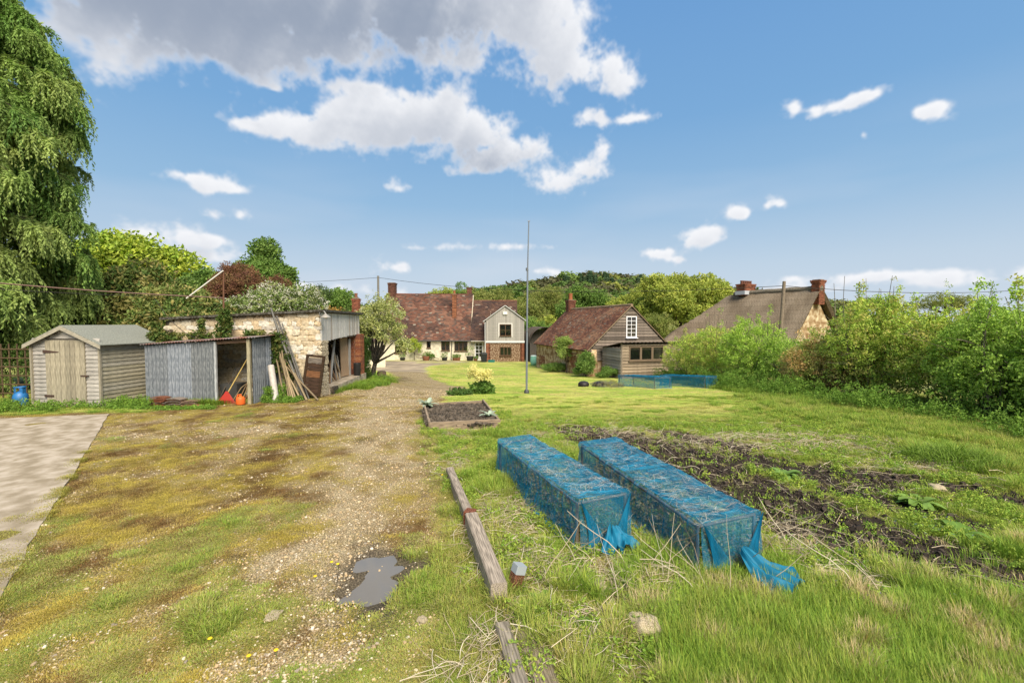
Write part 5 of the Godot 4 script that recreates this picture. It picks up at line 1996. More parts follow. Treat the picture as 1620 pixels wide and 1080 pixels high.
func cage(label: String, c: Array, h: float, pitch: float, tw: float, tail: Vector3, frill := true, drape := 0.05) -> Node3D:
	# c: ground corners near-left, near-right, far-right, far-left
	var mid := (c[0] + c[1] + c[2] + c[3]) as Vector3
	mid = mid * 0.25
	var t := thing("netted_crop_cage", label, "crop cage", mid, 0.0, "blue netted crop cages")
	var p := []
	for q in c:
		p.append(q - mid)
	var m := mat("blue_net", Color(1, 1, 1), 0.6, null, Vector3.ONE, 0, {"vc": true, "spec": 0.4, "back": Color(0.4, 0.4, 0.4)})
	# timber frame
	var fw := wood("cage_frame", Color(0.24, 0.2, 0.15), "y")
	for i in 4:
		var fr := G.new()
		fr.tube([p[i] * 0.96 - Vector3.UP * 0.1, p[i] * 0.96 + Vector3.UP * (h - 0.045)], [0.02, 0.02], 4)
		part("post", fr, fw, t)
		var j := (i + 1) % 4
		var rl := G.new()
		rl.tube([p[i] * 0.96 + Vector3.UP * (h - 0.06), p[j] * 0.96 + Vector3.UP * (h - 0.06)], [0.016, 0.016], 4)
		part("rail", rl, fw, t)
	var sd := rng.randf() * 50.0
	# a point of the draped net: u across from left hem over the top to right hem, v from near to far
	var width: float = p[0].distance_to(p[1])
	var per := width + 2 * h
	var net := func(u: float, v: float) -> Vector3:
		var l: Vector3 = p[0].lerp(p[3], v)
		var r: Vector3 = p[1].lerp(p[2], v)
		var s := u * per
		var n := fn_mid.get_noise_2d(sd + u * 3.0, v * 4.0)
		var n2 := fn_mid.get_noise_2d(sd + 20 + u * 9.0, v * 11.0)
		var e := (r - l).normalized()
		if s < h:
			var k := s / h
			return l + Vector3.UP * (s - 0.02) - e * (0.01 + drape * (1 - k) * (0.5 + n) + 0.035 * n2 - 0.05 * sin(k * PI) * (0.5 + n) * absf(sin(v * TAU)) + 0.012 * fn_hi.get_noise_2d(sd + v * 2.5, u * 0.6))
		if s > h + width:
			var k := (per - s) / h
			return r + Vector3.UP * (per - s - 0.02) + e * (0.01 + drape * (1 - k) * (0.5 + n) + 0.035 * n2 - 0.05 * sin(k * PI) * (0.5 + n) * absf(sin(v * TAU)) + 0.012 * fn_hi.get_noise_2d(sd + v * 2.5, u * 0.6))
		var k := (s - h) / width
		return l.lerp(r, k) + Vector3.UP * (h - 0.045 * sin(k * PI) * (1.0 + n) * absf(sin(v * TAU)) - 0.012 * absf(sin(v * TAU)) + 0.012 * n2 + 0.012 * fn_hi.get_noise_2d(sd + u * 2.0, v * 2.0))
	var blue := Color(0.014, 0.235, 0.40)
	var length: float = p[0].distance_to(p[3])
	var g := G.new()
	var nu := int(per / pitch)
	for i in nu + 1:
		var u := float(i) / nu
		g.col = blue * ru(0.8, 1.2)
		var pts := []
		for k in 23:
			pts.append(net.call(u, k / 22.0))
		thread(g, pts, tw)
	var nv := int(length / pitch)
	var knots := [0.0, 0.08, 0.16, 0.24, h / per - 0.012, h / per + 0.004, 0.36, 0.43, 0.5, 0.57, 0.64, 1.0 - h / per - 0.004, 1.0 - h / per + 0.012, 0.76, 0.84, 0.92, 1.0]
	knots.sort()
	for i in nv + 1:
		var v := float(i) / nv
		g.col = blue * ru(0.8, 1.2)
		var pts := []
		for u in knots:
			pts.append(net.call(u, v))
		thread(g, pts, tw)
	part("net", g, m, t).set_meta("kind", "stuff")
	# ends: one sheet each, the near one with two folded flaps
	for end in 2:
		var e := G.new()
		var a: Vector3 = p[0] if end == 0 else p[2]
		var b: Vector3 = p[1] if end == 0 else p[3]
		var out := (b - a).cross(Vector3.UP).normalized()
		var layers := [[0.0, 0.0]] if end == 1 or not frill else [[0.0, 0.0], [1.0, 0.012], [1.0, 0.02], [2.0, 0.012], [2.0, 0.02]]
		var foot := a.lerp(b, 0.55) + out * 0.05
		for ly in layers:
			var sheet := func(x: float, y: float) -> Vector3:
				var q: Vector3 = a.lerp(b, x) + Vector3.UP * (y * h) + out * (0.012 + ly[1] + 0.02 * fn_mid.get_noise_2d(sd + x * 6.0, y * 5.0 + ly[0] * 9.0) * (1.0 - y) + 0.05 * (1.0 - y) * (1.0 - y))
				if ly[0] == 1.0:   # triangle from the left post to the foot
					var top: Vector3 = a + Vector3.UP * h + out * (0.02 + ly[1])
					var low: Vector3 = a + out * (0.05 + ly[1])
					q = top.lerp(foot + out * ly[1], 1.0 - y).lerp(low, (1.0 - x) * (1.0 - y))
				elif ly[0] == 2.0:
					var top: Vector3 = b + Vector3.UP * h + out * (0.02 + ly[1])
					var low: Vector3 = b + out * (0.05 + ly[1])
					q = top.lerp(foot + out * ly[1], 1.0 - y).lerp(low, x * (1.0 - y))
				return q
			var cn := int(width / pitch) if ly[0] == 0.0 else int(width * 0.5 / pitch)
			for i in cn + 1:
				e.col = blue * ru(0.8, 1.2)
				var pts := []
				for k in 6:
					pts.append(sheet.call(float(i) / cn, k / 5.0))
				thread(e, pts, tw)
			var rn := int(h / pitch)
			for i in rn + 1:
				e.col = blue * ru(0.8, 1.2)
				var pts := []
				for k in 6:
					pts.append(sheet.call(k / 5.0, float(i) / rn))
				thread(e, pts, tw)
		part("net_end", e, m, t).set_meta("kind", "stuff")
		if end == 0 and frill:
			# the gathered knot and its tail of bunched net lying on the ground
			var k := G.new()
			var f := foot + out * 0.05
			var cols := 25
			var pts := []
			var cl := []
			for r in 12:
				var s := r / 11.0
				var c0: Vector3 = f + Vector3.UP * (0.10 * (1 - s) * (1 - s) + 0.11) + tail * s
				var wide := 0.05 + 0.2 * pow(s, 0.7) - 0.12 * smooth(0.7, 1.0, s)
				var side := tail.cross(Vector3.UP).normalized()
				for q in cols:
					var w := q / 24.0 * 2 - 1
					var n := fn_hi.get_noise_2d(sd + w * 0.5, s * 0.25)
					pts.append(c0 + side * w * wide + Vector3.UP * (0.03 * cos(w * 8.0 + s * 2.0) * (0.4 + s) + 0.05 * n - 0.04 * w * w + 0.02 * (1 - s)))
					cl.append(blue * 0.75 * ru(0.85, 1.15))
			k.grid(pts, cols, cl)
			part("net_tail", k, m, t)
			# rope of gathered net along the hem
		var hem := G.new()
		hem.col = blue * 1.1
		var hp := []
		var hr := []
		for q in 15:
			var v := q / 14.0
			hp.append(net.call(0.0 if end == 0 else 1.0, v) + Vector3(0, 0.025 + 0.015 * fn_hi.get_noise_2d(v * 3.0, sd + end), 0))
			hr.append(0.018 + 0.016 * fn_hi.get_noise_2d(v * 4.0, sd + 7 + end))
		hem.tube(hp, hr, 6)
		part("gathered_hem", hem, m, t)
	return t


func make_cages() -> void:
	cage("blue netted crop cage nearest the timber edging, with a short knotted end", [gp(0.64, -4.3), gp(1.19, -4.56), gp(0.28, -6.86), gp(-0.2, -6.58)], 0.5, 0.009, 0.0019, Vector3(0.06, 0, 0.2))
	cage("longer blue netted crop cage with a long net tail beside the dark soil", [gp(1.62, -3.84), gp(2.27, -4.1), gp(1.58, -6.78), gp(0.98, -6.5)], 0.48, 0.009, 0.0019, Vector3(0.26, 0, 0.36))
	cage("small low blue netted cage on the lawn before the lean-to", [gp(4.75, -20.2), gp(5.75, -18.2), gp(6.5, -18.5), gp(5.5, -20.6)], 0.5, 0.03, 0.0065, Vector3(0, 0, 0.1), false)
	cage("far blue netted cage beside the hedge on the lawn", [gp(6.75, -20.6), gp(7.95, -18.6), gp(8.6, -19.0), gp(7.4, -21.2)], 0.5, 0.03, 0.0065, Vector3(0, 0, 0.1), false)


func make_garden_things() -> void:
	var wdx := wood("sleeper", Color(1, 1, 1), "x", 0.88, 0.45)
	# timber edging between yard and plot
	var ed := [[Vector3(-0.10, 0, -3.42), Vector3(-0.43, 0, -4.72), 0.2, 0.13, Color(0.40, 0.34, 0.27), "grey weathered timber edging beam with a dark sawn end"],
		[Vector3(-0.46, 0, -4.82), Vector3(-0.88, 0, -6.35), 0.16, 0.1, Color(0.37, 0.31, 0.25), "farther timber edging beam running up to the weeds"],
		[Vector3(0.13, 0, -2.2), Vector3(-0.07, 0, -3.1), 0.11, 0.1, Color(0.3, 0.26, 0.2), "rotten timber lying flush in the ground by the stones"],
		[Vector3(0.27, 0, -2.3), Vector3(0.1, 0, -3.08), 0.08, 0.16, Color(0.27, 0.22, 0.15), "mossy flat board beside the rotten timber"]]
	for q in ed:
		var a: Vector3 = q[0]
		var b: Vector3 = q[1]
		var g := G.new()
		g.col = q[4]
		g.bar(Vector3(0, q[2] * 0.5 - 0.04, 0), Vector3(a.distance_to(b), q[2] + 0.08, q[3]), Basis.IDENTITY, 0.012)
		solo("timber_edging", g, wdx, q[5], "timber", gp((a.x + b.x) * 0.5, (a.z + b.z) * 0.5), atan2(-(b.z - a.z), b.x - a.x), "timber edging of the plot")
	var bm := mat("old_brick", Color(1, 1, 1), 0.92, ntex("stone_mottle", 256, 0.035, 5, 0.6, 1.0), Vector3(7, 7, 7), 1.0, {"vc": true})
	var g := G.new()
	g.col = Color(0.26, 0.11, 0.07)
	g.bar(Vector3(0, 0.1, 0), Vector3(0.26, 0.09, 0.09), Basis(Vector3(0, 0, 1), 1.25), 0.006)
	solo("upright_brick", g, bm, "red-brown brick with whitewash standing beside the edging beam", "brick", gp(0.03, -3.62), 0.5)
	g = G.new()
	g.col = Color(0.29, 0.32, 0.33)
	var slant := Basis(Vector3(0, 0, 1), 1.25)
	g.bar(Vector3(0, 0.1, 0) + slant * Vector3(0.1, 0, 0), Vector3(0.066, 0.094, 0.094), slant, 0.008)
	part("whitewash", g, mats["window_paint"], get_node("upright_brick"), Vector3(0.0, 0.0, 0.0))
	g = G.new()
	g.col = Color(0.3, 0.11, 0.065)
	g.bar(Vector3(0, 0.1, 0), Vector3(0.1, 0.2, 0.11), Basis(Vector3.UP, 0.0), 0.006)
	solo("brick", g, bm, "orange-red brick wedged between the two edging beams", "brick", gp(-0.45, -4.78), 1.3)
	# stones
	var sm := mat("field_stone", Color(0.68, 0.59, 0.42), 0.95, ntex("stone_mottle", 256, 0.035, 5, 0.6, 1.0), Vector3(3, 3, 3), 0.5)
	var rocks := [[0.93, -3.1, 0.24, 0.17, "big pale limestone boulder in the weeds"], [0.72, -3.65, 0.13, 0.09, "whitish flint near the knotted net"], [0.05, -2.95, 0.08, 0.06, "pale round stone beside the mossy board"], [-0.02, -2.98, 0.05, 0.05, "small white pebble by the rotten timber"], [0.33, -3.72, 0.13, 0.09, "buff stone half buried in the straw"], [-0.66, -3.25, 0.08, 0.05, "grey-white stone at the puddle's edge"], [-1.78, -3.3, 0.13, 0.04, "flat grey stone in the gravel"], [2.7, -3.9, 0.09, 0.06, "brown clod at the foot of the net tail"], [3.55, -3.85, 0.15, 0.05, "pale split log end on the soil"], [5.6, -5.9, 0.2, 0.08, "grey stone at the far edge of the plot"]]
	for q in rocks:
		var o := MeshInstance3D.new()
		o.name = numbered("stone")
		o.mesh = boulder_mesh(int(q[0] * 100) + 900)
		o.material_override = sm
		o.position = gp(q[0], q[1], q[3] * 0.3)
		o.scale = Vector3(q[2], q[3], q[2] * 0.8)
		o.rotation.y = ru(0, 3)
		meta(o, q[4], "stone", "loose stones")
		add_child(o)
	# raised bed
	var bc := [Vector3(-1.66, 0, -9.1), Vector3(-0.26, 0, -9.42), Vector3(-0.77, 0, -12.0), Vector3(-2.25, 0, -11.5)]
	var bed := thing("raised_bed", "low board-edged raised bed of dry soil beside the drive", "raised bed", gp(-1.2, -10.4))
	var o2: Vector3 = bed.position
	var words := ["board", "board", "board", "board"]
	for i in 4:
		var a: Vector3 = bc[i]
		var b: Vector3 = bc[(i + 1) % 4]
		var e := G.new()
		e.col = Color(0.34, 0.26, 0.18) * ru(0.85, 1.1)
		var mid := (a + b) * 0.5
		var y := gy(mid.x, -mid.z)
		e.bar(Vector3.ZERO, Vector3(a.distance_to(b), 0.2, 0.045), Basis.IDENTITY, 0.005)
		var pp := part(words[i], e, wdx, bed, Vector3(mid.x, y + 0.09, mid.z) - o2)
		pp.rotation = Vector3(0, atan2(-(b.z - a.z), b.x - a.x), 0)
	var so := G.new()
	var pts := []
	for r in 26:
		for c in 20:
			var q := (bc[0] as Vector3).lerp(bc[1], c / 19.0).lerp((bc[3] as Vector3).lerp(bc[2], c / 19.0), r / 25.0)
			pts.append(Vector3(q.x, gy(q.x, -q.z) + 0.12 + 0.05 * fn_mid.get_noise_2d(q.x * 3, q.z * 3) + 0.03 * fn_hi.get_noise_2d(q.x, q.z), q.z) - o2)
	so.grid(pts, 20)
	part("soil", so, mat("bed_soil", Color(0.13, 0.105, 0.075), 0.97, ntex("soil", 256, 0.06, 5, 0.3, 1.0, 2.0), Vector3(1.3, 1.3, 1.3), 3.0, {"world": true}), bed)
	# pots before the small cages
	for i in 2:
		var p := G.new()
		p.col = Color(0.02, 0.019, 0.018)
		p.lathe(Vector3.ZERO, [[0.2, 0.0], [0.24, 0.05], [0.24, 0.15], [0.18, 0.22], [0.08, 0.25], [0.0, 0.23]], 12)
		solo("dark_pot", p, mats["red_plastic"], ["black upturned tub on the lawn, the one nearer the mast", "black upturned tub on the lawn, the one nearer the cages"][i], "tub", gp(3.1 + i * 0.62, -19.6 + i * 0.25), 0, "black tubs on the lawn")
	# house front: pots, bins, water butt
	var hb := -2.05
	var potc := [[-11.9, 0.3, 0.035], [-9.3, 0.42, 0.12], [-5.9, 0.3, 0.15], [-4.55, 0.4, 0.04], [-3.95, 0.24, 0.2], [-7.3, 0.32, 0.03], [-6.2, 0.3, 0.16]]
	var pl := ["black plant pot below the first cottage window", "wide brown half-barrel planter along the cottage wall", "terracotta pot under the wide cottage window", "dark pot holding a leafy standard near the door", "small terracotta pot by the white door", "black pot in front of the cottage downpipe", "terracotta pot between downpipe and wide window"]
	for i in potc.size():
		var q: Array = potc[i]
		var k := thing("plant_pot", pl[i], "plant pot", Vector3(q[0], hb, -49.3 + 0.2 * (i % 2)), 0, "pots along the farmhouse wall")
		var p := G.new()
		p.col = Color(0.24, 0.1, 0.06) if q[2] > 0.1 else Color(0.03, 0.03, 0.03)
		p.lathe(Vector3.ZERO, [[0.0, 0.0], [q[1] * 0.7, 0.0], [q[1], q[1] * 1.4], [q[1] * 1.05, q[1] * 1.5], [q[1] * 0.8, q[1] * 1.45], [0.0, q[1] * 1.4]], 12)
		part("pot", p, mats["red_plastic"], k)
		var lf := Inst.new()
		var hgt: float = [0.3, 0.5, 0.3, 1.1, 0.2, 0.5, 0.3][i]
		for j in 46:
			lf.add(Vector3(ru(-1, 1) * q[1] * 1.1, q[1] * 1.5 + rng.randf() * hgt, ru(-1, 1) * q[1] * 1.3), rand_basis(0.12), Color(0.2, 0.3, 0.08) * ru(0.6, 1.4))
		part_inst(lf, "leaves", leaf_mesh("shrub"), k)
	var wb := thing("wheelie_bin", "dark wheeled rubbish bin outside the farmhouse door", "bin", Vector3(-2.95, hb, -47.6), 0.3)
	var wg := G.new()
	wg.col = Color(0.018, 0.022, 0.022)
	wg.hexa([Vector3(-0.22, 0.05, 0.26), Vector3(0.22, 0.05, 0.26), Vector3(0.22, 0.05, -0.26), Vector3(-0.22, 0.05, -0.26), Vector3(-0.29, 0.98, 0.34), Vector3(0.29, 0.98, 0.34), Vector3(0.29, 0.98, -0.34), Vector3(-0.29, 0.98, -0.34)])
	part("body", wg, mats["red_plastic"], wb)
	wg = G.new()
	wg.col = Color(0.018, 0.022, 0.022)
	wg.hexa([Vector3(-0.31, 0.99, 0.37), Vector3(0.31, 0.99, 0.37), Vector3(0.31, 0.99, -0.38), Vector3(-0.31, 0.99, -0.38), Vector3(-0.29, 1.05, 0.34), Vector3(0.29, 1.05, 0.34), Vector3(0.29, 1.1, -0.36), Vector3(-0.29, 1.1, -0.36)])
	part("lid", wg, mats["red_plastic"], wb)
	for s in [-1, 1]:
		var wh := G.new()
		wh.col = Color(0.02, 0.02, 0.02)
		wh.tube([Vector3(s * 0.25, 0.1, -0.28), Vector3(s * 0.31, 0.1, -0.28)], [0.1, 0.1], 12)
		part("wheel", wh, mats["red_plastic"], wb)
	var rb := thing("recycling_box", "low teal recycling box beside the wheeled bin", "box", Vector3(-2.15, hb, -47.3), 0.1)
	var rg := G.new()
	rg.col = Color(0.01, 0.13, 0.12)
	rg.hexa([Vector3(-0.3, 0, 0.2), Vector3(0.3, 0, 0.2), Vector3(0.3, 0, -0.2), Vector3(-0.3, 0, -0.2), Vector3(-0.36, 0.34, 0.25), Vector3(0.36, 0.34, 0.25), Vector3(0.36, 0.34, -0.25), Vector3(-0.36, 0.34, -0.25)])
	part("body", rg, mats["red_plastic"], rb)
	var bt := thing("water_butt", "pale green plastic water butt between the wing and the outbuilding", "water butt", gp(2.05, -42.4))
	var bg := G.new()
	bg.col = Color(0.22, 0.5, 0.40)
	bg.lathe(Vector3.ZERO, [[0.0, 0.0], [0.28, 0.0], [0.33, 0.3], [0.34, 0.55], [0.31, 0.85], [0.3, 0.87]], 16)
	part("barrel", bg, mats["red_plastic"], bt)
	bg = G.new()
	bg.col = Color(0.5, 0.62, 0.56)
	bg.lathe(Vector3.ZERO, [[0.32, 0.87], [0.33, 0.9], [0.2, 0.95], [0.0, 0.96]], 16)
	part("lid", bg, mats["red_plastic"], bt)
	# wooden shafts of an old cart rail by the wall
	for i in 2:
		pole_thing("garden_rail", ["upper sloping rail along the cottage flower border", "lower sloping rail along the cottage flower border"][i], "rail", Vector3(-10.4, hb + 0.85 - 0.35 * i, -49.2), Vector3(-7.9, hb + 0.35 - 0.2 * i, -49.0), 0.04, 0.04, Color(0.28, 0.22, 0.16), wdx, "rails by the cottage border", 6)


func rand_basis(s: float) -> Basis:
	return Basis(rdir(), ru(0, TAU)) * Basis.from_scale(Vector3.ONE * s * ru(0.75, 1.25))


func part_inst(i: Inst, called: String, m: Mesh, parent: Node) -> void:
	var o := i.node(called, m, mats["leaf"])
	o.set_meta("kind", "stuff")
	parent.add_child(o, true)


# ---------------------------------------------------------------- plants
var leafs := {}


func add_leaf(g: G, p: Vector3, d: Vector3, len: float, w: float, fold := 0.25) -> void:
	var side := d.cross(rdir()).normalized() * w * 0.5
	var up := side.cross(d).normalized()
	var tip := p + d * len
	var m := p + d * len * 0.45 - up * w * fold
	g.tri(p, m, p + d * len * 0.45 + side)
	g.tri(m, tip, p + d * len * 0.45 + side)
	g.tri(p, p + d * len * 0.45 - side, m)
	g.tri(m, p + d * len * 0.45 - side, tip)


# clusters of leaves of about unit radius
func leaf_mesh(kind: String) -> ArrayMesh:
	mat("leaf", Color(1, 1, 1), 0.62, null, Vector3.ONE, 0, {"vc": true, "spec": 0.32, "back": Color(0.55, 0.6, 0.35)})
	if leafs.has(kind):
		return leafs[kind]
	var g := G.new()
	var n := {"broad": 15, "shrub": 13, "fine": 26, "far": 22, "petal": 10, "spray": 0, "ivy": 8}.get(kind, 12) as int
	for i in n:
		var v := ru(0.75, 1.2)
		g.col = Color(v, v * ru(0.94, 1.06), v * ru(0.8, 1.1))
		var d := (rdir() + Vector3(0, 0.25, 0)).normalized()
		var p := rdir() * pow(rng.randf(), 0.5) * 0.75
		match kind:
			"broad":
				add_leaf(g, p, d, ru(0.5, 0.8), ru(0.26, 0.38))
			"shrub":
				add_leaf(g, p, d, ru(0.45, 0.7), ru(0.28, 0.4))
			"ivy":
				add_leaf(g, p * 0.8, d, ru(0.6, 0.9), ru(0.5, 0.7))
			"fine":
				add_leaf(g, p, d, ru(0.32, 0.5), ru(0.13, 0.2))
			"petal":
				add_leaf(g, p, d, ru(0.3, 0.5), ru(0.28, 0.42))
			"far":
				var s := d.cross(rdir()).normalized() * ru(0.2, 0.34)
				var q := d * ru(0.4, 0.6)
				g.quad(p - s - q * 0.5, p + s * 0.6 - q * 0.4, p + s + q * 0.5, p - s * 0.5 + q * 0.6)
	if kind == "spray":
		# a hanging conifer branchlet: arching midrib with side sprays that thin towards the tip
		for br in 9:
			var a := ru(0, TAU)
			var out := Vector3(cos(a), 0, sin(a)) * ru(0.08, 0.42)
			var prev := Vector3.ZERO
			var drop := ru(0.6, 1.15)
			for k in 10:
				var s := (k + 1) / 10.0
				var p := out * s + Vector3(0, 0.1 * s - drop * s * s, 0)
				for q in 3:
					var v := ru(0.8, 1.2)
					g.col = Color(v, v, v * ru(0.8, 1.0))
					var d := ((p - prev).normalized() + rdir() * 0.75 + Vector3(0, -0.3, 0)).normalized()
					add_leaf(g, prev.lerp(p, rng.randf()), d, ru(0.1, 0.19) * (1.15 - 0.5 * s), ru(0.03, 0.05), 0.1)
				prev = p
	leafs[kind] = g.mesh()
	return leafs[kind]


func bark() -> StandardMaterial3D:
	return mat("bark", Color(1, 1, 1), 0.95, ntex("bark", 256, 0.03, 5, 0.45, 1.0, 2.2), Vector3(2.5, 0.6, 2.5), 2.0, {"vc": true})


func limb(g: G, a: Vector3, b: Vector3, r0: float, r1: float, bend: float, sides := 6) -> void:
	var pts := []
	var rad := []
	var o := rdir() * bend * a.distance_to(b)
	for i in 6:
		var k := i / 5.0
		pts.append(a.lerp(b, k) + o * sin(k * PI) + rdir() * bend * 0.2 * a.distance_to(b) * k)
		rad.append(lerpf(r0, r1, pow(k, 0.8)))
	g.tube(pts, rad, sides)


# tree: base point, crown centre height, crown radii, colours, number of clusters, cluster size
func tree(called: String, label: String, cat: String, base: Vector3, ch: float, rad: Vector3, cols: Array, n: int, size: float, kind: String, opt := {}) -> Node3D:
	var t := thing(called, label, cat, base, 0.0, opt.get("group", ""))
	var tr := G.new()
	tr.col = opt.get("bark", Color(0.13, 0.1, 0.07))
	var cr := Vector3(opt.get("lean", 0.0), ch, 0)
	var r0: float = opt.get("trunk", 0.05 * ch)
	var fork := Vector3(cr.x * 0.4, maxf(ch - rad.y * 0.75, ch * 0.25), 0)
	limb(tr, Vector3(0, -0.1, 0), fork, r0, r0 * 0.7, opt.get("crook", 0.05), 8)
	var blobs := []
	var nb: int = opt.get("blobs", 14)
	for i in nb:
		var d := rdir()
		if d.y < -0.5:
			d.y = -d.y * 0.4
		var k := ru(0.45, 0.85)
		var c := cr + Vector3(d.x * rad.x, d.y * rad.y, d.z * rad.z) * k
		var br: float = ru(0.32, 0.52) * float(opt.get("lump", 1.0))
		blobs.append([c, Vector3(rad.x, rad.y * 0.85, rad.z) * br])
		if i < opt.get("limbs", 8):
			limb(tr, fork, c, r0 * 0.5, r0 * 0.12, 0.12, 5)
	part("trunk", tr, bark(), t)
	var it := Inst.new()
	var gap: float = opt.get("gap", 0.0)
	for i in n:
		var b: Array = blobs[i % nb]
		var d := rdir()
		var k := pow(rng.randf(), 0.38)
		var p: Vector3 = b[0] + Vector3(d.x * b[1].x, d.y * b[1].y, d.z * b[1].z) * k
		if gap > 0.0 and fn_mid.get_noise_3d(p.x * 0.7, p.y * 0.7, p.z * 0.7) > 0.35 - gap:
			continue
		if p.y < opt.get("floor", 0.1):
			continue
		var c: Color = cols[rng.randi() % cols.size()]
		it.add(p, rand_basis(size), c * 1.6 * ru(0.75, 1.25))
	var o := it.node("crown", leaf_mesh(kind), mats["leaf"])
	o.set_meta("kind", "stuff")
	t.add_child(o)
	if opt.has("blossom"):
		var bl := Inst.new()
		for i in opt.blossom_n:
			var b: Array = blobs[i % nb]
			var d := rdir()
			var p: Vector3 = b[0] + Vector3(d.x * b[1].x, d.y * b[1].y, d.z * b[1].z) * ru(0.8, 1.08)
			bl.add(p, rand_basis(opt.get("blossom_size", 0.1)), opt.blossom * ru(0.85, 1.1))
		var q := bl.node("blossom", leaf_mesh("petal"), mats["leaf"])
		q.set_meta("kind", "stuff")
		t.add_child(q)
	return t


func make_trees() -> void:
	# the big weeping conifer
	var base := gp(-18.6, -14.5)
	var t := thing("weeping_conifer", "huge dark green conifer with hanging sprays towering over the shed", "conifer", base)
	var tr := G.new()
	tr.col = Color(0.11, 0.08, 0.06)
	tr.tube([Vector3(0, -0.2, 0), Vector3(0.1, 5, 0), Vector3(0, 11, 0.1), Vector3(0, 19, 0)], [0.55, 0.42, 0.3, 0.05], 10)
	var it := Inst.new()
	var greens := [Color(0.13, 0.22, 0.05), Color(0.17, 0.26, 0.065), Color(0.09, 0.17, 0.04), Color(0.21, 0.28, 0.08), Color(0.25, 0.30, 0.10)]
	for i in 320:
		var k := i / 319.0
		var y := 1.0 + k * 17.5
		var reach := (3.7 * (1.0 - pow(k, 3.0)) * smooth(-0.25, 0.1, k) + 0.3 + 0.7 * exp(-pow((k - 0.55) / 0.2, 2.0))) * ru(0.78, 1.04)
		var a := i * 2.39996 + ru(-0.3, 0.3)
		var out := Vector3(cos(a), 0, sin(a))
		if out.z < -0.75:
			continue
		var pts := []
		var rad := []
		for q in 6:
			var s := q / 5.0
			pts.append(Vector3(0, y, 0) + out * reach * s + Vector3(0, 0.9 * s - 1.7 * s * s, 0) * reach * 0.28)
			rad.append(0.05 * (1.1 - s))
		tr.tube(pts, rad, 4)
		var side := out.cross(Vector3.UP)
		var col: Color = greens[rng.randi() % 5]
		for q in 60:
			var s := pow(rng.randf(), 0.6)
			var p := Vector3(0, y, 0) + out * reach * s + Vector3(0, 0.9 * s - 1.7 * s * s, 0) * reach * 0.28
			p += side * ru(-1, 1) * (0.25 + 0.5 * s * (1.2 - s)) * reach * 0.35 + Vector3(0, ru(-0.25, 0.1), 0)
			var sc := ru(0.55, 1.1)
			it.add(p, Basis(Vector3.UP, ru(0, TAU)) * Basis(Vector3.RIGHT, ru(-0.25, 0.25)) * Basis.from_scale(Vector3(sc, sc * ru(0.8, 1.3), sc)), col.lerp(greens[rng.randi() % 5], 0.4) * 1.5 * ru(0.8, 1.2))
	part("trunk", tr, bark(), t)
	var cn := it.node("crown", leaf_mesh("spray"), mats["leaf"])
	cn.set_meta("kind", "stuff")
	t.add_child(cn)
	# trees along the left
	var yg := [Color(0.24, 0.30, 0.04), Color(0.30, 0.34, 0.05), Color(0.19, 0.26, 0.04)]
	var dk := [Color(0.075, 0.12, 0.03), Color(0.11, 0.15, 0.04), Color(0.15, 0.165, 0.05), Color(0.21, 0.19, 0.065)]
	var mg := [Color(0.10, 0.17, 0.035), Color(0.13, 0.2, 0.045), Color(0.08, 0.14, 0.03)]
	tree("lime_tree", "bright yellow-green tree rising behind the dark evergreens", "tree", gp(-28.6, -34.0), 5.6, Vector3(5.6, 4.5, 4.0), yg, 5000, 0.55, "broad", {"blobs": 18})
	tree("yellow_green_tree", "yellow-green tree seen through the conifer's edge", "tree", gp(-40.0, -38.0), 5.0, Vector3(4.5, 5.0, 4.0), yg, 2400, 0.6, "broad")
	tree("evergreen_magnolia", "broad dark evergreen with olive leaves behind the wooden shed", "tree", gp(-15.2, -19.5), 2.3, Vector3(2.7, 2.7, 2.2), dk, 4800, 0.3, "broad", {"blobs": 22, "floor": 0.0})
	tree("laurel_bush", "dark glossy laurel filling the gap behind the shed roof", "shrub", gp(-17.6, -17.6), 1.6, Vector3(2.2, 2.2, 1.6), dk, 2600, 0.26, "broad", {"blobs": 14, "floor": 0.0})
	tree("laurel_bush", "lower evergreen bush behind the far end of the stone wall", "shrub", gp(-12.0, -16.8), 1.8, Vector3(2.4, 1.9, 1.2), dk, 3600, 0.24, "broad", {"blobs": 14, "floor": 0.0})
	tree("field_maple", "mid-green tree between the evergreen and the copper tree", "tree", gp(-20.6, -30.0), 4.6, Vector3(1.9, 2.9, 1.8), mg, 1500, 0.42, "broad")
	tree("copper_tree", "rounded copper-red plum tree behind the white blossom", "tree", gp(-14.0, -24.0), 4.1, Vector3(2.1, 2.0, 1.8), [Color(0.115, 0.05, 0.036), Color(0.15, 0.075, 0.045), Color(0.18, 0.095, 0.05), Color(0.13, 0.09, 0.04)], 3400, 0.24, "fine", {"blobs": 16})
	tree("oak_tree", "green oak showing above the copper tree", "tree", gp(-19.4, -36.0), 6.6, Vector3(2.7, 3.1, 2.4), mg, 2400, 0.42, "broad", {"gap": 0.08})
	tree("blossom_bush", "bush thick with white blossom above the stone wall", "shrub", gp(-9.8, -18.5), 2.7, Vector3(1.85, 1.75, 1.4), [Color(0.12, 0.17, 0.05), Color(0.16, 0.19, 0.07)], 2100, 0.2, "shrub", {"blobs": 16, "blossom": Color(0.78, 0.75, 0.68), "blossom_n": 2100, "blossom_size": 0.11})
	tree("yew_tree", "small dark yew at the end of the white blossom", "tree", gp(-9.9, -22.0), 2.3, Vector3(1.0, 1.9, 1.0), [Color(0.03, 0.055, 0.018), Color(0.05, 0.075, 0.022)], 1500, 0.24, "fine", {"floor": 0.0})
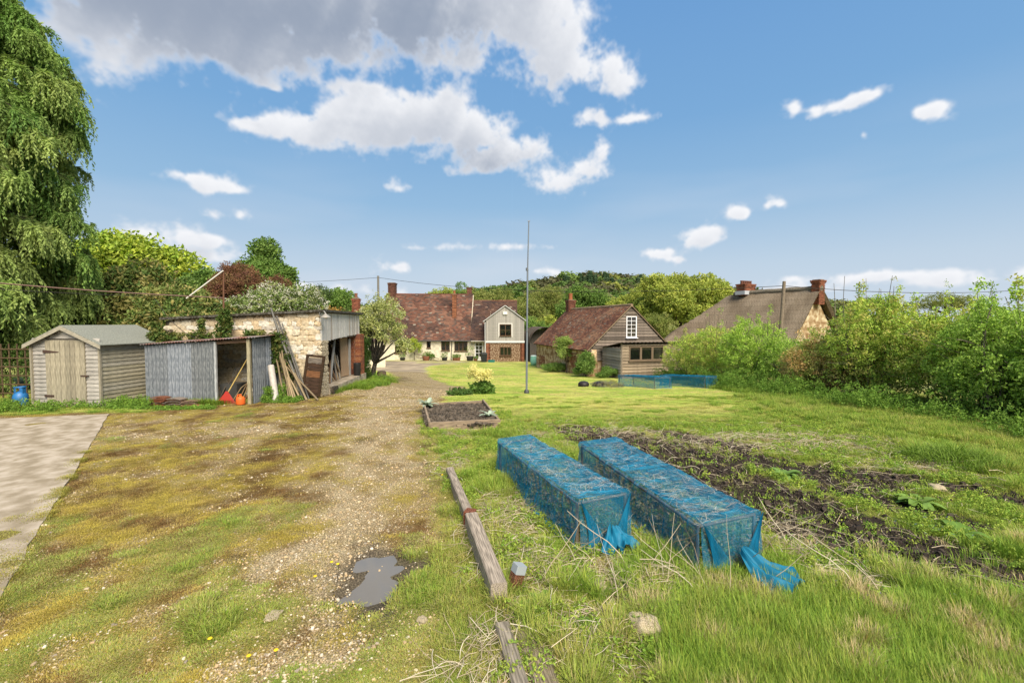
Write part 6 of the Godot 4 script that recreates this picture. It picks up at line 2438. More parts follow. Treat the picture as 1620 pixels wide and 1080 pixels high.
	tree("yew_tree", "second dark evergreen farther behind the cart shed roof", "tree", gp(-10.6, -25.0), 2.6, Vector3(1.6, 2.0, 1.2), [Color(0.04, 0.065, 0.02), Color(0.06, 0.085, 0.027)], 1500, 0.27, "fine", {"floor": 0.0})
	tree("far_oak", "distant round green tree left of the small cottage chimney", "tree", gp(-23.7, -60.0), 6.0, Vector3(3.4, 3.2, 3.0), mg, 1500, 0.55, "broad")
	tree("russet_bush", "orange-tinged creeper bush over the cart shed roof", "shrub", gp(-8.35, -20.5), 2.5, Vector3(0.85, 0.9, 0.7), [Color(0.24, 0.15, 0.04), Color(0.18, 0.17, 0.05), Color(0.3, 0.17, 0.05)], 700, 0.18, "shrub", {"floor": 0.0})
	# pear tree by the drive, clipped ivy column beside the pier
	tree("pear_tree", "crooked old pear tree in pale blossom beside the drive", "tree", gp(-6.15, -19.8), 2.0, Vector3(1.55, 1.75, 1.2), [Color(0.24, 0.27, 0.10), Color(0.29, 0.3, 0.12), Color(0.19, 0.22, 0.07)], 1200, 0.15, "shrub", {"trunk": 0.13, "crook": 0.12, "lean": 0.4, "blobs": 26, "limbs": 22, "gap": 0.14, "lump": 0.75, "blossom": Color(0.62, 0.62, 0.45), "blossom_n": 330, "blossom_size": 0.085, "bark": Color(0.1, 0.085, 0.065)})
	var iv := thing("clipped_evergreen", "narrow dark green clipped evergreen beside the brick pier", "shrub", gp(-6.2, -18.75))
	var ii := Inst.new()
	for i in 1500:
		var p := Vector3(ru(-0.2, 0.26), rng.randf() * 1.72, ru(-0.42, 0.42))
		ii.add(p, rand_basis(0.085), Color(0.03, 0.085, 0.015).lerp(Color(0.08, 0.13, 0.02), rng.randf()) * ru(0.7, 1.2))
	part_inst(ii, "foliage", leaf_mesh("fine"), iv)
	var st := G.new()
	st.col = Color(0.1, 0.08, 0.05)
	st.tube([Vector3(0, -0.1, 0), Vector3(0, 1.5, 0)], [0.05, 0.02], 6)
	part("stem", st, bark(), iv)
	# climbers on the stone wall and iron roof
	var cl := thing("wall_creeper", "leafy creeper growing over the iron store roof and stone wall", "creeper", Vector3(-8.5, 0, -13.3))
	var ci := Inst.new()
	for q in [[-1.6, 1.72, 0.5, 0.16, 160], [-0.6, 1.75, 0.35, 0.14, 90], [0.1, 2.0, 0.2, 0.4, 150], [0.15, 2.3, 0.13, 0.3, 70], [1.0, 1.85, 0.3, 0.1, 70], [1.55, 1.3, 0.13, 0.55, 130], [1.7, 1.6, 0.18, 0.3, 60], [2.0, 0.9, 0.12, 0.4, 60], [-1.9, 2.0, 0.1, 0.2, 30], [-0.55, 2.05, 0.08, 0.25, 40]]:
		for i in q[4]:
			ci.add(Vector3(q[0] + ru(-1, 1) * q[2], q[1] + ru(-1, 1) * q[3], ru(-0.06, 0.14)), rand_basis(0.09), [Color(0.07, 0.13, 0.025), Color(0.11, 0.17, 0.04), Color(0.2, 0.21, 0.06)][rng.randi() % 3] * ru(0.7, 1.2))
	part_inst(ci, "leaves", leaf_mesh("ivy"), cl)
	var cs := G.new()
	cs.col = Color(0.16, 0.12, 0.08)
	for q in [[0.1, 1.6, 2.6], [1.55, 0.0, 1.9], [-1.5, 1.6, 1.95]]:
		cs.tube([Vector3(q[0], q[1], 0.06), Vector3(q[0] + 0.05, (q[1] + q[2]) * 0.5, 0.07), Vector3(q[0] - 0.03, q[2], 0.05)], [0.015, 0.012, 0.006], 5)
	part("stem", cs, bark(), cl)
	# shrubs at the outbuilding and cottage
	tree("apple_sapling", "young apple tree in leaf against the outbuilding wall", "tree", gp(3.95, -33.0), 1.75, Vector3(0.95, 1.35, 0.8), [Color(0.2, 0.27, 0.07), Color(0.16, 0.22, 0.05)], 620, 0.17, "shrub", {"trunk": 0.07, "gap": 0.08, "blobs": 12})
	tree("rose_bush", "leafy rose bush at the outbuilding corner", "shrub", gp(4.75, -29.3), 0.7, Vector3(0.75, 0.8, 0.6), mg, 480, 0.16, "shrub", {"trunk": 0.03, "floor": 0.0})
	tree("low_shrub", "low green shrub at the foot of the lean-to side", "shrub", gp(6.2, -28.0), 0.3, Vector3(0.9, 0.4, 0.5), mg, 420, 0.14, "shrub", {"trunk": 0.02, "floor": 0.0})
	tree("low_shrub", "weedy green clump along the outbuilding wall", "shrub", gp(3.2, -33.8), 0.3, Vector3(1.2, 0.45, 0.5), mg, 420, 0.16, "shrub", {"trunk": 0.02, "floor": 0.0})
	tree("wall_shrub", "yellow-green shrub trained on the cream cottage wall", "shrub", Vector3(-10.6, -2.05, -49.3), 1.5, Vector3(0.85, 0.95, 0.3), yg, 480, 0.16, "shrub", {"trunk": 0.04, "gap": 0.05})
	tree("border_shrub", "small green shrub in the cottage border", "shrub", Vector3(-8.8, -2.05, -49.2), 0.5, Vector3(0.5, 0.55, 0.3), mg, 200, 0.14, "shrub", {"trunk": 0.03, "floor": 0.0})
	# trees beyond the buildings, single ones
	var wl := [Color(0.23, 0.265, 0.05), Color(0.28, 0.30, 0.06), Color(0.19, 0.235, 0.045)]
	var ol := [Color(0.15, 0.175, 0.045), Color(0.19, 0.20, 0.06), Color(0.12, 0.15, 0.035)]
	var far := [
		["willow_tree", "large yellow-green willow behind the outbuilding and the thatch", 34.8, 95.0, 12.0, 9.0, wl, 5200],
		["willow_tree", "smaller yellow-green tree beside the large willow", 28.0, 105.0, 10.5, 5.6, wl, 2600],
		["round_tree", "rounded light green tree behind the outbuilding chimney", 17.5, 110.0, 9.8, 7.0, mg, 3000],
		["round_tree", "olive green tree on the slope above the barn", 14.4, 190.0, 19.0, 10.0, ol, 2600],
		["round_tree", "broad olive tree above the farmhouse wing roof", -8.3, 150.0, 14.0, 9.4, ol, 2600],
		["round_tree", "yellow-green tree above the farmhouse ridge", -23.2, 140.0, 13.0, 8.0, wl, 2400],
		["round_tree", "green tree behind the two farmhouse chimneys", -17.6, 172.0, 16.5, 8.0, mg, 2200],
		["round_tree", "dull green tree over the thatched hip", 60.0, 120.0, 10.0, 7.0, ol, 2200],
		["round_tree", "pale green tree left of the thatched cottage ridge", 56.0, 150.0, 15.0, 8.0, wl, 2400],
		["scrub_bush", "pale scrubby bush behind the outbuilding's far end", 6.2, 78.0, 3.6, 3.4, wl, 1000],
		["scrub_bush", "low green thicket right behind the outbuilding roof", 12.4, 72.0, 3.3, 3.6, mg, 1000],
		["scrub_bush", "hazy green bush between the outbuilding and the thatch", 25.8, 84.0, 3.7, 4.2, ol, 1100],
		["scrub_bush", "bush beside the round roofed barn", 3.6, 66.0, 2.8, 3.0, mg, 900],
		["round_tree", "light tree beyond the left farmhouse chimney", -25.5, 120.0, 8.6, 4.6, wl, 1500],
		["round_tree", "mid-green tree over the barn roof", 3.0, 132.0, 9.4, 6.8, ol, 2000]]
	for q in far:
		var b := gp(q[2], -q[3])
		var h: float = q[4] - b.y
		var low := 0.12 if q[0] == "scrub_bush" else 0.24
		tree(q[0], q[1], "bush" if q[0] == "scrub_bush" else "tree", b, h * (0.5 + low * 0.5), Vector3(q[5], h * (0.5 - low * 0.4), q[5] * 0.8), q[6], q[7], 0.085 * q[5] + 0.12, "broad", {"group": "trees beyond the buildings", "blobs": 20, "trunk": 0.03 * h, "gap": 0.04})
	# little bare-limbed tree beyond the hedge
	tree("flat_topped_tree", "thin-leaved flat-topped tree beyond the hedge against the sky", "tree", gp(38.0, -40.0), 5.6, Vector3(3.6, 1.1, 2.6), ol, 420, 0.3, "fine", {"trunk": 0.16, "limbs": 14, "blobs": 14, "gap": 0.15, "bark": Color(0.09, 0.075, 0.06)})
	tree("flat_topped_tree", "smaller thin tree left of the flat-topped one", "tree", gp(32.5, -41.0), 5.3, Vector3(2.2, 1.2, 2.0), ol, 260, 0.3, "fine", {"trunk": 0.13, "limbs": 12, "blobs": 12, "gap": 0.15, "bark": Color(0.09, 0.075, 0.06)})
	# the wood on the hill, one mass
	var kinds := [wl, ol, mg, [Color(0.11, 0.105, 0.05), Color(0.13, 0.13, 0.06)], [Color(0.03, 0.055, 0.025), Color(0.04, 0.065, 0.03)]]
	var crown := G.new()
	for i in 900:
		var d := rdir()
		if d.y < -0.3:
			d.y *= -0.5
		var v := ru(0.75, 1.25)
		v = lerpf(v, 1.0, 0.6)
		crown.col = Color(v, v, v)
		var k := ru(0.8, 1.0) * (0.9 + 0.6 * fn_mid.get_noise_3d(d.x, d.y, d.z))
		var p := Vector3(d.x, d.y * 0.8 + 0.75, d.z) * k
		var s := (d + rdir() * 0.8).cross(rdir()).normalized() * ru(0.05, 0.1)
		var q := s.cross(d + rdir() * 0.6).normalized() * ru(0.05, 0.1)
		crown.quad(p - s - q, p + s - q * 0.7, p + s * 0.8 + q, p - s * 0.9 + q)
	var cm := crown.mesh()
	var cone := G.new()
	for i in 300:
		var k := rng.randf()
		var a := ru(0, TAU)
		var v := ru(0.75, 1.25)
		cone.col = Color(v, v, v)
		var rr := (1.0 - k) * ru(0.3, 0.5) + 0.02
		var p := Vector3(cos(a) * rr, 0.15 + k * 1.9, sin(a) * rr)
		var s := Vector3(-sin(a), 0, cos(a)) * ru(0.06, 0.12)
		var q := Vector3(cos(a) * 0.12, -0.09, sin(a) * 0.12)
		cone.quad(p - s, p + s, p + s + q, p - s + q)
	var om := cone.mesh()
	var wood_i := Inst.new()
	var fir_i := Inst.new()
	for i in 1900:
		var d := ru(185, 430)
		var x := ru(-0.75, 0.75) * d
		var dens := fn_lo.get_noise_2d(x * 0.02 + 4.0, d * 0.03)
		if d < 300 and dens < 0.02 - 0.35 * smooth(185, 300, d) + 0.15:
			continue
		var kn := fn_lo.get_noise_2d(x * 0.05 + 90.0, d * 0.05)
		var ki := int(clampf((kn + 0.6 + ru(-0.4, 0.4)) * 4.0, 0, 3))
		var s := ru(5.5, 10.5)
		var p := gp(x, -d)
		if d > 300 and x > 30 and x < 130 and fn_lo.get_noise_2d(x * 0.09, d * 0.09) > 0.1:
			for q in 2:
				fir_i.add(gp(x + ru(-6, 6), -d + ru(-6, 6)), Basis.from_scale(Vector3(6.5, 5.2, 6.5) * ru(0.75, 1.2)), kinds[4][i % 2] * 2.2 * ru(0.8, 1.2))
		else:
			wood_i.add(p, Basis(Vector3.UP, ru(0, TAU)) * Basis.from_scale(Vector3(s, s * ru(0.55, 0.85), s)), kinds[ki][rng.randi() % 2] * ru(0.8, 1.25))
	stuff(wood_i.node("woodland", cm, mats["leaf"]), "spring woodland covering the hill behind the houses", "woodland")
	stuff(fir_i.node("fir_plantation", om, mats["leaf"]), "dark firs standing along the crest of the hill", "woodland")


func make_hedges() -> void:
	# the overgrown boundary hedge, bush by bush
	var c1 := [Color(0.19, 0.25, 0.045), Color(0.24, 0.28, 0.055), Color(0.14, 0.2, 0.035), Color(0.22, 0.21, 0.06)]
	var c2 := [Color(0.15, 0.22, 0.04), Color(0.19, 0.27, 0.05), Color(0.11, 0.17, 0.03)]
	var c3 := [Color(0.2, 0.2, 0.06), Color(0.24, 0.19, 0.075), Color(0.17, 0.2, 0.05), Color(0.26, 0.17, 0.07)]
	var c4 := [Color(0.17, 0.25, 0.04), Color(0.21, 0.28, 0.05), Color(0.14, 0.21, 0.035)]
	var h := [
		["hawthorn_bush", "pale yellowish hawthorn at the lean-to's plank door", 10.0, -25.0, 2.5, 1.6, c1, 2300],
		["hawthorn_bush", "spiky hawthorn with tall shoots before the thatched hip", 9.9, -22.0, 2.7, 1.6, c1, 2300],
		["elder_bush", "bright green elder bush before the utility pole", 10.2, -19.2, 2.7, 1.4, c4, 2200],
		["hazel_bush", "green hazel bush under the thatched eaves", 11.0, -17.4, 1.9, 1.4, c2, 2200],
		["bramble_bush", "brownish bush thin at the foot, below the cottage gable", 10.6, -15.3, 1.75, 1.4, c3, 2600],
		["elder_bush", "light green leafy bush in front of the cottage window", 11.8, -15.4, 2.35, 1.2, c4, 2000],
		["hazel_bush", "tall hazel with whippy shoots against the sky", 11.2, -13.8, 3.0, 1.5, c1, 3400],
		["field_maple_bush", "yellow-green maple bush in the middle of the hedge", 11.9, -11.8, 2.6, 1.6, c1, 3400],
		["hazel_bush", "fresh green hazel bush near the dead twigs", 11.4, -10.3, 2.5, 1.5, c2, 3600],
		["field_maple_bush", "broad yellow-green bush before the flat-topped tree", 13.0, -10.6, 2.6, 1.6, c1, 2600],
		["hazel_bush", "green bush with red-tipped shoots near the plot's end", 11.8, -8.9, 2.4, 1.5, c2, 3600],
		["hawthorn_bush", "last hawthorn of the hedge with creamy flowers", 12.6, -7.9, 2.4, 1.5, c2, 3200],
		["field_maple_bush", "tall bush at the outer end of the hedge", 14.0, -9.0, 2.6, 1.6, c1, 2400]]
	for q in h:
		var b := gp(q[2], q[3])
		var t := thing(q[0], q[1], "bush", b, 0.0, "bushes of the boundary hedge")
		var hh: float = q[4]
		var r: float = q[5]
		var st := G.new()
		for i in 16:
			st.col = Color(0.3, 0.26, 0.19) * ru(0.6, 1.3)
			var a := ru(0, TAU)
			var f := Vector3(cos(a) * 0.5 * r, -0.05, sin(a) * 0.5 * r) * ru(0.2, 1.0)
			limb(st, f, f * 1.3 + Vector3(ru(-0.4, 0.4), hh * ru(0.7, 1.3), ru(-0.4, 0.4)), ru(0.015, 0.035), 0.006, 0.06, 5)
		for i in 60:
			st.col = Color(0.34, 0.28, 0.2) * ru(0.6, 1.3)
			var a := ru(0, TAU)
			var f := Vector3(cos(a) * r * 0.4, hh * ru(0.1, 0.7), sin(a) * r * 0.4)
			limb(st, f, f + Vector3(cos(a) * r * ru(0.4, 0.75), ru(-0.1, 0.6), sin(a) * r * ru(0.4, 0.75)), 0.012, 0.004, 0.1, 4)
		part("stems", st, bark(), t)
		var it := Inst.new()
		var shoots := []
		for i in 9:
			shoots.append([ru(-0.8, 0.8) * r, ru(-0.6, 0.6) * r, hh * ru(1.02, 1.3)])
		for i in int(q[7] * 1.05):
			var d := rdir()
			var k := pow(rng.randf(), 0.4)
			var p := Vector3(d.x * r * k, hh * 0.52 + d.y * hh * 0.52 * k, d.z * r * k)
			p.x *= 1.0 + 0.15 * fn_lo.get_noise_2d(p.y * 2.0, b.z)
			var thin := fn_mid.get_noise_3d(p.x + b.x, p.y * 1.2, p.z + b.z)
			if thin > 0.2 or (p.y < hh * 0.3 and rng.randf() < 0.2):
				continue
			if i % 24 == 0:
				var s: Array = shoots[rng.randi() % 9]
				p = Vector3(s[0] + ru(-0.06, 0.06), lerpf(hh * 0.8, s[2], rng.randf()), s[1] + ru(-0.06, 0.06))
			var col: Color = q[6][rng.randi() % q[6].size()]
			it.add(p, rand_basis(ru(0.06, 0.15)), col * 2.2 * ru(0.75, 1.25))
		part_inst(it, "foliage", leaf_mesh("shrub"), t)
		if q[0] == "hawthorn_bush" and q[3] > -10:
			var bl := Inst.new()
			for i in 130:
				bl.add(Vector3(ru(-1, 0.2) * r, ru(0.2, 0.9), ru(-0.8, 0.8) * r), rand_basis(0.05), Color(0.7, 0.7, 0.58))
			part_inst(bl, "blossom", leaf_mesh("petal"), t)


# ---------------------------------------------------------------- ground cover
func blade(g: G, p: Vector3, dir: Vector3, len: float, w: float, bend: float) -> void:
	var side := Vector3(-dir.z, 0, dir.x) * w * 0.5
	var m := p + Vector3.UP * len * 0.55 + dir * len * bend * 0.3
	var tip := p + Vector3.UP * len * (1.0 - 0.35 * bend) + dir * len * bend
	g.quad(p - side, p + side, m + side * 0.75, m - side * 0.75)
	g.tri(m - side * 0.75, m + side * 0.75, tip)


func tuft(n: int, spread: float, len: float, w: float, bend: float) -> ArrayMesh:
	var g := G.new()
	for i in n:
		var v := ru(0.75, 1.25)
		g.col = Color(v * ru(0.9, 1.15), v, v * ru(0.8, 1.1))
		if rng.randf() < 0.1:
			g.col = Color(1.9, 1.25, 1.6)
		var a := ru(0, TAU)
		blade(g, Vector3(cos(a), 0, sin(a)) * spread * sqrt(rng.randf()) - Vector3(0, 0.01, 0), Vector3(cos(a + ru(-1, 1)), 0, sin(a + ru(-1, 1))), len * ru(0.55, 1.1), w * ru(0.8, 1.2), bend * ru(0.4, 1.3))
	return g.mesh()


func in_slab(x: float, d: float) -> bool:
	# left of the slab edge and nearer than its far side
	var k := (d - 2.55) / 8.23
	return x < lerpf(-3.3, -9.62, k) - 0.03 - 0.12 * maxf(0.0, fn_mid.get_noise_2d(k * 30.0, 9.0)) and d < 10.78 + (x + 9.62) * 0.25


func in_building(x: float, d: float) -> bool:
	if x < -10.6 and x > -12.65 and d > 11.65 and d < 13.9:
		return true
	if x < -5.7 and x > -10.5 and d > 13.4:
		return d < 18.6
	if x > -9.9 and x < -7.0 and d > 12.2 and d < 13.5:
		return true
	if d > 48.4:
		return true
	if x > 4.8 and d > 27.3 - 0.1 * (x - 6.6):
		return x < 11.5
	return false


func in_bed(x: float, d: float) -> bool:
	return x > -1.75 - (d - 9.1) * 0.24 and x < -0.3 - (d - 9.4) * 0.2 and d > 9.1 and d < 11.8


func in_cage(x: float, d: float) -> bool:
	for c in [[0.64, 4.3, -0.2, 6.58, 0.55], [1.62, 3.84, 0.98, 6.5, 0.66]]:
		if d > c[1] and d < c[3] + 0.1:
			var l := lerpf(c[0], c[2], (d - c[1]) / (c[3] - c[1]))
			if x > l and x < l + c[4]:
				return true
	return false


func seen(x: float, d: float) -> bool:
	return absf(x) < d * 1.16 + 2.0


func make_ground_cover() -> void:
	var lm := mats["leaf"] as Material
	var gm := mat("grass_blade", Color(1, 1, 1), 0.6, null, Vector3.ONE, 0, {"vc": true, "spec": 0.3, "back": Color(0.45, 0.5, 0.3)})
	var tall := [tuft(16, 0.07, 0.2, 0.006, 0.5), tuft(14, 0.08, 0.17, 0.006, 0.75)]
	var mid := [tuft(14, 0.07, 0.09, 0.0055, 0.6), tuft(13, 0.09, 0.075, 0.005, 0.8)]
	var low := [tuft(16, 0.075, 0.032, 0.005, 0.7), tuft(14, 0.085, 0.026, 0.0055, 0.9)]
	var ti := [Inst.new(), Inst.new()]
	var mi := [Inst.new(), Inst.new()]
	var li := [Inst.new(), Inst.new()]
	var green := [Color(0.19, 0.31, 0.04), Color(0.24, 0.37, 0.045), Color(0.29, 0.38, 0.06), Color(0.16, 0.27, 0.04)]
	var yell := [Color(0.40, 0.39, 0.08), Color(0.46, 0.41, 0.13), Color(0.48, 0.38, 0.18)]
	var mossy := [Color(0.47, 0.38, 0.075), Color(0.38, 0.29, 0.06), Color(0.48, 0.37, 0.12), Color(0.2, 0.115, 0.04)]
	# near and middle ground
	for i in 265000:
		var d := 2.3 + 12.0 * pow(rng.randf(), 1.5)
		var x := ru(-1, 1) * (d * 1.16 + 1.5)
		if x < -16 or x > 12.5 or in_slab(x, d) or in_building(x, d) or in_bed(x, d) or in_cage(x, d):
			continue
		var n0 := fn_lo.get_noise_2d(x, d)
		var n1 := fn_mid.get_noise_2d(x, d)
		var yd := yard(x, d)
		var b := Basis(Vector3.UP, ru(0, TAU))
		if yd > 0.5:
			if puddle(x, d) > -0.3 + 0.3 * n1:
				continue
			var bare := gravel(x, d)
			var grass := smooth(5.6, 2.6, d) * 0.5 - 0.05 + 0.9 * n0 + 0.6 * n1 - 0.9 * bare + smooth(-0.9, 0.0, x - interp(EDGE_D, EDGE_R, d)) * 0.9 * smooth(12.5, 10.0, d) - 0.5 * smooth(9.0, 13.0, d)
			if grass > 0.15 and rng.randf() < 0.85:
				var s := ru(0.5, 0.9) * (0.7 + 0.6 * clampf(grass, 0, 1))
				var c: Color = green[rng.randi() % 4].lerp(yell[rng.randi() % 3], clampf(0.7 - 0.6 * n1 - 0.5 * n0 + ru(-0.35, 0.35), 0, 1))
				var o: Inst = (mi if grass > 0.75 and rng.randf() < 0.5 else li)[i % 2]
				o.add(gz(x, -d), b * Basis.from_scale(Vector3(1, s, 1)), c * ru(0.85, 1.15))
			elif rng.randf() > bare * 1.1:
				var s := ru(0.4, 1.25)
				li[i % 2].add(gz(x, -d), b * Basis.from_scale(Vector3(0.9, s, 0.9)), mossy[int(clampf((0.5 + 1.1 * fn_mid.get_noise_2d(x * 0.8 + 31.0, d * 0.8) + ru(-0.3, 0.3)) * 4, 0, 3))] * ru(0.8, 1.25))
			continue
		var so := soil(x, d)
		if so > 0.2 and rng.randf() < 0.96:
			continue
		var straw := dry(x, d)
		if rng.randf() < straw * 0.75:
			continue
		var c2: Color = green[rng.randi() % 4].lerp(yell[rng.randi() % 3], clampf(0.2 - 0.6 * n1 + 0.5 * straw + 0.5 * fn_hi.get_noise_2d(x * 0.5, d * 0.5) + ru(-0.2, 0.3), 0, 1.0))
		if d < 4.6 and x > 0.8:
			var dead := fn_mid.get_noise_2d(x * 1.7 + 40.0, d * 1.7)
			c2 = green[rng.randi() % 4].lerp(yell[rng.randi() % 3], clampf(0.05 + 1.2 * dead + ru(-0.1, 0.25), 0, 1))
			if dead > 0.38:
				c2 = Color(0.52, 0.42, 0.24)
		c2 *= 1.12
		var rank := 0.25 + 0.9 * n1 + 0.5 * n0
		if d < 4.3 and x > 0.9:
			rank += 0.55 * smooth(4.4, 3.4, d)
		if x > 6.0:
			rank += 0.45 * smooth(6, 8.5, x)
		rank -= 1.3 * smooth(9.6, 11.2, d + 0.8 * n0 + 0.5 * n1) * smooth(7.5, 5.0, x + n0)
		if x < -4.0:
			rank += 0.2
		if x > 0.2 and d > 4.4 and d < 10.0 and x < 6.5 + n1:
			rank -= 0.75
		if rank > 0.42:
			ti[i % 2].add(gz(x, -d), b * Basis.from_scale(Vector3.ONE * ru(0.65, 1.1)), c2 * ru(0.85, 1.15))
		elif rank > -0.6:
			mi[i % 2].add(gz(x, -d), b * Basis.from_scale(Vector3.ONE * ru(0.7, 1.2)), c2 * ru(0.85, 1.15))
		else:
			var mow := smooth(9.0, 13.0, d)
			c2 = c2.lerp(yell[rng.randi() % 3], mow * clampf(0.45 + 0.8 * fn_lo.get_noise_2d(x * 0.6, d * 1.6) + ru(-0.2, 0.2), 0, 1))
			li[i % 2].add(gz(x, -d), b * Basis.from_scale(Vector3(1.1, 1.0, 1.1)), c2 * ru(1.05, 1.35) * (1.0 + 0.2 * mow))
	# lawn beyond
	for i in 70000:
		var d := 12.0 + 34.0 * pow(rng.randf(), 1.6)
		var x := ru(-9.5, 10.5)
		if in_building(x, d) or yard(x, d) > 0.4 or not seen(x, d):
			continue
		var c: Color = green[rng.randi() % 4].lerp(yell[rng.randi() % 3], clampf(0.42 + 0.9 * fn_lo.get_noise_2d(x * 0.6, d * 1.6) + 0.7 * fn_mid.get_noise_2d(x, d) + ru(-0.25, 0.25), 0, 1))
		var wide := 1.0 + d * 0.05
		var edge := smooth(7.3, 9.0, x) + smooth(-4.4, -5.2, x) * smooth(22, 18, d)
		if edge > 0.3 and rng.randf() < edge:
			ti[i % 2].add(gz(x, -d), Basis(Vector3.UP, ru(0, TAU)) * Basis.from_scale(Vector3(wide, ru(0.7, 1.4), wide)), green[rng.randi() % 4] * ru(0.7, 1.1))
		else:
			li[i % 2].add(gz(x, -d), Basis(Vector3.UP, ru(0, TAU)) * Basis.from_scale(Vector3(wide, ru(0.8, 1.4), wide)), c * ru(1.15, 1.55))
	var names := ["tall_grass", "meadow_grass", "short_grass"]
	var labs := ["long lush green grass along the plot, hedge and verges", "rough medium grass among the plot and yard edges", "short cropped grass and moss over the lawn and yard"]
	var sets := [ti, mi, li]
	var shapes := [tall, mid, low]
	for k in 3:
		for j in 2:
			stuff(sets[k][j].node(names[k] if j == 0 else names[k] + "_001", shapes[k][j], gm), labs[k] + ("" if j == 0 else ", wider tufts"), "grass")
	# moss and turf creeping over the slab's broken edge
	var cr := Inst.new()
	for i in 2600:
		var k := ru(0.0, 0.62)
		var off := rng.randf() * rng.randf() * (0.12 + 0.5 * smooth(0.05, 0.16, k) * smooth(0.4, 0.24, k))
		var x := lerpf(-3.3, -9.62, k) - off
		var d := lerpf(2.55, 10.78, k) - off * 0.8
		if fn_mid.get_noise_2d(x * 1.6, d * 1.6) + ru(-0.2, 0.2) < 0.0:
			continue
		cr.add(Vector3(x, 0.02, -d), Basis(Vector3.UP, ru(0, TAU)) * Basis.from_scale(Vector3(1, ru(0.4, 1.3), 1)), mossy[rng.randi() % 4].lerp(green[rng.randi() % 4], rng.randf() * 0.6))
	stuff(cr.node("edge_moss", low[0], gm), "moss and turf creeping over the edge of the concrete", "moss")
	make_litter()
	make_weeds()


# where dead stalks lie thick
func dry(x: float, d: float) -> float:
	var a := 0.0
	for q in [[-0.1, 4.9, 0.4, 0.9, 1.0], [0.35, 3.9, 0.6, 0.35, 0.9], [1.25, 3.7, 0.7, 0.4, 0.9], [0.55, 3.05, 0.5, 0.35, 0.8], [2.6, 4.3, 0.45, 0.4, 0.8], [1.3, 5.4, 0.14, 1.1, 0.7], [2.0, 8.9, 1.0, 0.3, 0.8], [4.6, 8.4, 2.2, 0.4, 0.9], [6.6, 6.9, 1.3, 0.4, 0.8], [5.2, 7.9, 2.0, 0.4, 0.7], [0.1, 2.9, 0.5, 0.4, 0.6], [-0.85, 6.9, 0.25, 0.8, 0.6], [3.0, 3.8, 0.8, 0.2, 0.6], [-1.2, 8.7, 0.6, 0.25, 0.5], [0.5, 8.6, 0.4, 0.4, 0.5]]:
		a = maxf(a, q[4] * exp(-pow((x - q[0]) / q[2], 2.0) - pow((d - q[1]) / q[3], 2.0)))
	return clampf(a + 0.35 * fn_mid.get_noise_2d(x * 1.3 + 5.0, d * 1.3) * smooth(0.02, 0.2, a), 0, 1)


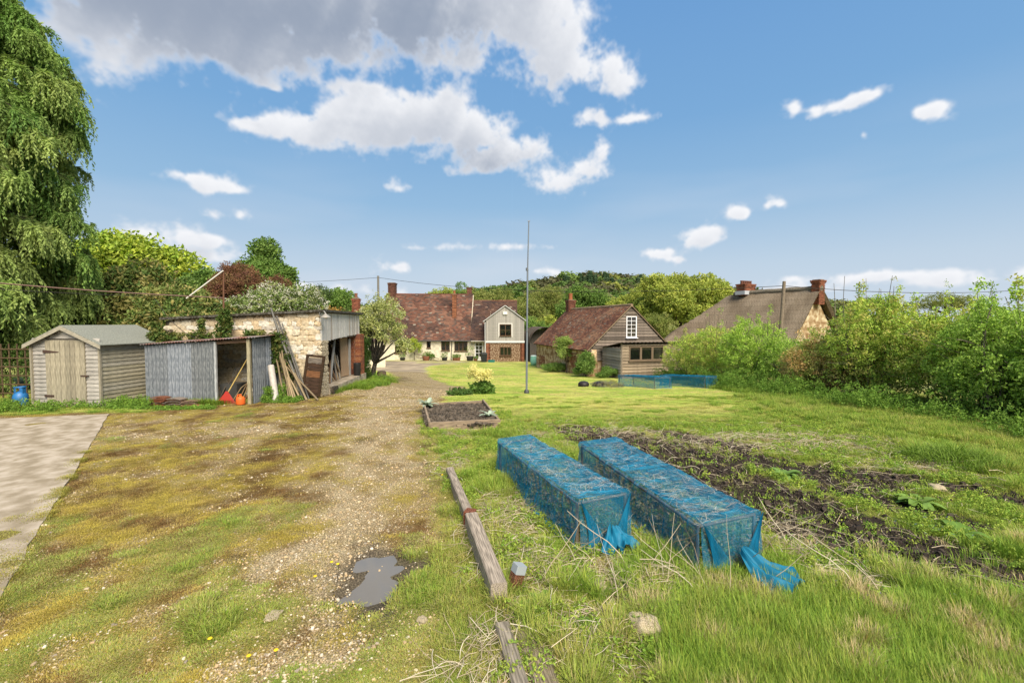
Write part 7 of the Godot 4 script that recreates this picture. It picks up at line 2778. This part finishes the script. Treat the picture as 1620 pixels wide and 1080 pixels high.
func make_litter() -> void:
	# pebbles
	var pm := mat("pebble", Color(1, 1, 1), 0.9, null, Vector3.ONE, 0, {"vc": true})
	var pi := Inst.new()
	var pi2 := Inst.new()
	var tones := [Color(0.54, 0.44, 0.28), Color(0.46, 0.35, 0.2), Color(0.6, 0.53, 0.41), Color(0.36, 0.27, 0.16), Color(0.5, 0.36, 0.2), Color(0.3, 0.25, 0.18)]
	for i in 150000:
		var d := 2.4 + 15.0 * pow(rng.randf(), 1.7)
		var x := ru(-1, 1) * (d * 1.16 + 1.5)
		if x < -13.0 or in_slab(x, d) or in_building(x, d):
			continue
		var so := soil(x, d)
		var yd := yard(x, d)
		var k := yd * smooth(0.1, 1.0, gravel(x, d) + 0.3 * fn_hi.get_noise_2d(x, d))
		if x > -2.4 and x < 0.2 and d < 3.4:
			k = maxf(k, 0.25)
		if puddle(x, d) > -0.6:
			k = maxf(k, 0.25)
			if puddle(x, d) > 0.02:
				k = 0.08
		if so > 0.4:
			k = 0.16
		if rng.randf() > k:
			continue
		var s := ru(0.004, 0.009) * (1.0 + 0.06 * d)
		if rng.randf() < 0.04:
			s *= 2.0
		var c: Color = tones[rng.randi() % 6]
		if so > 0.4:
			c = Color(0.5, 0.42, 0.3) if rng.randf() < 0.6 else Color(0.09, 0.07, 0.05)
		var o: Inst = pi if i % 2 else pi2
		o.add(gz(x, -d, s * 0.2), Basis(Vector3.UP, ru(0, TAU)) * Basis.from_scale(Vector3(s * 1.3, s * 0.75, s)), c * ru(0.75, 1.25))
	stuff(pi.node("gravel", rock_mesh(41, 0.2), pm), "loose buff gravel scattered over the yard and drive", "gravel")
	stuff(pi2.node("gravel_001", rock_mesh(42, 0.25), pm), "angular stones among the gravel of the yard", "gravel")
	# clods of soil
	var ci := Inst.new()
	for i in 26000:
		var q: Array = SOIL[rng.randi() % SOIL.size()] if i % 3 else SOIL[0]
		var off := Vector2(ru(-1.1, 1.1) * q[2], ru(-1.1, 1.1) * q[3]).rotated(-q[4])
		var x: float = q[0] + off.x
		var d: float = -(q[1] + off.y)
		if soil(x, d) < 0.3 or in_cage(x, d):
			continue
		var s := ru(0.006, 0.022)
		if rng.randf() < 0.04:
			s = ru(0.03, 0.06)
		ci.add(gz(x, -d, s * 0.15), rand_basis(s), Color(0.036, 0.027, 0.02) * ru(0.6, 1.8))
	for i in 2600:
		var x := ru(-2.1, -0.4)
		var d := ru(9.2, 11.9)
		if in_bed(x, d):
			ci.add(Vector3(x, gy(x, d) + 0.12 + 0.05 * fn_mid.get_noise_2d(x * 3, -d * 3), -d), rand_basis(ru(0.015, 0.06)), Color(0.085, 0.068, 0.05) * ru(0.6, 1.5))
	stuff(ci.node("soil_clods", rock_mesh(43, 0.3), pm), "dark crumbly soil clods in the dug rows", "soil")
	# dead stalks: long, thin, bent
	var g := G.new()
	var pts := []
	var rr := []
	for i in 6:
		var k := i / 5.0
		pts.append(Vector3((k - 0.5), 0.10 * sin(k * PI) + 0.04 * sin(k * 7.0), 0.06 * sin(k * 5.0)))
		rr.append(0.0095 * (1.1 - 0.6 * k))
	g.tube(pts, rr, 4)
	var stalk := g.mesh()
	var sm := mat("straw_stalk", Color(1, 1, 1), 0.8, null, Vector3.ONE, 0, {"vc": true})
	var si := Inst.new()
	var pale := [Color(0.52, 0.44, 0.31), Color(0.42, 0.34, 0.23), Color(0.6, 0.53, 0.4), Color(0.33, 0.26, 0.17)]
	for i in 60000:
		var d := 2.5 + 7.5 * pow(rng.randf(), 1.2)
		var x := ru(-1.3, minf(8.0, d * 1.15))
		var k := dry(x, d)
		if in_cage(x, d) or rng.randf() > k * 0.5 + 0.03 or (k < 0.15 and yard(x, d) > 0.5):
			continue
		var l := ru(0.1, 0.38) * (1.6 if rng.randf() < 0.06 else 1.0)
		var b := Basis(Vector3.UP, ru(0, TAU)) * Basis(Vector3(0, 0, 1), ru(-0.35, 0.35)) * Basis.from_scale(Vector3(l, l * ru(0.3, 1.0), minf(l, 0.3)))
		si.add(gz(x, -d, 0.02 + 0.07 * k * rng.randf()), b, pale[rng.randi() % 4] * ru(0.75, 1.2))
	# upright dead stems leaning at the nets
	for i in 130:
		var x := ru(0.3, 2.9)
		var d := ru(3.5, 4.6)
		if rng.randf() > dry(x, d) or in_cage(x, d):
			continue
		var l := ru(0.3, 0.75)
		si.add(gz(x, -d, l * 0.35), Basis(Vector3.UP, ru(0, TAU)) * Basis(Vector3(0, 0, 1), ru(0.5, 1.3)) * Basis.from_scale(Vector3(l, l * 0.7, l * 0.4)), pale[rng.randi() % 4])
	# hay on the net tops and sides
	for c in [[0.64, 4.3, -0.2, 6.58, 0.55, 0.5], [1.62, 3.84, 0.98, 6.5, 0.66, 0.48]]:
		for i in 1900:
			var v := rng.randf()
			var u := rng.randf()
			var thick := 0.5 + 0.9 * fn_mid.get_noise_2d(u * 2.0 + c[0] * 5.0, v * 4.0)
			if rng.randf() > thick * (1.0 - 0.55 * v):
				continue
			var d := lerpf(c[1], c[3], v)
			var x: float = lerpf(c[0], c[2], v) + u * (c[4] - 0.04) + 0.02
			var l := ru(0.05, 0.2)
			si.add(Vector3(x, gy(x, d) + c[5] + 0.0 - 0.02 * sin(u * PI), -d - 0.26 * u), Basis(Vector3.UP, ru(0, TAU)) * Basis.from_scale(Vector3(l, l * 0.25, l * 0.6)), Color(0.62, 0.57, 0.46) * ru(0.7, 1.2))
	stuff(si.node("dead_stalks", stalk, sm), "bleached dead stalks and straw strewn over the plot", "straw")
	# a few big twigs one can pick out
	var tw := [[Vector3(3.05, 0, -5.35), Vector3(3.5, 0, -4.55), "forked pale twig lying across the dark soil"], [Vector3(5.3, 0, -8.6), Vector3(7.3, 0, -7.2), "long bare branch lying before the hedge"], [Vector3(2.05, 0, -3.2), Vector3(2.2, 0, -3.02), "short pale stick standing in the long grass"], [Vector3(0.25, 0, -2.9), Vector3(0.75, 0, -2.75), "white bare twig beside the mossy board"], [Vector3(2.4, 0, -6.9), Vector3(3.4, 0, -6.2), "curved dead stem along the soil row"], [Vector3(4.6, 0, -7.6), Vector3(6.6, 0, -6.6), "grey branch along the far edge of the plot"]]
	for q in tw:
		var a := gz(q[0].x, q[0].z, 0.05)
		var b := gz(q[1].x, q[1].z, 0.03)
		var gg := G.new()
		gg.col = Color(0.45, 0.37, 0.27)
		limb(gg, Vector3.ZERO, b - a, 0.014, 0.006, 0.06, 5)
		limb(gg, (b - a) * 0.5, (b - a) * 0.6 + Vector3(-0.14, 0.05, 0.02), 0.009, 0.004, 0.08, 4)
		solo("fallen_twig", gg, bark(), q[2], "twig", a, 0, "fallen twigs")


func leafy(called: String, label: String, at: Vector3, n: int, r: float, hgt: float, size: float, cols: Array, kind := "shrub") -> Node3D:
	var t := thing(called, label, "plant", at)
	var it := Inst.new()
	for i in n:
		var a := ru(0, TAU)
		var q := sqrt(rng.randf())
		it.add(Vector3(cos(a) * q * r, rng.randf() * hgt * (1.1 - q * 0.6), sin(a) * q * r), rand_basis(size), cols[rng.randi() % cols.size()] * ru(0.8, 1.2))
	part_inst(it, "leaves", leaf_mesh(kind), t)
	return t


# a rosette of long broad leaves
func rosette(called: String, label: String, at: Vector3, n: int, len: float, w: float, col: Color, m: Material, rise := 0.7) -> void:
	var t := thing(called, label, "plant", at)
	for i in int(n * 1.5):
		var g := G.new()
		g.col = col * ru(0.75, 1.25)
		var a := i * 2.4 + ru(-0.3, 0.3)
		var d := Vector3(cos(a), 0, sin(a))
		var s := Vector3(-d.z, 0, d.x)
		var pts := []
		var l := len * 0.8 * ru(0.5, 1.1)
		var up := rise * ru(0.5, 1.2)
		for r in 6:
			var k := r / 5.0
			var wide := w * 0.72 * (0.15 + 1.2 * sin(pow(k, 0.8) * PI * 0.92))
			var c := d * l * k * (0.85) + Vector3.UP * (l * up * k - l * (0.35 + 0.3 * up) * k * k)
			for q in [-1.0, 0.0, 1.0]:
				pts.append(c + s * q * wide * 0.5 + Vector3.UP * absf(q) * wide * 0.16)
		g.grid(pts, 3)
		part("leaf", g, m, t)


func make_weeds() -> void:
	var lm := mats["leaf"] as Material
	var gr := [Color(0.19, 0.33, 0.05), Color(0.25, 0.4, 0.06), Color(0.15, 0.27, 0.04)]
	# broad-leaved docks and rosettes one can point at
	rosette("dock_plant", "lush broad-leaved green plant in front of the knotted net", gz(1.05, -3.5), 26, 0.28, 0.07, Color(0.15, 0.27, 0.04), lm, 0.9)
	rosette("dock_plant", "leafy green rosette beside the pale boulder", gz(0.5, -3.1), 20, 0.22, 0.075, Color(0.14, 0.25, 0.045), lm, 0.9)
	rosette("dock_plant", "low green weed at the foot of the sawn beam", gz(0.22, -3.42), 18, 0.2, 0.06, Color(0.15, 0.26, 0.04), lm, 0.8)
	rosette("dock_plant", "spreading weed in the grass below the net tail", gz(1.75, -3.15), 16, 0.24, 0.08, Color(0.12, 0.21, 0.045), lm, 0.6)
	rosette("foxglove_plant", "wide pale green rosette in the second soil row", gz(3.9, -6.45), 24, 0.34, 0.09, Color(0.17, 0.29, 0.07), lm, 0.7)
	rosette("foxglove_plant", "green rosette among the far soil patches", gz(4.9, -5.4), 24, 0.38, 0.1, Color(0.18, 0.29, 0.06), lm, 0.8)
	rosette("foxglove_plant", "trailing leafy clump between the soil rows", gz(4.6, -4.6), 22, 0.34, 0.09, Color(0.16, 0.28, 0.05), lm, 0.8)
	rosette("cabbage_plant", "silvery green leek-like leaves at the raised bed corner by the drive", gz(-2.1, -11.2, 0.15), 14, 0.42, 0.1, Color(0.36, 0.43, 0.33), lm, 1.3)
	rosette("cabbage_plant", "silvery leaves at the raised bed corner nearer the cages", gz(-0.5, -9.9, 0.12), 12, 0.36, 0.08, Color(0.36, 0.43, 0.33), lm, 1.3)
	# tall grass clump
	var cg := thing("grass_clump", "big tussock of long bright grass near the hedge", "grass", gz(6.9, -7.0))
	var it := Inst.new()
	for i in 260:
		var a := ru(0, TAU)
		var r := sqrt(rng.randf()) * 0.6
		it.add(Vector3(cos(a) * r, 0, sin(a) * r), Basis(Vector3.UP, ru(0, TAU)) * Basis.from_scale(Vector3.ONE * ru(1.4, 2.3) * (1.15 - r * 0.7)), Color(0.19, 0.29, 0.045) * ru(0.8, 1.25))
	var gi := it.node("blades", tuft(12, 0.06, 0.2, 0.006, 0.8), mats["grass_blade"])
	gi.set_meta("kind", "stuff")
	cg.add_child(gi)
	# flowering brassica on the lawn edge
	var br := leafy("flowering_cabbage", "leafy green plant topped with pale yellow flowers beside the drive", gp(-1.05, -15.6), 190, 0.42, 0.5, 0.13, [Color(0.10, 0.2, 0.035), Color(0.15, 0.26, 0.05)], "ivy")
	var fi := Inst.new()
	for i in 380:
		var a := ru(0, TAU)
		var r := sqrt(rng.randf()) * 0.42
		fi.add(Vector3(cos(a) * r - 0.05, 0.54 + 0.28 * rng.randf() + 0.25 * exp(-pow((r * cos(a) + 0.25) / 0.1, 2.0)) * rng.randf(), sin(a) * r), rand_basis(0.1), Color(0.85, 0.78, 0.34) * ru(0.85, 1.15))
	part_inst(fi, "flowers", leaf_mesh("petal"), br)
	leafy("comfrey_plant", "low dark leafy plant beside the yellow-flowered one", gp(-1.75, -15.0), 120, 0.4, 0.22, 0.11, [Color(0.07, 0.14, 0.03), Color(0.11, 0.19, 0.04)], "ivy")
	# lavender row before the small cages
	leafy("lavender_row", "grey-green lavender clumps beside the small blue cage", gp(4.1, -19.4), 200, 0.7, 0.3, 0.1, [Color(0.22, 0.23, 0.17), Color(0.28, 0.28, 0.22), Color(0.3, 0.27, 0.1)], "fine")
	# crops inside the big cages
	for c in [[0.64, 4.3, -0.2, 6.58, 0.55, "straggling greens growing under the shorter blue net"], [1.62, 3.84, 0.98, 6.5, 0.66, "straggling greens growing under the longer blue net"]]:
		var t := thing("netted_greens", c[5], "plant", gp((c[0] + c[2]) * 0.5 + 0.15, -(c[1] + c[3]) * 0.5))
		var ci := Inst.new()
		for i in 620:
			var v := ru(0.07, 0.93)
			var d := lerpf(c[1], c[3], v)
			var x: float = lerpf(c[0], c[2], v) + 0.05 + rng.randf() * (c[4] - 0.1)
			ci.add(gp(x, -d - 0.1, rng.randf() * rng.randf() * 0.34) - t.position, rand_basis(0.07), [Color(0.16, 0.27, 0.05), Color(0.22, 0.32, 0.07), Color(0.42, 0.38, 0.18), Color(0.38, 0.31, 0.18)][rng.randi() % 4] * ru(0.7, 1.2))
		part_inst(ci, "leaves", leaf_mesh("shrub"), t)
	# low weeds everywhere in the plot
	var wi := Inst.new()
	var vi := Inst.new()
	for i in 52000:
		var d := 2.6 + 8.5 * rng.randf()
		var x := ru(-1.9, minf(9.5, d * 1.16))
		var n := fn_mid.get_noise_2d(x * 1.1 + 70.0, d * 1.1)
		var so := soil(x, d)
		if yard(x, d) > 0.4 or in_cage(x, d) or in_bed(x, d) or n < -0.12 or (so > 0.4 and rng.randf() < 0.9) or d < 3.4 and x > 1.6:
			continue
		if d > 9.8 and x > 0 and x < 6:
			continue
		var k := rng.randf() < 0.5 + n
		if not k:
			continue
		wi.add(gz(x, -d, ru(0.015, 0.09)), rand_basis(ru(0.03, 0.055)), gr[rng.randi() % 3].lerp(Color(0.42, 0.42, 0.08), rng.randf() * 0.6) * ru(0.9, 1.35))
		if x > 2.6 and d < 4.9 and rng.randf() < 0.12:
			vi.add(gz(x, -d, ru(0.06, 0.11)), rand_basis(0.014), Color(0.25, 0.27, 0.55))
	# weeds round the shed and wall foot
	for i in 5200:
		var q: Array = [[-12.7, -11.4, 1.4, 0.4, 0.3], [-14.0, -11.0, 1.5, 0.9, 0.35], [-10.3, -11.9, 0.9, 0.5, 0.25], [-8.9, -11.5, 1.3, 0.12, 0.05], [-6.4, -12.6, 0.5, 0.25, 0.16], [-6.6, -12.9, 0.25, 0.5, 0.5], [-5.2, -17.2, 0.3, 1.2, 0.14], [-6.3, -19.7, 1.0, 0.7, 0.3]][rng.randi() % 8]
		var x: float = q[0] + ru(-1, 1) * q[2]
		var z: float = q[1] + ru(-1, 1) * q[3]
		if in_building(x, -z) or in_slab(x, -z):
			continue
		wi.add(gz(x, z, rng.randf() * q[4] * (0.6 + 0.8 * fn_mid.get_noise_2d(x * 2, z * 2))), rand_basis(ru(0.05, 0.085)), gr[rng.randi() % 3] * ru(0.65, 1.2))
	for i in 9000:   # nettles and cow parsley along the hedge foot
		var d := ru(7.4, 27)
		var nn := fn_lo.get_noise_2d(d * 1.5, 8.0) + 0.7 * fn_mid.get_noise_2d(d, 3.0)
		var x := 9.0 + 0.9 * smooth(13, 9, d) + ru(-0.55, 0.9) - 0.5 * nn
		if rng.randf() > 0.55 + nn:
			continue
		wi.add(gz(x, -d, rng.randf() * ru(0.15, 0.55) * (1.0 + 1.2 * nn)), rand_basis(ru(0.06, 0.11)), [Color(0.17, 0.3, 0.045), Color(0.22, 0.35, 0.06), Color(0.13, 0.24, 0.035)][rng.randi() % 3] * ru(0.8, 1.25))
	stuff(wi.node("weeds", leaf_mesh("shrub"), lm), "low leafy weeds through the plot and along walls", "weeds")
	stuff(vi.node("speedwell", leaf_mesh("petal"), lm), "tiny blue speedwell flowers at the soil's edge", "flowers")
	# dandelions
	var dg := G.new()
	dg.col = Color(0.72, 0.5, 0.02)
	dg.lathe(Vector3(0, 0.045, 0), [[0.0, 0.0], [0.012, 0.003], [0.016, 0.008], [0.009, 0.012], [0.0, 0.013]], 10)
	var sg := G.new()
	sg.col = Color(0.16, 0.22, 0.06)
	sg.tube([Vector3(0, -0.01, 0), Vector3(0, 0.047, 0)], [0.002, 0.002], 4)
	var dm := mat("dandelion", Color(1, 1, 1), 0.8, null, Vector3.ONE, 0, {"vc": true})
	var dmesh := dg.mesh()
	var smesh := sg.mesh()
	for p in [[-1.62, -4.0], [-1.55, -3.96], [-1.66, -3.75], [-0.98, -6.3], [-0.9, -6.25], [-0.85, -6.35], [-0.35, -6.1], [-0.3, -6.2], [-1.7, -2.85], [-1.55, -2.9], [-2.05, -3.0], [1.55, -2.85], [2.1, -2.75], [-1.9, -2.55], [0.15, -8.0]]:
		var t := thing("dandelion", "yellow dandelion flower in the short grass", "flower", gz(p[0], p[1]), 0, "dandelions in the grass")
		shared("flower_head", dmesh, dm, t, Transform3D.IDENTITY)
		shared("stem", smesh, dm, t, Transform3D.IDENTITY)
